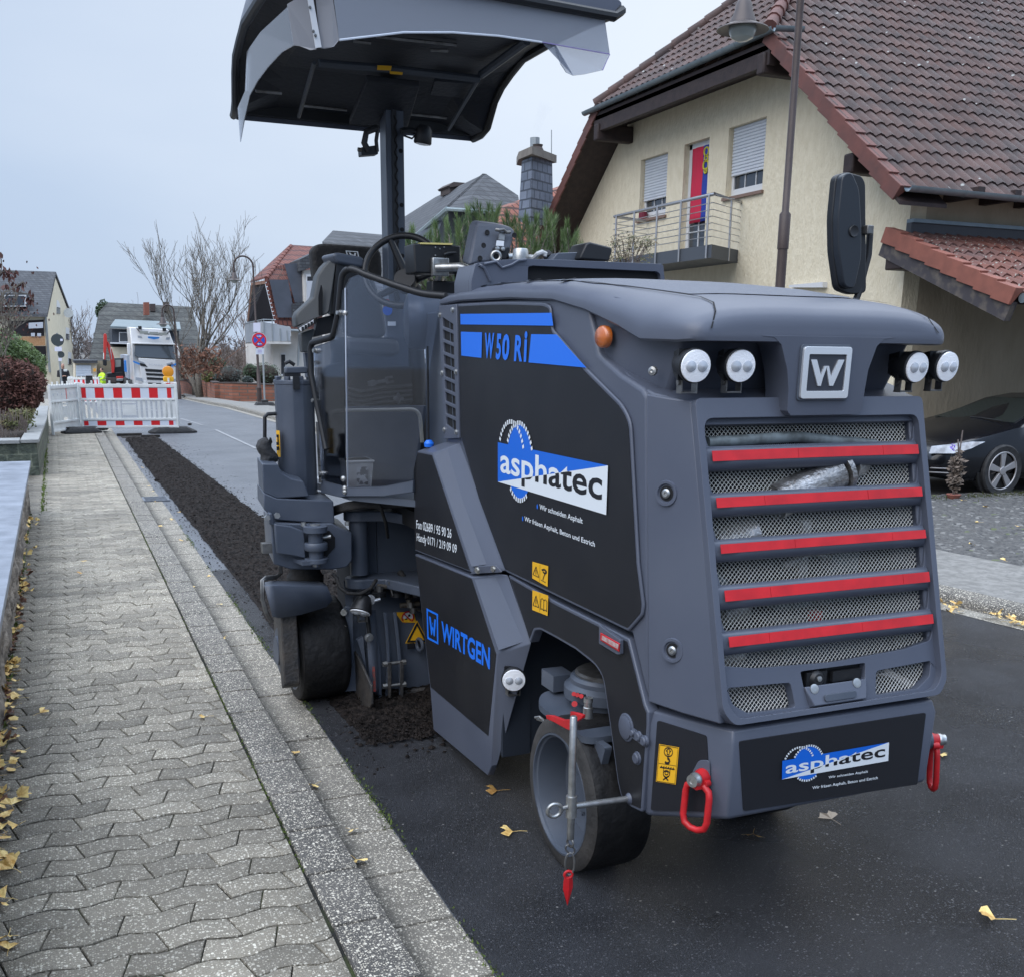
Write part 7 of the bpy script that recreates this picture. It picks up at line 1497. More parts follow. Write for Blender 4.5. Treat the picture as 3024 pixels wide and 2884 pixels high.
tab = rpoly([pX('F',305,298,XB+.01), pX('F',340,262,XB+.02), pX('F',425,258,XS-.025), pX('F',455,290,XS-.015)], .01)
n_ = (tab[3]-tab[0]).cross(tab[6]-tab[0]).normalized(); n_ = n_ if n_.x < 0 else -n_
mb = MB(); mb.prism([p+n_*.008 for p in tab], n_*.006); mb.build('tab', m_grey, ubox, bevel=.002)
mb = MB(); bolt(mb, pX('F',340,281,XB+.006)+n_*.012, n_, .011); bolt(mb, pX('F',414,276,XS-.030)+n_*.012, n_, .011); mb.build('bolt', m_zinc, ubox, smooth=True, angle=30, split=True)
mb = MB(); p = pX('D',1102,70,XB+.03); mb.lathe([(.02,0),(.022,.015),(.012,.028),(0,.03)], p-V((0,0,.01)), (0,0,1), 14); mb.build('tank_cap', m_blue, ubox, smooth=True)
lf = xs('F', [(480,306),(700,430),(905,532),(1037,600),(1062,700),(1112,900),(1128,938),(1128,1000),(1100,1402),(1045,1376),(1002,1335),(985,1260),(955,1040),(918,780),(882,722),(790,650),(700,598),(628,560),(600,563),(580,620)])
lf = rpoly(lf, [0,0,0,.008,0,0,0,0,.01,.01,.02,0,0,.03,.03,0,0,.01,.01,0], 3)
lfp = panel('wheel_arch_frame', lf, NX, .008, ins=.011, back=.03)
mb = MB()
for (a, b, r) in ((1018,1010,.036),(1052,1035,.010),(1077,1052,.014),(1104,1073,.014),(1069,1152,.017)):
    p = pX('U',(a-1000)*1.5+(935-27),0,XS) if False else pX('F',a,b,XS-.009); mb.lathe([(r*1.22,-.002),(r*1.22,.003),(r*1.15,.005),(r,.005),(r,.009),(r*.8,.012),(0,.012)], p, NX, 24)
a_, b_ = pX('F',1035,1025,XS-.009), pX('F',1106,1076,XS-.009)
mb.prism([a_+V((0,0,.016)), b_+V((0,0,.014)), b_-V((0,0,.016)), a_-V((0,0,.016))], NX*.004); mb.build('pivot_covers', m_grey, lfp, smooth=True, angle=40)
mb = MB(); rl = xs('F', [(905,535),(938,560),(1003,605),(1003,672),(988,672),(904,622)], XS-.010); mb.prism(rpoly(rl, .004), NX*.012); rfl = mb.build('side_reflector_base', m_grey, lfp, bevel=.003)
rl = xs('F', [(900,572),(988,622),(986,662),(899,608)], XS-.023); mb = MB(); mb.prism(rl, NX*.004); mb.build('side_reflector', m_red, lfp, bevel=.002)
rl = xs('F', [(904,585),(980,628),(978,650),(903,605)], XS-.028); mb = MB(); mb.prism(rl, NX*.001); mb.build('reflector_face', mat('frosted_red', (.38,.16,.15), .3, c2=(.5,.42,.40), scale=60), lfp)
wlabel(lfp, [pX('F',583,376,XS-.0125),pX('F',656,402,XS-.0125),pX('F',653,496,XS-.0125),pX('F',582,468,XS-.0125)], 'book', NX*.0008)
mb = MB(); mb.bx(XS+.02, 2.42, 3.46, 4.20, .19, .89); mb.bx(XS+.36, 2.40, 2.60, 3.46, .45, .89); mb.bx(XS+.03, 2.40, 2.58, 3.46, .80, .888)
mb.build('chassis', m_well_shade, mill, bevel=.006)
mb = MB(); mb.bx(1.447, XS+.06, 3.452, 3.47, .19, .60); mb.build('well_wall', m_well_shade, mill)
work_lamp(pY('F',495,785,3.38), (-.35,-1,-.12), .043)
pb = dict(a=V((XS,2.62,.70)), b=V((XS,2.468,.70)), c=V((1.598,2.212,.705)))
def bump_ring(z0, z1, zc0, io):   # io inward offset
    return [V((XS+io, 2.62, z0)), V((XS+io, 2.47+io*.3, z0)), V((1.60+io*.6, 2.205+io, z1)), V((2.32-io*.6, 2.205+io, z1)), V((XR-io, 2.47+io*.3, z0)), V((XR-io, 2.62, z0))]
mb = MB(); mb.loft([bump_ring(.360,.444,0,.014), bump_ring(.370,.454,0,.006), bump_ring(.655,.672,0,.0), bump_ring(.690,.706,0,.012), bump_ring(.700,.716,0,.05)])
bumper = mb.build('rear_bumper', m_grey, mill, bevel=.006, seg=3)
def bface(name, tl, tr, brr, bl, out=.0015, m=m_carbon, r=.008):
    n_ = (tr-tl).cross(bl-tl).normalized(); n_ = n_ if n_.y < 0 else -n_
    mb = MB(); mb.prism([p+n_*(out-.004) for p in rpoly([tl,tr,brr,bl], r)], n_*.0045); return mb.build(name, m, bumper), n_
def cplane():
    a, b, c_ = V((XS,2.47,.372)), V((XS,2.47,.655)), V((1.60,2.205,.672)); n_ = (b-a).cross(c_-a).normalized(); n_ = n_ if n_.y < 0 else -n_; return n_, n_.dot(a)
cn, cc = cplane(); pc = lambda f, x, y, o=0.: pl(f, x, y, cn, cc+o)
bface('bumper_film', pc('F',1160,978), pc('F',1388,1050), pc('F',1404,1398), pc('F',1130,1392))
mr_ = lambda p: V((2*XC-p.x, p.y, p.z))
bface('bumper_film', mr_(pc('F',1160,978)), mr_(pc('F',1388,1050)), mr_(pc('F',1404,1398)), mr_(pc('F',1130,1392)))
rn = V((0,-1,.0));
a, b, c_ = V((1.6,2.205,.672)), V((1.6,2.209,.462)), V((2.3,2.205,.672)); fn = (b-a).cross(c_-a).normalized(); fn = fn if fn.y < 0 else -fn; fcc = fn.dot(a)
pf = lambda f, x, y, o=0.: pl(f, x, y, fn, fcc+o)
bface('bumper_film', pf('H',556,985), pf('H',1480,842), pf('H',1437,1196), pf('H',578,1328))
logo(bumper, pf('H',770,1080,.004), pf('H',1298,988,.004), pf('H',768,1172,.004), pf('H',1294,1080,.004), fn*.0006)
mb = MB(); text_mb('Wir schneiden Asphalt', pf('H',1000,1172,.005), pf('H',1195,1142,.005), pf('H',1000,1156,.005), mb, bold=.012); mb.build('slogan', m_white, bumper, orient=False); mb = MB(); text_mb('Wir fräsen Asphalt, Beton und Estrich', pf('H',920,1226,.005), pf('H',1243,1175,.005), pf('H',920,1207,.005), mb, bold=.012); mb.build('slogan', m_white, bumper, orient=False)
wlabel(bumper, [pc('F',1168,1086,.003),pc('F',1260,1102,.003),pc('F',1244,1274,.003),pc('F',1153,1260,.003)], 'hook', cn*.0008)
mb = MB(); bo = rpoly([pc('F',1352,1160,.001),pc('F',1402,1160,.001),pc('F',1405,1268,.001),pc('F',1340,1262,.001),pc('F',1320,1220,.001)], .012); mb.prism(bo, cn*.003); mb.build('eye_boss', m_grey, bumper, bevel=.001)
def shackle(p, n_, up=V((0,0,1)), tilt=0):
    p = V(p); n_ = V(n_).normalized(); s_ = up.cross(n_).normalized()
    mb = MB(); mb.cur = 0
    mb.lathe([(.024,0),(.024,.012),(.020,.020),(.020,.032)], p, n_, 20)
    for k in (-1, 1): mb.cyl(p+s_*(.020*k)+n_*.006-up*.012, p+s_*(.020*k)+n_*.026-up*.012, .012, n=12)
    q0 = p+n_*.022-up*.018
    pts = [(-.018,.0),(-.036,-.012),(-.040,-.03),(-.041,-.10),(-.034,-.122),(-.012,-.132),(.012,-.132),(.034,-.122),(.041,-.10),(.040,-.03),(.036,-.012),(.018,.0)]
    if tilt: pts = [(a*.6, b*1.15) for a, b in pts]
    mb.tube([q0+s_*a+up*b+n_*(.012*max(0,b*-6)) for a, b in pts], .0098, n=10)
    mb.box(q0+up*.004, (.04,.04,.022))
    sh = mb.build('lifting_shackle', m_red, bumper, smooth=True, angle=45)
    mb = MB(); mb.cyl(p+n_*.03, p+n_*.052, .0185, n=6); mb.lathe([(.0185,.030),(.021,.034),(.021,.040),(.018,.046),(.018,.054),(.009,.054),(.008,.046)], p, n_, 20); mb.build('shackle_bolt', m_zinc, sh, smooth=True, angle=40)
shackle(pc('F',1372,1235,.002), cn)
sp_ = pY('W',1783,1420,2.40); shackle(sp_, V((.94,-.34,0)), tilt=1)
mb = MB(); mb.cyl(V((2.36,2.44,sp_.z)), sp_+V((.004,0,0)), .030, n=18); mb.build('eye_stub', m_grey, bumper, smooth=True, angle=40)
def wheel(cx_, cy_, r, wd, name='rear_wheel', side=-1):
    x0 = cx_; x1 = cx_-side*wd     # x0 is the outer face
    mb = MB(); n = 56
    prof = [(r*.80,.0),(r*.86,.004),(r*.95,.006),(r*.985,.014),(r,.035),(r,wd*.5),(r,wd-.035),(r*.985,wd-.014),(r*.9,wd),(r*.5,wd)]
    mb.lathe(prof, (x0, cy_, r), (-side,0,0), n, False)
    w_ = mb.build(name, m_tyre, mill, smooth=True, angle=60)
    mb = MB(); mb.lathe([(r*.985,.012),(r*.945,.0045),(r*.86,.002),(r*.795,-.0015),(r*.79,.01)], (x0, cy_, r), (-side,0,0), n, False); mb.build('sidewall', m_tyres, w_, smooth=True, angle=60)
    mb = MB(); mb.lathe([(r*.80,.010),(r*.79,-.002),(r*.765,-.002),(r*.755,.008),(r*.73,.012),(r*.70,.05),(r*.66,.11),(r*.40,.135),(r*.36,.13),(r*.36,.10),(r*.30,.095),(r*.28,.088),(0.0,.088)], (x0, cy_, r), (-side,0,0), n, False)
    mb.build('rim', m_greyd, w_, smooth=True, angle=35)
    mb = MB(); mb.lathe([(r*.20,.088),(r*.20,.078),(0,.078)], (x0, cy_, r), (-side,0,0), 24)
    for k in range(8): t = 2*PI*k/8; bolt(mb, V((x0-side*.094, cy_+r*.325*math.cos(t), r+r*.325*math.sin(t))), (side,0,0), .007, .008)
    mb.build('hub', m_greyd, w_, smooth=True, angle=35); return w_
RW = wheel(1.426, 2.915, .262, .22); wheel(2.42, 3.06, .262, .25, side=1)
mb = MB(); cx_, cy_ = 1.66, 3.03
mb.lathe([(.15,.55),(.15,.585),(.13,.60),(.13,.615),(.12,.625)], (cx_,cy_,0), (0,0,1), 40); mb.lathe([(.10,.46),(.125,.50),(.125,.55)], (cx_,cy_,0), (0,0,1), 32)
mb.prism(rpoly([V((1.44,2.76,.49)),V((1.44,3.13,.49)),V((1.50,3.22,.50)),V((1.8,3.22,.50)),V((1.8,2.76,.49))], .05), (0,0,.022))
mb.prism(rpoly([V((1.478,2.70,.49)),V((1.478,2.74,.38)),V((1.478,2.90,.345)),V((1.478,3.0,.42)),V((1.478,3.05,.50)),V((1.478,2.70,.50))], .05), (.025,0,0))
mb.bx(1.52, 1.60, 3.17, 3.27, .53, .59); fork = mb.build('steering_fork', m_greyd, mill, smooth=True, angle=40)
mb = MB(); mb.lathe([(.112,.62),(.114,.632),(.105,.638),(0,.642)], (cx_,cy_,0), (0,0,1), 48); mb.build('bearing_cap', m_steel, fork, smooth=True, angle=30)
mb = MB(); p = pX('U',590,352,1.515)
mb.prism(rpoly([pX('U',566,335,1.512),pX('U',640,352,1.512),pX('U',640,378,1.512),pX('U',566,360,1.512)], .006), (.01,0,0)); mb.build('reflector_holder', m_dark, fork)
mb = MB()
for x in (574, 598, 625): mb.cyl(pX('U',x,346+(x-574)*.3,1.512), pX('U',x,346+(x-574)*.3,1.504), .0075, n=12)
mb.cyl(pX('U',578,415,1.51), pX('U',578,415,1.49), .010, n=10); mb.build('red_plugs', m_red, fork)
mb = MB(); p = pX('U',670,510,1.455); mb.lathe([(.016,0),(.016,.035),(.013,.037),(.013,.05),(.015,.052),(.015,.066),(.010,.066),(.009,.05)], p, (0,0,1), 16); mb.build('socket', m_zinc, fork, smooth=True, angle=40)
mb = MB(); rl = [pX('U',*q_,1.40) for q_ in ((378,492),(420,495),(500,525),(548,520),(548,468),(600,480),(632,492),(628,515),(592,540),(560,545),(545,600),(520,590),(440,545),(384,520))]
mb.prism(rl, (.012,0,0)); mb.build('scraper_lever', m_red, fork, bevel=.002)
mb = MB(); mb.tube([pX('U',305,510,1.43),pX('U',335,505,1.44),pX('U',372,535,1.45),pX('U',320,520,1.44)], .005, n=6); mb.build('hook', m_steel, fork)
a = pX('U',955,1070,XS-.01); yy = a.y
e = pY('U',590,1122,yy); c0 = pY('U',556,1125,yy); t0 = pY('U',562,500,yy); t1 = pY('U',550,1350,yy)
mb = MB(); mb.tube([a, V((c0.x, yy, c0.z))], .0095, n=14); bar = mb.build('pointer_arm', m_zinc, mill, smooth=True, angle=50)
mb = MB(); mb.lathe([(.020,0),(.018,.004),(.012,.012)], a+V((.004,0,0)), (-1,0,0), 16); mb.build('weld_boss', m_grey, bar, smooth=True)
mb = MB(); mb.lathe([(.0095,0),(.011,.003),(.011,t0.z-t1.z-.004),(.008,t0.z-t1.z)], (c0.x,yy,t1.z), (0,0,1), 16); mb.build('pointer_rod', m_zinc, bar, smooth=True, angle=50)
mb = MB(); mb.lathe([(.012,-.035),(.0165,-.034),(.0165,.034),(.012,.035)], (c0.x,yy,c0.z), (0,0,1), 18); mb.cyl((c0.x-.014,yy,c0.z),(c0.x-.036,yy-.004,c0.z), .007, n=10); mb.torus((c0.x-.058,yy-.006,c0.z), (.12,1,.1), .021, .0062, 24, 8); mb.build('eye_bolt_clamp', m_zinc, bar, smooth=True, angle=50)
mb = MB(); zb = t1.z; mb.torus((c0.x,yy,zb-.012), (1,.3,0), .013, .0035, 18, 6); mb.torus((c0.x,yy,zb-.034), (.3,1,0), .011, .003, 18, 6, sq=1.5)
def oval(c_, ax, w_, h_, r):
    c_ = V(c_); ax = V(ax).normalized(); s_ = V((0,0,1)).cross(ax).normalized(); mb.tube([c_+s_*(w_*math.cos(t))+V((0,0,h_*math.sin(t))) for t in [2*PI*i/20 for i in range(21)]], r, n=6)
oval((c0.x,yy,zb-.082), (.4,1,0), .014, .036, .0035); mb.build('chain', m_steel, bar, smooth=True, angle=50)
zt_ = zb-.112; mb = MB(); mb.torus((c0.x-.004,yy,zt_-.005), (.2,1,0), .012, .0045, 18, 8)
mb.loft([[V((c0.x-.004+a_*s2, yy+b_*s2, z)) for a_, b_ in ((-1,0),(0,-.45),(1,0),(0,.45))] for s2, z in ((.014,zt_-.014),(.016,zt_-.024),(.017,zt_-.05),(.001,zt_-.108))]); mb.build('pointer_tip', m_red, bar, bevel=.001)
# ================================================================ front half of the machine: wheel arm, drum, operator platform, canopy
def glass_mat(name, tint, refl=1.0, rough=.03, body=None, bodyf=0.):
    m = bpy.data.materials.new(name); m.use_nodes = True; t = m.node_tree; N = t.nodes; N.clear()
    o = N.new('ShaderNodeOutputMaterial'); tr = N.new('ShaderNodeBsdfTransparent'); tr.inputs[0].default_value = (*tint, 1)
    gl = N.new('ShaderNodeBsdfGlossy'); gl.inputs['Roughness'].default_value = rough; fr = N.new('ShaderNodeFresnel'); fr.inputs[0].default_value = 1.5
    mu = N.new('ShaderNodeMath'); mu.operation = 'MULTIPLY'; mu.inputs[1].default_value = refl; t.links.new(fr.outputs[0], mu.inputs[0])
    mx_ = N.new('ShaderNodeMixShader'); t.links.new(mu.outputs[0], mx_.inputs[0]); t.links.new(gl.outputs[0], mx_.inputs[2])
    if body:
        df = N.new('ShaderNodeBsdfDiffuse'); df.inputs[0].default_value = (*body, 1); ts = N.new('ShaderNodeBsdfTranslucent'); ts.inputs[0].default_value = (*body, 1)
        m0 = N.new('ShaderNodeMixShader'); t.links.new(df.outputs[0], m0.inputs[1]); t.links.new(ts.outputs[0], m0.inputs[2]); m0.inputs[0].default_value = .6
        m1 = N.new('ShaderNodeMixShader'); m1.inputs[0].default_value = bodyf; t.links.new(tr.outputs[0], m1.inputs[1]); t.links.new(m0.outputs[0], m1.inputs[2]); t.links.new(m1.outputs[0], mx_.inputs[1])
    else: t.links.new(tr.outputs[0], mx_.inputs[1])
    t.links.new(mx_.outputs[0], o.inputs[0]); return m
m_glass = glass_mat('shield_glass', (.84,.87,.93), .9)
m_poly = glass_mat('polycarbonate', (.80,.83,.88), 1.0, .15, (.62,.66,.74), .62)
m_polyc = glass_mat('polycarbonate_clear', (.88,.90,.94), 1.0, .08, (.65,.68,.75), .30)
m_paint2 = mat('arm_paint', (.058,.072,.098), .42, c2=(.078,.092,.12), scale=5, rvar=.1, bump=.08, bscale=200)
m_pipe = mat('brass_pipe', (.22,.19,.15), .4, .6, c2=(.10,.095,.085), scale=30)
FW = wheel(.955, 5.0, .255, .245, 'front_wheel')
mb = MB(); mb.prism(rpoly([V((.90,4.80,.56)),V((.90,5.10,.56)),V((.90,5.16,.30)),V((.90,5.08,.12)),V((.90,4.92,.12)),V((.90,4.86,.25))], .05), (.05,0,0))
mb.prism(rpoly([V((.862,4.72,.16)),V((.862,4.80,.12)),V((.862,4.84,.42)),V((.862,4.80,.60)),V((.862,4.74,.60))], .02), (.075,0,0)); mb.build('hub_motor_guard', m_mud, mill, bevel=.006)
mb = MB(); mb.cyl((.885,4.95,.27),(.925,4.95,.27),.11,n=28); mb.cyl((.87,4.95,.27),(.90,4.95,.27),.07,n=24); mb.build('hub_motor', m_paint2, mill, smooth=True, angle=40)
YF = 4.735
mg = lambda l, y=YF: [pY('T', a, b, y) for a, b in l]
top_ = mg([(75,662),(150,648),(300,650),(520,652),(575,662)], 4.79); bot = mg([(155,935),(200,948),(385,920),(590,858),(640,800)], 4.70); md = mg([(90,690),(160,688),(320,690),(535,690),(600,700)], 4.706)
mb = MB(); f1 = [top_, md, bot]; mb.loft(f1, False, False); b0_ = len(mb.v); mb.loft([[p+V((.0,.018,-.004)) for p in r] for r in f1], False, False)
mb.build('mudguard', m_paint2, mill, smooth=True, angle=25, solid=.004)
mb = MB(); c_ = pY('T',420,640,5.0); mb.lathe([(.085,-.03),(.09,.02),(.075,.04),(.075,.10),(.085,.12)], (c_.x,5.0,c_.z), (0,0,1), 28); mb.build('swivel', m_blkr, mill, smooth=True, angle=40)
mb = MB()
for k in range(3):
    o_ = k*9
    mb.tube([pY('T',205+o_,520,4.86),pY('T',208+o_,585,4.86),pY('T',180,606+o_,4.82),pY('T',95,612+o_,4.76),pY('T',60+o_,640,4.75),pY('T',62+o_,800,4.74),pY('T',90+o_,900,4.74),pY('T',135+o_,980,4.74)], .0055, n=8)
mb.build('hydraulic_pipe', m_steel, mill, smooth=True, angle=60, split=True)
mb = MB(); ya = 4.80
arm = [pY('T',*q_,ya) for q_ in ((138,180),(170,172),(420,182),(640,178),(700,215),(752,235),(800,255),(800,478),(758,535),(640,556),(300,553),(160,510))]
mb.prism(arm, (.04,.42,0)); arm_o = mb.build('wheel_arm', m_paint2, mill, bevel=.006)
mb = MB(); cov = [pY('D',*q_,ya+.02) for q_ in ((60,372),(145,408),(500,424),(508,566),(320,556),(130,542),(62,476))]
mb.prism(cov, (.03,.34,0)); mb.build('arm_cover', m_paint2, arm_o, bevel=.005)
mb = MB(); rise = [pY('D',*q_,ya+.03) for q_ in ((50,190),(150,195),(175,250),(235,285),(310,300),(350,395),(145,408),(60,372))]
mb.prism(rise, (.03,.30,0)); mb.build('arm_cover_rise', m_paint2, arm_o, bevel=.005)
mb = MB(); fl = [pY('T',*q_,ya-.05) for q_ in ((165,180),(300,200),(412,245),(424,465),(300,440),(190,425))]; mb.prism(fl, (.0,.03,0)); mb.prism([pY('T',*q_,ya-.03) for q_ in ((120,95),(148,92),(170,170),(165,200),(128,190))], (0,.05,0)); mb.build('arm_flange', m_paint2, arm_o, bevel=.006)
mb = MB(); pc_ = pY('T',505,360,ya-.06); xx, zz = pc_.x, lambda b: pY('T',505,b,ya-.06).z
mb.lathe([(.055,zz(245)),(.055,zz(200)),(.045,zz(192))][::1], (xx,ya-.06,0), (0,0,1), 28)
mb.lathe([(.034,zz(460)),(.034,zz(245))], (xx,ya-.06,0), (0,0,1), 24); mb.lathe([(.050,zz(395)),(.054,zz(385)),(.054,zz(340)),(.050,zz(330))], (xx,ya-.06,0), (0,0,1), 28)
mb.lathe([(.040,zz(500)),(.055,zz(492)),(.055,zz(462)),(.05,zz(458))], (xx,ya-.06,0), (0,0,1), 28); mb.prism([V((xx-.075,ya-.10,zz(500))),V((xx+.03,ya-.10,zz(500))),V((xx+.03,ya,zz(500))),V((xx-.095,ya,zz(500)))], (0,0,.018)); mb.build('hinge_pin', m_paint2, arm_o, smooth=True, angle=40)
mb = MB(); pg_ = pY('T',640,300,ya-.004); mb.prism([pY('T',*q_,ya-.001) for q_ in ((575,240),(612,235),(660,290),(660,370),(585,455),(560,440),(560,250))], (0,-.003,0)); mb.build('arm_recess', m_dark, arm_o)
mb = MB(); mb.lathe([(.024,zz(197)),(.024,zz(186)),(.0,zz(184))], (xx,ya-.06,0), (0,0,1), 20)
for q_ in ((404,186),(760,180)): p = pY('T',*q_,ya-.04); mb.cyl(p-V((0,0,.008)), p+V((0,0,.01)), .012, n=6)
for q_ in ((186,112),(105,132)): p = pY('T',*q_,ya-.04); mb.cyl(p, p+V((0,-.014,0)), .014, n=6)
p = pY('T',595,290,ya-.05); mb.cyl(p-V((.02,0,0)), p+V((.016,-.01,.004)), .009, n=10); p = pY('T',505,528,ya-.05); mb.cyl(p, p+V((0,0,.02)), .016, n=12); mb.build('arm_bolt', m_zinc, arm_o, smooth=True, angle=40, split=True)
mb = MB(); mb.box(pY('T',108,375,ya+.05), (.05,.05,.045)); mb.build('arm_end_stop', m_steel, arm_o)
mb = MB(); pp = pY('T',855,360,4.92); r_ = pY('T',930,360,4.92).x-pp.x; z0, z1 = pY('T',855,590,4.92).z, pY('T',855,150,4.92).z
mb.lathe([(r_,z0),(r_,z1)], (pp.x,4.92,0), (0,0,1), 32);
fr_ = mb.build('knuckle_post', m_paint2, mill, smooth=True, angle=40)
def arm_plate(zc, t_):
    mb = MB(); pts = []
    for i in range(13): a_ = PI*.35+PI*1.25*i/12; pts.append(V((pp.x+r_*1.55*math.cos(a_), 4.92+r_*1.55*math.sin(a_), zc)))
    pts += [V((1.40,4.83,zc)),V((1.50,4.60,zc)),V((1.62,4.30,zc)),V((1.9,4.30,zc)),V((1.9,5.1,zc))]
    mb.prism(pts, (0,0,t_)); mb.build('frame_plate', m_paint2, fr_, bevel=.006)
arm_plate(z0-.065, .05); arm_plate(z1+.0, .05)
mb = MB(); mb.bx(1.40,1.95,4.98,5.05,z0-.05,z1); mb.bx(1.35,1.40,5.0,5.2,z0-.3,z1+.1); mb.build('frame_web', m_greyd, fr_)
mb = MB(); mb.bx(1.45, 2.3, 4.2, 4.9, .90, .98); mb.bx(1.62,2.35,4.22,5.2,.35,.9); mb.build('frame_block', m_dark, fr_)
mb = MB(); mb.lathe([(.045,0),(.045,.02),(.035,.03)], pY('D',868,425,4.75), (0,0,1), 20); mb.build('rubber_mount', m_steel, fr_, smooth=True)
mb = MB()
for k in range(5): mb.tube([pY('D',500,470+8*k,4.95),pY('D',580,445+7*k,4.8),pY('D',700,425+7*k,4.74),pY('D',800,440+5*k,4.7),pY('D',1000,430+4*k,4.6)], .012, n=8)
mb.tube([pY('T',640,590,4.78),pY('T',672,620,4.76),pY('T',700,700,4.74),pY('T',760,745,4.72),pY('T',860,755,4.72),pY('T',950,710,4.74),pY('T',995,640,4.8)], .009, n=8)
mb.tube([pY('D',770,410,4.66),pY('D',800,470,4.66),pY('D',830,560,4.7),pY('D',842,650,4.8)], .008, n=8)
mb.tube([pY('T',1190,575,4.9),pY('T',1225,630,4.86),pY('T',1245,700,4.84),pY('T',1255,790,4.80)], .016, n=10)
mb.build('hydraulic_hose', m_blkr, fr_, smooth=True, angle=60, split=True)
YD = 4.84
pd = lambda a, b, y=YD: pY('T', a, b, y)
mb = MB(); prof = []
for i in range(9): t = i/8; prof.append((YD+.16*(1-t)**2, t))
tl, tr, bl_, brr = pd(735,650,YD+.16), pd(1345,640,YD+.16), pd(740,1545), pd(1500,1500)
def DH(u, t, o=0.):
    a_ = tl.lerp(bl_, t); b_ = tr.lerp(brr, t); q_ = a_.lerp(b_, u); y = YD+.17*(1-t)**2.2-o; return V((q_.x, y, q_.z))
mb.loft([[DH(u, t) for u in (0,.25,.5,.75,1.)] for t in [i/12 for i in range(13)]], False, False)
drum = mb.build('drum_housing', m_paint2, mill, smooth='all')
mb = MB(); mb.bx(1.29, 2.1, YD+.20, 5.4, .05, .70); mb.build('drum_box', m_dark, drum)
for a_, b_, w_ in ((985,1045,16),(1085,1100,15),(1165,1215,15)):
    mb = MB(); rings = []
    for i in range(17):
        t = i/16; x = a_-18+(b_-a_)*t**1.3+60*math.sin(t*PI)*.35*(1 if a_ < 1100 else .8); y_ = 900+ (700)*t; yy = YD-.015-.045*math.sin(min(1,t*1.15)*PI*.5)
        rings.append([pd(x-w_, y_, yy), pd(x+w_, y_, yy), pd(x+w_, y_, yy+.06), pd(x-w_, y_, yy+.06)])
    mb.loft(rings); mb.build('curved_rib', m_paint2, drum, bevel=.004)
mb = MB(); rg = []
for i in range(13):
    t = i/12; yy = YD-.045-.03*math.sin(t*PI*.5); rg.append([pd(905+40*t, 880+660*t, yy), pd(990+25*t, 880+700*t, yy)])
mb.loft(rg, False, False); mb.build('side_shield', m_paint2, drum, smooth='all', solid=.01)
mb = MB()
for a_, b_ in ((1105,1310),(1205,1300)): mb.loft([[pd(a_-17,b_,YD-.10),pd(a_+17,b_,YD-.10),pd(a_+17,b_,YD-.05),pd(a_-17,b_,YD-.05)],[pd(a_-13,b_+290,YD-.10),pd(a_+13,b_+290,YD-.10),pd(a_+13,b_+290,YD-.05),pd(a_-13,b_+290,YD-.05)]])
mb.build('clamp_bar', m_mud, drum, bevel=.003, split=True)
mb = MB()
for b_ in (1325, 1505): mb.cyl(pd(1060,b_,YD-.09), pd(1225,b_-22,YD-.09), .008, n=10); mb.cyl(pd(1050,b_,YD-.09), pd(1085,b_-4,YD-.09), .014, n=6); mb.cyl(pd(1205,b_-16,YD-.09), pd(1236,b_-20,YD-.09), .014, n=6)
for b_ in (895, 1020): p = pd(738,b_,YD-.02); mb.cyl(p, p+V((-.01,-.02,0)), .016, n=8)
p = pd(935,1105,YD-.09); mb.lathe([(.022,0),(.022,.008),(.014,.009),(.014,.018)], p, (0,-1,0), 14)
mb.build('clamp_bolt', m_zinc, drum, smooth=True, angle=40, split=True)
mb = MB(); mb.prism(rpoly([pd(745,860,YD-.01),pd(805,862,YD-.03),pd(812,1345,YD-.03),pd(765,1350,YD-.01)], .01), (0,.03,0)); mb.prism([pd(840,1130,YD-.04),pd(890,1100,YD-.05),pd(910,1290,YD-.05),pd(905,1200,YD-.05)], (0,.03,0)); mb.build('edge_guard', m_paint2, drum, bevel=.003)
mb = MB(); XE = 1.235; bp_ = [pX('T',*q_,XE) for q_ in ((742,1330),(800,1192),(860,1300),(952,1500),(955,1650),(910,1772),(742,1560))]
mb.prism(bp_, (.012,0,0)); mb.build('edge_blade', m_mud, drum, bevel=.003)
mb = MB(); mb.tube([pd(1215,1570,YD-.04), pd(1300,1548,YD-.04), pd(1500,1525,YD-.04)], .018, n=10); mb.build('lower_rail', m_mud, drum, smooth=True)
mb = MB(); mb.prism([pd(965,1345,YD-.085),pd(985,1345,YD-.085),pd(995,1545,YD-.085),pd(975,1550,YD-.085)], (0,.004,0)); mb.build('worn_red_strip', mat('worn_red', (.42,.05,.04), .7, c2=(.12,.10,.09), scale=60), drum)
lab = MB(); lab.poly([DH(.60,.28,.003),DH(.84,.28,.003),DH(.84,.38,.003),DH(.67,.37,.003)]); wl = lab.build('warning_label', m_yel, drum, orient=False)
c_ = DH(.745,.328,.005); mb = MB(); mb.poly([c_+V((.030*math.cos(t),0,.030*math.sin(t))) for t in [2*PI*i/20 for i in range(20)]]); mb.build('label_disc', m_white, wl, orient=False)
mb = MB(); mb.torus(c_+V((0,-.003,0)), (0,1,0), .030, .0035, 24, 6); mb.cyl(c_+V((-.022,-.004,.022)), c_+V((.022,-.004,-.022)), .003, n=6); mb.build('prohibition_ring', m_red, wl)
mb = MB()
for dx, dz, r in ((-.008,-.01,.007),(.008,.01,.007),(.0,.0,.005)): mb.lathe([(r,0),(0,.001)], c_+V((dx,-.002,dz)), (0,-1,0), 10)
mb.build('pictogram', m_film, wl)
T3 = [pd(1328,965,YD-.004),pd(1425,1150,YD-.004),pd(1232,1153,YD-.004)]
mb = MB(); mb.poly(T3); tri_ = mb.build('warning_triangle', m_yel, drum, orient=False)
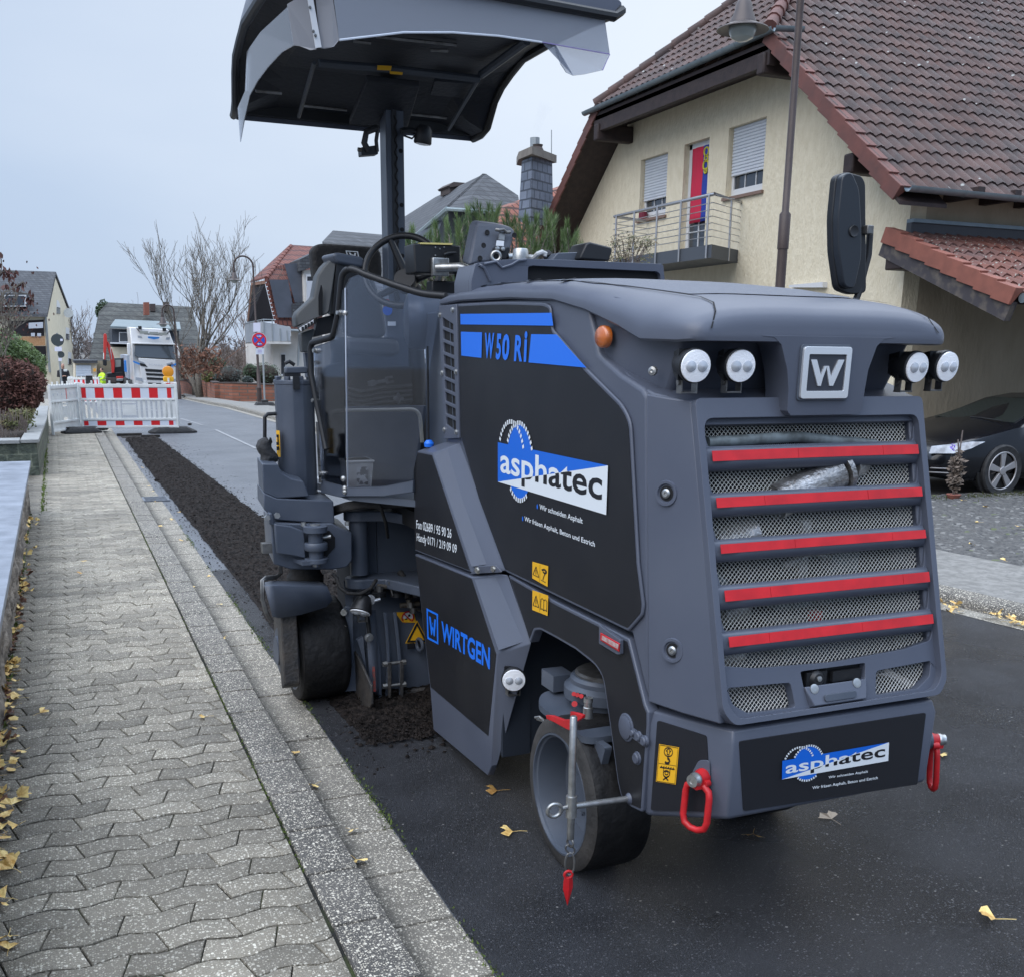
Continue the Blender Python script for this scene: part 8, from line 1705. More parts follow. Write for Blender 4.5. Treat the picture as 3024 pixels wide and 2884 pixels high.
mb = MB(); ctr = (T3[0]+T3[1]+T3[2])/3; o1 = [ctr+(p-ctr)*.90+V((0,-.002,0)) for p in T3]; i1 = [ctr+(p-ctr)*.62+V((0,-.002,0)) for p in T3]
for i in range(3): mb.add([o1[i], o1[(i+1)%3], i1[(i+1)%3], i1[i]], [(0,1,2,3)])
mb.box(ctr+V((-.035,-.004,-.05)), (.035,.001,.03)); mb.lathe([(.018,0),(0,.001)], ctr+V((.02,-.003,-.045)), (0,-1,0), 8); mb.build('pictogram', m_film, tri_, orient=False)
mb = MB(); mb.torus(pd(1350,1165,YD-.03), (1,.2,0), .030, .009, 20, 8); mb.build('tie_down_eye', m_paint2, drum, smooth=True)
mb = MB(); mb.tube([pd(1000,692),pd(1335,680)], .014, n=12); mb.tube([pd(1262,780),pd(1268,840)], .016, n=12); mb.tube([pd(1190,845),pd(1345,830)], .013, n=12); mb.tube([pd(1210,600,YD+.05),pd(1240,660),pd(1245,690)], .014, n=12)
mb.build('spray_pipe', m_pipe, drum, smooth=True, angle=50, split=True)
mb = MB()
for a_ in (1018, 1165, 1320): p = pd(a_,735); mb.lathe([(.035,-.022),(.035,.0),(.024,.004),(.022,.03),(.014,.034)], p, (0,0,1), 18)
mb.build('valve', m_blk, drum, smooth=True, angle=40, split=True)
mb = MB()
for a_, b_ in ((1018,705),(1165,690),(1270,835),(1290,880)): p = pd(a_,b_); mb.cyl(p+V((0,-.012,-.014)), p+V((0,-.012,.014)), .018, n=8)
mb.tube([pd(1095,655,YD-.03),pd(1112,680,YD-.03),pd(1118,720,YD-.03),pd(1132,765,YD-.03)], .004, n=6); mb.tube([pd(1280,885),pd(1310,865),pd(1370,890)], .008, n=8); mb.build('fitting', m_steel, drum, smooth=True, angle=40, split=True)
work_lamp(pd(870,880,YD-.10), (-.35,-.40,-.85), .050, drum)
mb = MB(); p = pd(945,800,YD-.09); mb.lathe([(.022,0),(.026,.006),(.012,.012)], p, (.1,-1,.1), 16); mb.tube([p+V((.0,0,-.01)), p+V((.05,0,0))], .008, n=8); mb.build('lamp_clip', m_chrome, drum, smooth=True)
mb = MB(); mb.tube([pd(915,930,YD-.07),pd(930,975,YD-.07),pd(940,1080,YD-.07)], .011, n=10); mb.build('lamp_cable', m_blk, drum, smooth=True)
cc0 = pY('C',315,1350,5.1); rc = (pY('C',470,1400,5.1).x-pY('C',160,1400,5.1).x)/2; zl = pY('C',315,1345,5.1).z
mb = MB(); mb.lathe([(rc,.93),(rc,zl-.02),(rc*1.0,zl-.02)], (cc0.x,5.1,0), (0,0,1), 12); col_ = mb.build('column', m_paint2, mill, bevel=.004)
mb = MB(); mb.lathe([(rc*1.03,zl-.02),(rc*1.03,zl),(0,zl+.004)], (cc0.x,5.1,0), (0,0,1), 12)
for k in range(8): t = 2*PI*k/8+.2; mb.box((cc0.x+rc*.85*math.cos(t), 5.1+rc*.85*math.sin(t), zl+.008), (.024,.024,.016), t)
mb.build('column_lid', m_paint2, col_, bevel=.002)
mb = MB(); mb.box(pY('C',332,1268,5.05), (.105,.05,.030)); mb.build('latch_block', m_greyd, col_, bevel=.006)
mb = MB(); mb.tube([pY('C',245,1215,5.05),pY('C',280,1200,5.05),pY('C',320,1228,5.05)], .009, n=8); mb.box(pY('C',335,1370,5.1-rc-.006), (.030,.012,.06)); mb.box(pY('C',300,1305,5.05), (.075,.04,.015)); mb.build('latch', m_blk, col_, smooth=True, angle=30)
mb = MB(); mb.cyl(pY('C',330,1330,5.05), pY('C',330,1285,5.05), .008, n=10); mb.build('latch_pin', m_zinc, col_)
mb = MB(); p0 = pY('C',178,1745,5.06); mb.prism([pY('C',176,1745,5.06),pY('C',203,1748,5.02),pY('D',168,150,5.02),pY('D',145,145,5.06)], (-.001,-.003,0)); lb_ = mb.build('height_label', m_yel, col_)
mb = MB();
for b_ in (1790, 1850): mb.box(pY('C',190,b_,5.03), (.014,.006,.014));
mb.cyl(pY('C',190,1795,5.03), pY('C',190,1850,5.03), .003); mb.box(pY('D',152,95,5.03), (.014,.006,.018)); mb.build('pictogram', m_film, lb_)
mb = MB(); mb.tube([pY('C',175,1612,5.1),pY('C',110,1616,5.1),pY('C',86,1640,5.1),pY('C',86,1800,5.1),pY('D',82,60,5.1),pY('D',95,110,5.1),pY('D',150,165,5.08)], .009, n=10); mb.build('grab_rail', m_blk, col_, smooth=True)
mb = MB(); rr = []
for (a_, b_, w_) in ((85,35,22),(70,55,38),(60,80,42),(70,110,46),(95,140,46),(90,165,50),(60,195,18)): p = pY('D',a_,b_,5.0); rr.append([p+V((w_/2.13/3084*5.4*math.cos(t)*(1+.15*math.sin(3*t+a_)), .035*math.sin(t), .01*math.sin(5*t))) for t in [2*PI*i/14 for i in range(14)]])
mb.loft(rr); glv = mb.build('glove', mat('dark_cloth', (.035,.036,.038), .9, bump=.5, bscale=60), smooth='all'); tag(glv, 'dark work glove stuffed behind the grab rail of the milling machine', 'glove')
mb = MB()
for i in range(22): mb.box(pY('D',398+i*.9,-60+i*17,4.93), (.012,.006,.018))
mb.build('hinge_strip', m_steel, col_)
CN = V((1.195,4.70,0)); LE = V((1.105,5.0,0)); RE = V((1.50,4.27,0))
nB = V((RE.y-CN.y, -(RE.x-CN.x), 0)).normalized(); nA = V((CN.y-LE.y, -(CN.x-LE.x), 0)).normalized()
pA = lambda f, a, b: pl(f, a, b, nA, nA.dot(CN)); pB = lambda f, a, b: pl(f, a, b, nB, nB.dot(CN))
paneA = [pA('C',722,620), pA('C',722,1900), pA('D',590,335), pA('D',430,292), pA('C',470,1090), pA('C',640,1030), pA('C',668,920), pA('C',700,640)]
paneB = [pB('C',722,620), pB('C',760,540), pB('C',830,510), pB('C',1060,590), pB('C',1200,655), pB('C',1480,700), pB('D',1000,292), pB('D',810,330), pB('D',590,335)]
sh_ = MB(); sh_.prism(paneA, nA*.004); sh = sh_.build('shield_pane', m_glass, mill); mb = MB(); mb.prism(paneB, nB*.004); mb.build('shield_pane', m_glass, mill)
mb = MB(); mb.cyl(pA('C',722,620), pA('D',590,335), .0035, n=8); mb.build('pane_edge', mat('pane_edge', (.55,.6,.68), .25, coat=1), mill)
mb = MB(); mb.cyl(pB('C',1375,1080), pB('C',1382,1860), .004, n=6); mb.build('pane_edge', m_dark, mill)
mb = MB(); rail = [pB('D',590,338), pB('D',810,332), pB('D',1000,294), pB('D',1000,370), pB('D',810,395), pB('D',585,395), pB('D',560,380), pB('D',560,345)]; mb.prism(rail, -nB*.02)
railA = [pA('D',588,338), pA('D',420,292), pA('D',420,372), pA('D',535,400), pA('D',585,395)]; mb.prism(railA, -nA*.02); mb.build('shield_rail', m_paint2, mill, bevel=.003)
mb = MB(); mb.tube([p+nB*.0 for p in arc([(pA('D',455,100),0),(pA('C',452,1300),0),(pA('C',447,1055),.035),(pA('C',628,1005),.03),(pA('C',668,820),0),(pA('C',700,470),.05),(pB('C',790,468),.03),(pB('C',880,510),0),(pB('C',1100,590),0),(pB('C',1330,665),.05),(pB('C',1520,682),0)], 6)], .0145, n=14)
mb.build('shield_tube', m_blk, mill, smooth=True, angle=60)
mb = MB()
for f, a_, b_ in (('C',685,815),('C',497,1115),('C',487,1508),('D',432,252)): p = pA(f,a_,b_); mb.cyl(p-nA*.0, p+nA*.02 if nA.x < 0 else p-nA*.02, .009, n=10); mb.lathe([(.014,0),(.012,.006),(0,.009)], p+nA*.0, nA if nA.y < 0 else -nA, 12)
for f, a_, b_ in (('C',722,818),('D',562,285),('D',572,345),('D',572,365)): p = pB(f,a_,b_); n_ = nB if nB.y < 0 else -nB; mb.lathe([(.014,0),(.012,.006),(0,.012)], p, n_, 12)
mb.build('pane_bolt', m_zinc, mill, smooth=True, angle=40, split=True)
pf_ = lambda a, b, y: pY('R', a, b, y)
mb = MB(); seat_b = rpoly([pf_(640,330,5.3),pf_(760,290,5.3),pf_(930,380,5.3),pf_(1060,760,5.25),pf_(1110,1120,5.2),pf_(650,1110,5.2)], .05, 4); mb.prism(seat_b, (0,.10,0)); seat = mb.build('operator_seat', m_blkr if False else mat('seat_vinyl', (.035,.038,.042), .55, bump=.1, bscale=80), mill, bevel=.02, seg=3)
mb = MB(); mb.prism(rpoly([pf_(645,1110,4.98),pf_(1240,1140,4.98),pf_(1250,1290,4.98),pf_(1180,1330,4.98),pf_(650,1280,4.98)], .03), (0,.35,0)); mb.build('seat_cushion', MATS['seat_vinyl'], seat, bevel=.02, seg=3)
mb = MB(); mb.prism([pY('C',740,1240,5.1),pY('C',1250,1240,5.1),pY('C',1260,1540,5.1),pY('C',745,1540,5.1)], (0,.2,0)); mb.build('seat_base', m_dark, seat)
mb = MB()
for k, b_ in enumerate((1400,1440,1475,1510)): mb.tube([pY('C',740,b_+20,5.06),pY('C',850,b_+45,5.06),pY('C',1000,b_+15,5.06),pY('C',1250,b_-5,5.06)], .012, n=8)
mb.build('seat_bellows', m_blkr, seat, smooth=True)
mb = MB(); mb.prism([pY('C',640,1010,5.3),pY('C',1200,1010,5.3),pY('C',1370,1235,5.3),pY('D',1000,330,5.3),pY('D',420,330,5.3)], (0,.05,0)); mb.build('platform_wall', m_greyd, mill)
mb = MB(); mb.prism(rpoly([pY('C',540,1240,5.25),pY('C',728,1200,5.25),pY('C',728,1900,5.25),pY('C',540,1900,5.25)], .04), (0,.04,0)); mb.build('platform_wall', m_greyd, mill)
mb = MB(); mb.prism([pY('C',735,1560,4.95),pY('C',1370,1550,4.95),pY('D',1010,330,4.95),pY('D',590,340,4.95)], (0,.04,0)); mb.build('kick_panel', m_greyd, mill)
mb = MB(); mb.prism([V((1.20,4.72,1.02)),V((1.50,4.30,1.02)),V((1.95,4.30,1.02)),V((1.95,5.4,1.02)),V((1.13,5.3,1.02))], (0,0,.03)); mb.build('platform_floor', m_greyd, mill)
mb = MB(); mb.tube(arc([(pY('C',588,1876,4.9),0),(pY('C',585,1590,4.9),.05),(pY('C',1310,1578,4.9),.05),(pY('C',1330,1840,4.9),0)], 6), .009, n=10); mb.build('inner_rail', mat('beige_rail', (.32,.31,.27), .5), mill, smooth=True)
h0 = pY('C',1215,880,4.60); hr = .125
mb = MB(); mb.lathe([(.0,-.02),(.07,-.015),(.115,.0),(hr,.04),(hr,.07),(hr*.96,.075),(hr*.97,.34)], h0, V((.97,-.25,0)), 36); mb.build('intake_drum', m_greyd, mill, smooth=True, angle=50)
mb = MB(); mb.bx(1.50,2.3,4.22,4.5,.95,1.85); mb.build('bulkhead', m_greyd, mill, bevel=.006)
mb = MB(); mb.prism([pY('C',1040,740,4.98),pY('C',1140,745,4.98),pY('C',1150,1010,4.98),pY('C',1060,1010,4.98)], (0,.02,0)); dash = mb.build('dashboard', m_greyd, mill)
c_ = pY('C',1057,795,4.97); mb = MB(); mb.lathe([(.024,0),(0,.002)], c_, (0,-1,0), 20); mb.build('blue_sticker', m_blue, dash);
c_ = pY('C',1052,742,4.97); mb = MB(); mb.lathe([(.02,0),(0,.002)], c_, (0,-1,0), 20); mb.build('red_sticker', m_red, dash)
mb = MB(); mb.prism([pY('C',1060,885,4.96),pY('C',1122,885,4.96),pY('C',1122,918,4.96),pY('C',1060,918,4.96)], (0,.003,0)); mb.build('white_sticker', m_white, dash)
wr = MB(); w0, w1 = pY('C',905,1378,4.93), pY('C',1080,1345,4.93); wd = (w1-w0).normalized(); wu = V((0,-1,0)).cross(wd)
wr.prism([w0+wd*a_+wu*b_ for a_, b_ in ((0,-.012),(.03,-.014),(.04,-.007),(.085,-.008),(.09,-.016),(.125,-.016),(.125,-.006),(.10,-.006),(.10,.006),(.125,.006),(.125,.016),(.09,.016),(.085,.008),(.04,.007),(.03,.014),(0,.012))], (0,.006,0))
wo_ = wr.build('spanner', m_steel); tag(wo_, 'grey spanner hanging behind the clear shield of the milling machine', 'tool')
c_ = pY('C',1146,1493,4.94); mb = MB(); mb.prism([c_+V((r__*math.cos(t),0,r__*math.sin(t))) for t, r__ in [(2*PI*i/24, .020+.007*math.cos(4*2*PI*i/24)) for i in range(24)]], (0,.01,0)); mb.build('star_knob', m_steel, mill)
bk = MB(); b0_, b1_, b2_, b3_ = pY('D',445,160,4.86), pY('D',735,160,4.86), pY('D',735,330,4.86), pY('D',600,330,4.86)
bx0, bx1 = pY('D',600,160,4.86).x-.03, b1_.x; zt, zb_ = b1_.z, b2_.z
bk.loft([[V((bx0+.01,4.82,zb_)),V((bx1-.01,4.82,zb_)),V((bx1-.01,4.93,zb_)),V((bx0+.01,4.93,zb_))],[V((bx0,4.81,zt)),V((bx1,4.81,zt)),V((bx1,4.94,zt)),V((bx0,4.94,zt))]]); bk.bx(bx0-.004,bx1+.004,4.805,4.945,zt-.012,zt)
mb_ = bk.build('storage_tub', mat('white_plastic', (.62,.60,.55), .6, c2=(.5,.47,.42), scale=20), bevel=.004); tag(mb_, 'small white plastic tub with worn label behind the clear shield', 'tub')
mb = MB(); mb.poly([V((bx0+.05,4.807,zt-.03)),V((bx1-.03,4.807,zt-.03)),V((bx1-.03,4.812,zb_+.01)),V((bx0+.05,4.812,zb_+.01))]); mb.build('worn_label', mat('worn_print', (.62,.60,.56), .7, c2=(.10,.10,.10), scale=45, contrast=(.48,.52)), mb_, orient=False)
sc_ = pf_(1268,372,4.95); sn = V((-.42,-.80,.42)).normalized(); SR = .178
mb = MB(); mb.torus(sc_, sn, SR, .0155, 48, 12); sw_ = mb.build('steering_wheel', m_blk, mill, smooth='all')
hub = pf_(1340,490,5.02); mb = MB(); mb.lathe([(.045,-.01),(.05,.02),(.035,.035),(0,.036)], hub, sn, 24); mb.build('wheel_hub', m_blk, sw_, smooth=True)
for a_, b_ in ((1170,110),(1655,470),(985,655)):
    t_ = pf_(a_,b_,4.95); d_ = (t_-sc_); d_ = d_-sn*d_.dot(sn); t_ = sc_+d_.normalized()*SR; mb = MB(); mb.tube([hub, hub.lerp(t_,.5), t_], [.026,.019,.014], n=10); mb.build('spoke', m_blk, sw_, smooth=True)
mb = MB(); mb.tube([hub, pf_(1400,560,5.08), V((1.70,5.2,1.2))], [.03,.035,.05], n=14); mb.build('steering_column', m_blk, mill, smooth=True)
mb = MB(); c_ = pf_(1310,520,5.0); mb.lathe([(.05,-.01),(.055,.03),(.05,.05)], c_, sn, 20); mb.build('column_shroud', m_blk, sw_, smooth=True)
mb = MB(); mb.prism(rpoly([pf_(262,150,5.75),pf_(320,82,5.75),pf_(420,68,5.75),pf_(1040,112,5.75),pf_(1060,480,5.75),pf_(560,560,5.75),pf_(300,528,5.75)], .05, 4), (0,.10,0)); gd = mb.build('padded_guard', m_blkr, mill, bevel=.025, seg=3)
a4 = [pf_(640,152,5.735),pf_(778,162,5.735),pf_(794,240,5.735),pf_(660,232,5.735)]; qq = Q4(*a4); mb = MB()
for (u0, u1, v0, v1) in ((0,1,0,.12),(0,1,.88,1),(0,.09,.12,.88),(.91,1,.12,.88)): mb.add([qq(u0,v0),qq(u1,v0),qq(u1,v1),qq(u0,v1)], [(0,1,2,3)])
for l in ([(.2,.25),(.36,.25),(.45,.6),(.50,.45),(.56,.55),(.44,.82),(.36,.82)], [(.82,.25),(.68,.25),(.58,.62),(.53,.45),(.48,.55),(.60,.82),(.68,.82)]): mb.poly([qq(*p) for p in l])
mb.build('guard_emblem', m_white, gd, orient=False)
mb = MB(); mb.prism([pf_(490,200,5.05),pf_(545,170,5.05),pf_(830,222,5.05),pf_(862,275,5.05),pf_(850,352,5.05),pf_(545,290,5.05)], (-.02,.16,.0)); ar = mb.build('armrest', m_paint2, mill, bevel=.012, seg=3)
mb = MB(); mb.prism([pf_(500,215,5.12),pf_(535,290,5.08),pf_(470,840,5.08),pf_(380,880,5.08),pf_(330,900,5.1),pf_(300,920,5.12),pf_(95,1010,5.12),pf_(85,880,5.12),pf_(110,830,5.12),pf_(285,670,5.12),pf_(330,430,5.12),pf_(390,330,5.12)], (.0,.10,0)); mb.build('side_cover', mat('olive_grey_plastic', (.050,.056,.060), .5, bump=.1, bscale=200), ar, bevel=.010, seg=2)
mb = MB(); mb.prism(rpoly([pf_(372,515,5.075),pf_(388,600,5.075),pf_(385,860,5.075),pf_(345,880,5.075),pf_(340,650,5.075)], .02), (0,.01,0)); mb.build('grip_hole', m_dark, ar)
mb = MB(); mb.prism([pf_(545,295,5.07),pf_(830,350,5.07),pf_(700,700,5.07),pf_(620,900,5.07),pf_(500,850,5.07)], (.0,.1,0)); mb.prism([pf_(330,905,5.12),pf_(520,860,5.12),pf_(500,1060,5.12),pf_(290,1110,5.12)], (0,.05,0)); mb.build('armrest_core', m_blk, ar)
mb = MB(); mb.prism([pf_(118,1000,5.08),pf_(290,895,5.08),pf_(305,950,5.08),pf_(150,1055,5.08)], (0,.04,0)); lbx = mb.build('light_bar', m_blk, ar, bevel=.004)
mb = MB(); mb.prism([pf_(122,1012,5.075),pf_(288,915,5.075),pf_(300,950,5.075),pf_(148,1048,5.075)], (0,.004,0)); mb.build('light_strip', m_lens, lbx)
mb = MB()
for k in range(5): p = pf_(165+k*33,1018-k*19,5.07); mb.box(p, (.010,.01,.018))
mb.build('led_divider', m_blk, lbx)
mb = MB(); mb.prism([pf_(135,1072,5.12),pf_(295,1018,5.12),pf_(235,1285,5.12),pf_(160,1278,5.12)], (0,.06,0)); mb.bx(*[0]*0) if False else None; mb.build('side_bracket', MATS['olive_grey_plastic'], ar, bevel=.006)
mb = MB(); mb.prism([pf_(190,1285,5.16),pf_(250,1285,5.16),pf_(275,1560,5.16),pf_(215,1560,5.16)], (0,.05,0)); mb.build('bracket_leg', m_paint2, ar)
pm = lambda a, b, y: pY('M', a, b, y); ps = lambda a, b, y: pY('S', a, b, y)
mb = MB(); mb.prism(rpoly([pm(165,622,4.55),pm(432,632,4.55),pm(485,640,4.55),pm(485,832,4.55),pm(175,825,4.55)], .008), (0,.14,0)); cb = mb.build('control_box', m_blk, mill, bevel=.006)
mb = MB(); mb.prism([pm(215,617,4.545),pm(432,622,4.545),pm(430,634,4.545),pm(215,628,4.545)], (0,.10,0)); mb.build('yellow_trim', mat('pale_yellow', (.65,.55,.2), .5), cb)
mb = MB()
for a_, b_ in ((314,650),(344,660),(374,650),(314,705)): p = pm(a_,b_,4.547); mb.lathe([(.004,0),(.003,.003)], p, (0,-1,0), 8)
mb.build('rivet', m_zinc, cb, split=True)
mb = MB(); mb.tube([pm(372,700,4.52),pm(405,690,4.52),pm(455,686,4.52)], [.007,.007,.005], n=8); mb.box(pm(410,750,4.535), (.03,.02,.09)); mb.build('clamp_lever', m_blk, cb, smooth=True, angle=30)
mb = MB(); mb.box(pm(345,785,4.53), (.075,.03,.075)); mb.cyl(pm(370,742,4.53), pm(370,752,4.53), .016, n=10); mb.build('pipe_clamp', m_zinc, cb, bevel=.004)
mb = MB(); mb.tube(arc([(pm(325,790,4.50),0),(pm(480,785,4.42),.0),(pm(545,792,4.38),.05),(pm(590,905,4.30),0)], 8), .0185, n=16); mb.build('terminal_arm', m_zinc, cb, smooth=True, angle=60)
mb = MB(); mb.tube([pm(450,828,4.6),pm(455,870,4.6),pm(465,925,4.6)], .005, n=6); mb.tube([pm(466,828,4.6),pm(470,870,4.6),pm(476,925,4.6)], .005, n=6); mb.build('cable', m_blk, cb, split=True)
mb = MB(); mb.box(pm(380,940,4.6), (.15,.08,.07)); mb.build('junction_box', m_blk, mill, bevel=.006)
mb = MB(); fr2 = rpoly([ps(578,345,4.32),ps(930,400,4.32),ps(972,440,4.32),ps(940,540,4.30),ps(880,740,4.28),ps(730,745,4.28),ps(560,790,4.28),ps(540,845,4.28),ps(475,830,4.28),ps(470,760,4.28)], .012)
mb.prism([ps(548,400,4.33),ps(580,345,4.33),ps(800,370,4.33),ps(925,400,4.33),ps(975,440,4.33),ps(900,745,4.27),ps(560,790,4.26),ps(465,810,4.26)], (.01,.10,.02)); tm_ = mb.build('display_terminal', mat('terminal_grey', (.052,.060,.080), .5, bump=.15, bscale=300), mill, bevel=.014, seg=3)
mb = MB()
for a_, b_ in ((672,455),(634,592),(597,728),(958,485)): mb.lathe([(.011,0),(.010,.002),(0,.001)], ps(a_,b_,4.31 if b_ < 500 else 4.265)+V((0,-.004,0)), (0,-1,.1), 16)
mb.build('screw_hole', m_dark, tm_, split=True)
mb = MB(); mb.prism([ps(775,538,4.285),ps(852,545,4.285),ps(848,600,4.275),ps(765,595,4.275)], (0,-.002,0)); lb_ = mb.build('rating_plate', mat('plate_grey', (.5,.52,.54), .5), tm_)
mb = MB(); mb.tube([ps(765,425,4.30),ps(800,430,4.29),ps(850,425,4.29),ps(880,455,4.29),ps(915,450,4.30)], .007, n=8); mb.prism([ps(800,450,4.30),ps(860,455,4.30),ps(855,535,4.29),ps(790,530,4.29)], (0,-.003,0)); mb.build('terminal_clip', m_steel, tm_)
mb = MB(); mb.prism(rpoly([ps(760,605,4.26),ps(860,620,4.26),ps(905,600,4.26),ps(920,640,4.26),ps(880,735,4.26),ps(745,735,4.26)], .01), (0,.05,0)); mb.build('terminal_mount', m_blk, tm_, bevel=.005)
mb = MB()
for a_, b_ in ((782,625),(840,632)): mb.lathe([(.010,0),(.008,.006),(0,.008)], ps(a_,b_,4.255), (0,-1,0), 12)
mb.torus(ps(768,705,4.25), (-.3,-1,0), .018, .007, 20, 8); mb.cyl(ps(890,715,4.28), ps(945,715,4.28), .016, n=14); mb.build('mount_fitting', m_zinc, tm_, smooth=True, angle=40, split=True)
p = ps(1027,735,4.1); q_ = ps(1027,625,4.1); rr_ = (ps(1108,680,4.1).x-ps(945,680,4.1).x)/2
mb = MB(); mb.lathe([(rr_*.95,p.z-.02),(rr_,p.z+.0),(rr_*.97,q_.z-.03),(rr_*.9,q_.z-.006),(rr_*.8,q_.z)], (p.x,4.1,0), (0,0,1), 28); mb.build('filler_neck', m_zinc, mill, smooth=True, angle=40)
mb = MB(); mb.tube([ps(1115,715,4.1),ps(1170,720,4.08),ps(1210,680,4.05),ps(1255,660,4.05),ps(1290,680,4.05),ps(1280,705,4.05)], .010, n=8); mb.build('grey_cable', mat('cable_grey', (.45,.46,.46), .5), mill, smooth=True)
mb = MB(); mb.tube([ps(1280,700,4.08),ps(1320,690,4.08),ps(1365,715,4.08)], [.018,.02,.012], n=8); mb.build('cable_knot', m_blk, mill, smooth=True)
mb = MB(); mb.prism([pm(1118,728,4.0),pm(1150,688,4.0),pm(1290,683,4.0),pm(1330,690,4.0),pm(1330,745,4.0),pm(1118,738,4.0)], (0,.12,0)); mb.build('deck_box', m_greyd, mill, bevel=.008)
mb = MB(); mb.prism([pm(1300,728,3.95),pm(1345,625,3.95),pm(1370,612,3.95),pm(1520,650,3.95),pm(1525,672,3.95),pm(1502,745,3.95)], (.0,.14,.0)); mb.build('flap_handle', m_blk, mill, bevel=.012)
YSC = 3.92
so_ = [pm(585,775,YSC),pm(600,757,YSC),pm(725,738,YSC),pm(935,728,YSC),pm(1200,736,YSC),pm(1858,764,YSC),pm(1872,775,YSC),pm(1885,900,YSC),pm(1885,960,YSC),pm(560,960,YSC),pm(560,880,YSC)]
hl = rpoly([pm(948,782,YSC),pm(975,776,YSC),pm(1830,815,YSC),pm(1852,835,YSC),pm(1856,925,YSC),pm(945,925,YSC)], .008)
sc2 = lambda u, v, n: V((u, YSC+n, v))
mb = plate([[(p.x,p.z) for p in so_], [(p.x,p.z) for p in hl]], sc2, 0, .03);
mb.prism([p+V((0,.031,-.003)) for p in so_[:9]]+[so_[9]+V((0,.031,0)), so_[10]+V((0,.031,0))], (0,.16,.0)); scoop = mb.build('air_scoop', m_grey, mill, bevel=.008, seg=3)
mb = MB(); mb.bx(hl[0].x-.01, hl[5].x if False else pm(1860,900,YSC).x, YSC+.022, YSC+.028, 1.9, pm(1000,775,YSC).z+.01); mb.build('scoop_opening', m_dark, scoop)
mb = MB(); mb.tube([pm(648,765,YSC-.005),pm(728,748,YSC-.005),pm(770,790,YSC-.005),pm(835,770,YSC-.005),pm(880,742,YSC-.005),pm(935,735,YSC-.005)], .005, n=6); mb.tube([pm(612,770,YSC-.004),pm(648,790,YSC-.004),pm(690,880,YSC-.004)], .006, n=6); mb.build('scoop_crease', m_grey, scoop, smooth=True)
YM = 3.02; pi_ = lambda a, b, y=YM: pY('I', a, b, y)
mb = MB(); mo = rpoly([pi_(1168,765),pi_(1215,748),pi_(1285,768),pi_(1300,800),pi_(1303,1285),pi_(1235,1292),pi_(1175,1270),pi_(1152,1100),pi_(1150,950)], .02, 3)
mb.prism([p+V((0,.03,0)) for p in mo], (.0,.03,0)); shell = mb.build('wing_mirror', m_blk, mill, bevel=.012, seg=3)
mb = MB(); mi = rpoly([pi_(1172,768),pi_(1212,752),pi_(1246,830),pi_(1256,1000),pi_(1255,1130),pi_(1225,1270),pi_(1180,1262),pi_(1154,1100),pi_(1153,950)], .02, 3); mb.prism(mi, (0,.032,0)); mb.build('mirror_back', mat('mirror_shell', (.018,.022,.028), .35), shell, bevel=.012, seg=3)
mb = MB(); mb.lathe([(.020,0),(.018,.004),(.012,.001)], pi_(1220,1015,YM-.002), (0,-1,0), 20); mb.build('ball_joint', m_blk, shell, smooth=True)
mb = MB(); mb.box(pi_(1282,1010,YM+.02), (.028,.03,.030)); mb.build('mirror_clamp', m_steel, shell, bevel=.004)
mb = MB(); mb.tube([pi_(1292,1010,YM+.05),pi_(1285,1120,YM+.05),pi_(1240,1290,YM+.04),V((pi_(1235,1290).x,YM+.04,1.80))], .012, n=10); mb.build('mirror_stem', m_blk, shell, smooth=True)
x0, x1 = 1.656, 1.752
mb = MB(); mb.bx(x0, x1, 5.56, 5.67, 1.2, 2.99); mast = mb.build('mast', m_greyd, mill, bevel=.004)
mb = MB(); mb.bx(x0+.030, x0+.056, 5.553, 5.56, 1.9, 2.88); mb.build('mast_slot', m_blk, mast)
mb = MB(); mb.tube([V((x0+.050+.006*math.sin(z*110), 5.550, z)) for z in [1.95+i*.0085 for i in range(106)]], .0035, n=6); mb.build('coiled_line', m_dark, mast, smooth=True)
mb = MB()
for z in (2.05, 2.17, 2.30, 2.42, 2.68): mb.lathe([(.011,0),(0,.001)], V((x1-.018,5.558,z)), (0,-1,0), 14)
mb.build('mast_hole', m_dark, mast, split=True)
pbk = lambda a, b, y=5.5: pY('B', a, b, y)
mb = MB(); mb.tube([pbk(740,590),pbk(690,610),pbk(680,660),pbk(700,700)], .016, n=8); mb.tube([pbk(742,600),pbk(735,650),pbk(740,700)], .010, n=8); mb.prism(rpoly([pbk(665,680),pbk(740,670),pbk(745,712),pbk(668,718)], .006), (0,.06,0)); cb_ = mb.build('folding_bracket', m_blk, mast, smooth=True, angle=35)
mb = MB(); mb.cyl(pbk(650,690), pbk(668,692), .010, n=8); mb.build('bracket_nut', m_pipe, cb_)
mb = MB(); mb.tube([pbk(848,605),pbk(890,600),pbk(930,612)], .015, n=8); mb.tube([pbk(860,625),pbk(900,640),pbk(920,620)], .005, n=6)
mb.lathe([(.030,.05),(.042,.03),(.046,-.03),(.042,-.036)], pbk(952,630), (.1,-.1,1), 24); lm = mb.build('mast_lamp', m_blk, mast, smooth=True, angle=40)
mb = MB(); mb.lathe([(.040,-.037),(.02,-.041),(0,-.042)], pbk(952,630), (.1,-.1,1), 24); mb.build('lens', m_lens, lm, smooth=True)
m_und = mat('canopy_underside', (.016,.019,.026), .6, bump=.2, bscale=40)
lipL = interp([(4.3,3.085),(4.7,3.12),(4.92,3.125),(5.3,3.128),(5.55,3.07),(5.68,3.00),(5.80,2.87),(5.99,2.87)])
xl = lambda y: .93+.04*max(0, (y-5.6))/.4; xr = lambda y: 2.30
YC = [4.28,4.32,4.4,4.6,4.85,5.1,5.3,5.45,5.58,5.68,5.78,5.88,5.97,6.0]
mb = MB(); rings = []
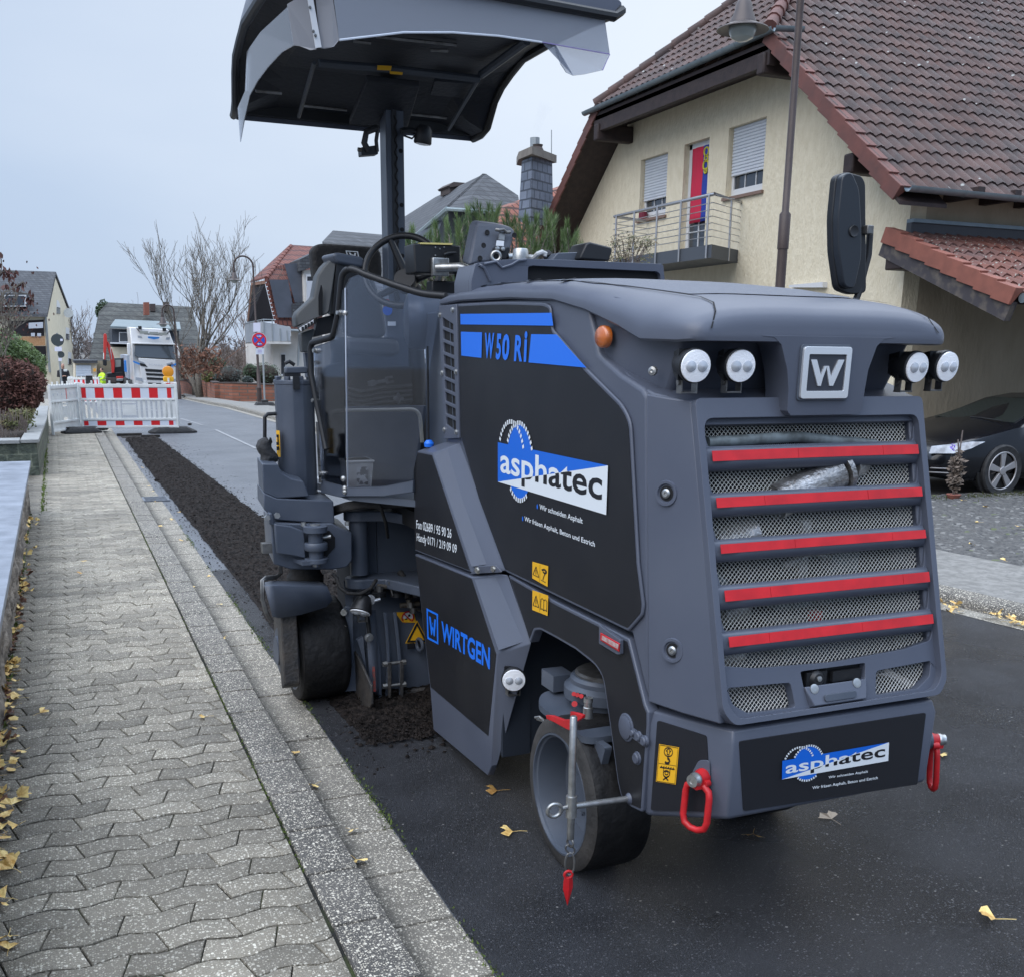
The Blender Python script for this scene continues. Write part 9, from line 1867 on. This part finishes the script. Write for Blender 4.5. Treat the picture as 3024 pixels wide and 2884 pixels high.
for y in YC:
    e = min(1, (y-4.28)/.16, (6.0-y)/.10+.02) if y > 4.28 else 0; e = max(e, 0); hgt = .055+.14*math.sqrt(max(0, 1-(1-e)**2)); zl_ = lipL(y) if y < 5.8 else 2.87+(y-5.8)*.0
    w_ = (xr(y)-xl(y))/2; xc = (xr(y)+xl(y))/2; r = []
    topz = max(zl_, 3.02 if y < 5.9 else 2.95)+hgt-.02
    for k in range(25):
        a_ = PI*k/24; c2_, s2_ = math.cos(a_), math.sin(a_); r.append(V((xc-w_*math.copysign(abs(c2_)**.4, c2_), y, zl_+(topz-zl_)*abs(s2_)**.55)))
    rings.append([V((r[0].x+.015, y, zl_-.03))]+r+[V((r[-1].x-.015, y, zl_-.03))])
mb.loft(rings, False, False); mb.poly(rings[0]); mb.poly(rings[-1])
canopy = mb.build('canopy', m_grey, mill, smooth=True, angle=50)
mb = MB(); seal = [V((xl(y), y, lipL(y)-.012)) for y in reversed(YC)]+[V((xl(4.28)+.04, 4.265, lipL(4.28)-.02)), V((1.6, 4.25, 3.05)), V((2.26, 4.262, 3.035))]+[V((xr(y), y, lipL(y)-.018)) for y in YC]
mb.tube(seal, .020, n=8); mb.build('lip_seal', m_blk, canopy, smooth=True)
def und(u, y):     # u 0..1 across
    x = xl(y)+.02+(xr(y)-xl(y)-.04)*u; zl_ = lipL(y)-.01; pan = 2.90+.14*min(1, (6.0-y)/.45)-.0; e = min(1, min(u, 1-u)/.16); return V((x, y, zl_+(pan-zl_)*e if y > 4.4 else zl_))
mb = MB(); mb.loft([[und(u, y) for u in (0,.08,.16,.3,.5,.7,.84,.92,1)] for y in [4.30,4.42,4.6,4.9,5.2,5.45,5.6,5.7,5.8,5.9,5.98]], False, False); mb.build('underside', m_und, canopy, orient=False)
mb = MB(); mb.prism([V((.97,5.99,2.862)),V((2.29,5.99,2.862)),V((2.29,5.99,2.93)),V((.97,5.99,2.93))], (0,-.03,0)); mb.build('front_edge', m_blk, canopy)
mb = MB(); mb.tube([pbk(470,292,5.2),pbk(800,318,5.2),pbk(1210,365,5.2)], .018, n=8); mb.tube([pbk(450,290,5.2),pbk(378,540,5.85)], .010, n=6); mb.tube([pbk(1215,350,5.2),pbk(1070,595,5.9)], .012, n=6); mb.tube([pbk(1430,190,4.7),pbk(1220,345,5.2)], .02, n=8)
mb.build('underside_rib', mat('rib_dark', (.05,.06,.075), .5), canopy, smooth=True, split=True)
mb = MB()
for (a_, b_, c2_, d2_, y) in ((395,487,600,508,5.75),(862,524,1060,545,5.8),(630,190,710,200,4.9),(735,170,1105,208,4.9),(985,232,1066,236,4.9),(180,420,300,432,5.4)): mb.tube([pbk(a_,b_,y), pbk(c2_,d2_,y)], .007, n=6)
mb.build('grab_bar', m_steel, canopy, smooth=True, split=True)
mb = MB(); mb.prism([pbk(690,345,5.35),pbk(935,372,5.35),pbk(880,560,5.7),pbk(610,545,5.7)], (0,0,-.03)); mb.build('mast_socket', m_und, canopy, bevel=.005)
mb = MB(); mb.prism([pbk(742,302,5.17),pbk(807,305,5.17),pbk(803,326,5.17),pbk(740,323,5.17)], (0,.004,0)); mb.prism([pbk(798,329,5.17),pbk(858,334,5.17),pbk(856,346,5.17),pbk(800,341,5.17)], (0,.004,0)); mb.build('canopy_label', m_yel, canopy, split=True)
mb = MB(); mb.prism(rpoly([pbk(1005,360,5.4),pbk(1195,375,5.4),pbk(1150,440,5.55),pbk(985,425,5.55)], .01), (0,0,-.015)); mb.build('hatch', m_und, canopy)
def pane(name, pts, n_, m=m_poly): mb = MB(); mb.prism(pts, V(n_)*.004); return mb.build(name, m, canopy)
YV = 4.27; v = lambda a, b, y=YV: pY('B', a, b, y)
pane('visor_pane', [v(536,-40)+V((0,0,.0)), v(565,185), v(860,150), v(1090,150), v(1300,166), v(1500,195), v(1812,250), v(1788,82), v(1600,50), v(1300,-12), v(900,-80), v(560,-90)], (0,1,0))
pane('visor_flap', [v(1556,196,YV+.01), v(1566,245,YV+.02), v(1585,295,YV+.03), v(1612,335,YV+.03), v(1645,350,YV+.03), v(1690,345,YV+.03), v(1778,325,YV+.03), v(1815,252,YV+.01), v(1500,196,YV+.01)], (0,1,0), m_polyc)
pane('visor_pane', [v(455,-30,YV+.06), v(480,222,YV+.06), v(500,226,YV+.05), v(540,216,YV+.01), v(565,185), v(530,-40)], (0,1,0), mat('grey_panel', (.20,.21,.235), .4))
vx = lambda a, b: pX('B', a, b, .945)
pane('visor_pane', [v(325,20,YV+.16), v(355,210,YV+.16), v(385,214,YV+.14), v(432,232,YV+.10), v(460,228,YV+.08), v(425,-40,YV+.08)], (0,1,0), MATS['grey_panel'])
pane('side_visor', [vx(138,240), vx(200,150), vx(330,30)+V((0,-.0,0)), v(355,210,YV+.16), vx(300,240), vx(235,310), vx(190,370), vx(152,440), vx(125,560), vx(108,655), vx(96,500), vx(130,420)], (1,0,0), m_polyc)
mb = MB(); mb.prism([v(415,-20,YV+.055), v(440,-20,YV+.055), v(482,220,YV+.055), v(455,224,YV+.055)], (0,-.006,0)); vb = mb.build('visor_bracket', mat('bracket_white', (.62,.64,.66), .5), canopy)
mb = MB()
for a_, b_ in ((430,35),(445,145),(455,165)): mb.lathe([(.006,0),(.004,.004)], v(a_,b_,YV+.045), (0,-1,0), 8)
mb.build('visor_rivet', m_steel, vb, split=True)
mb = MB(); mb.tube([v(566,186), v(860,151), v(1090,151), v(1300,167), v(1500,196)], .004, n=6); mb.build('visor_edge', mat('edge_white', (.6,.65,.72), .4), canopy, smooth=True)
mb = MB(); mb.tube([v(1500,196), v(1812,251), v(1779,325)], .002, n=6); mb.build('visor_edge', mat('edge_violet', (.25,.2,.45), .3), canopy)
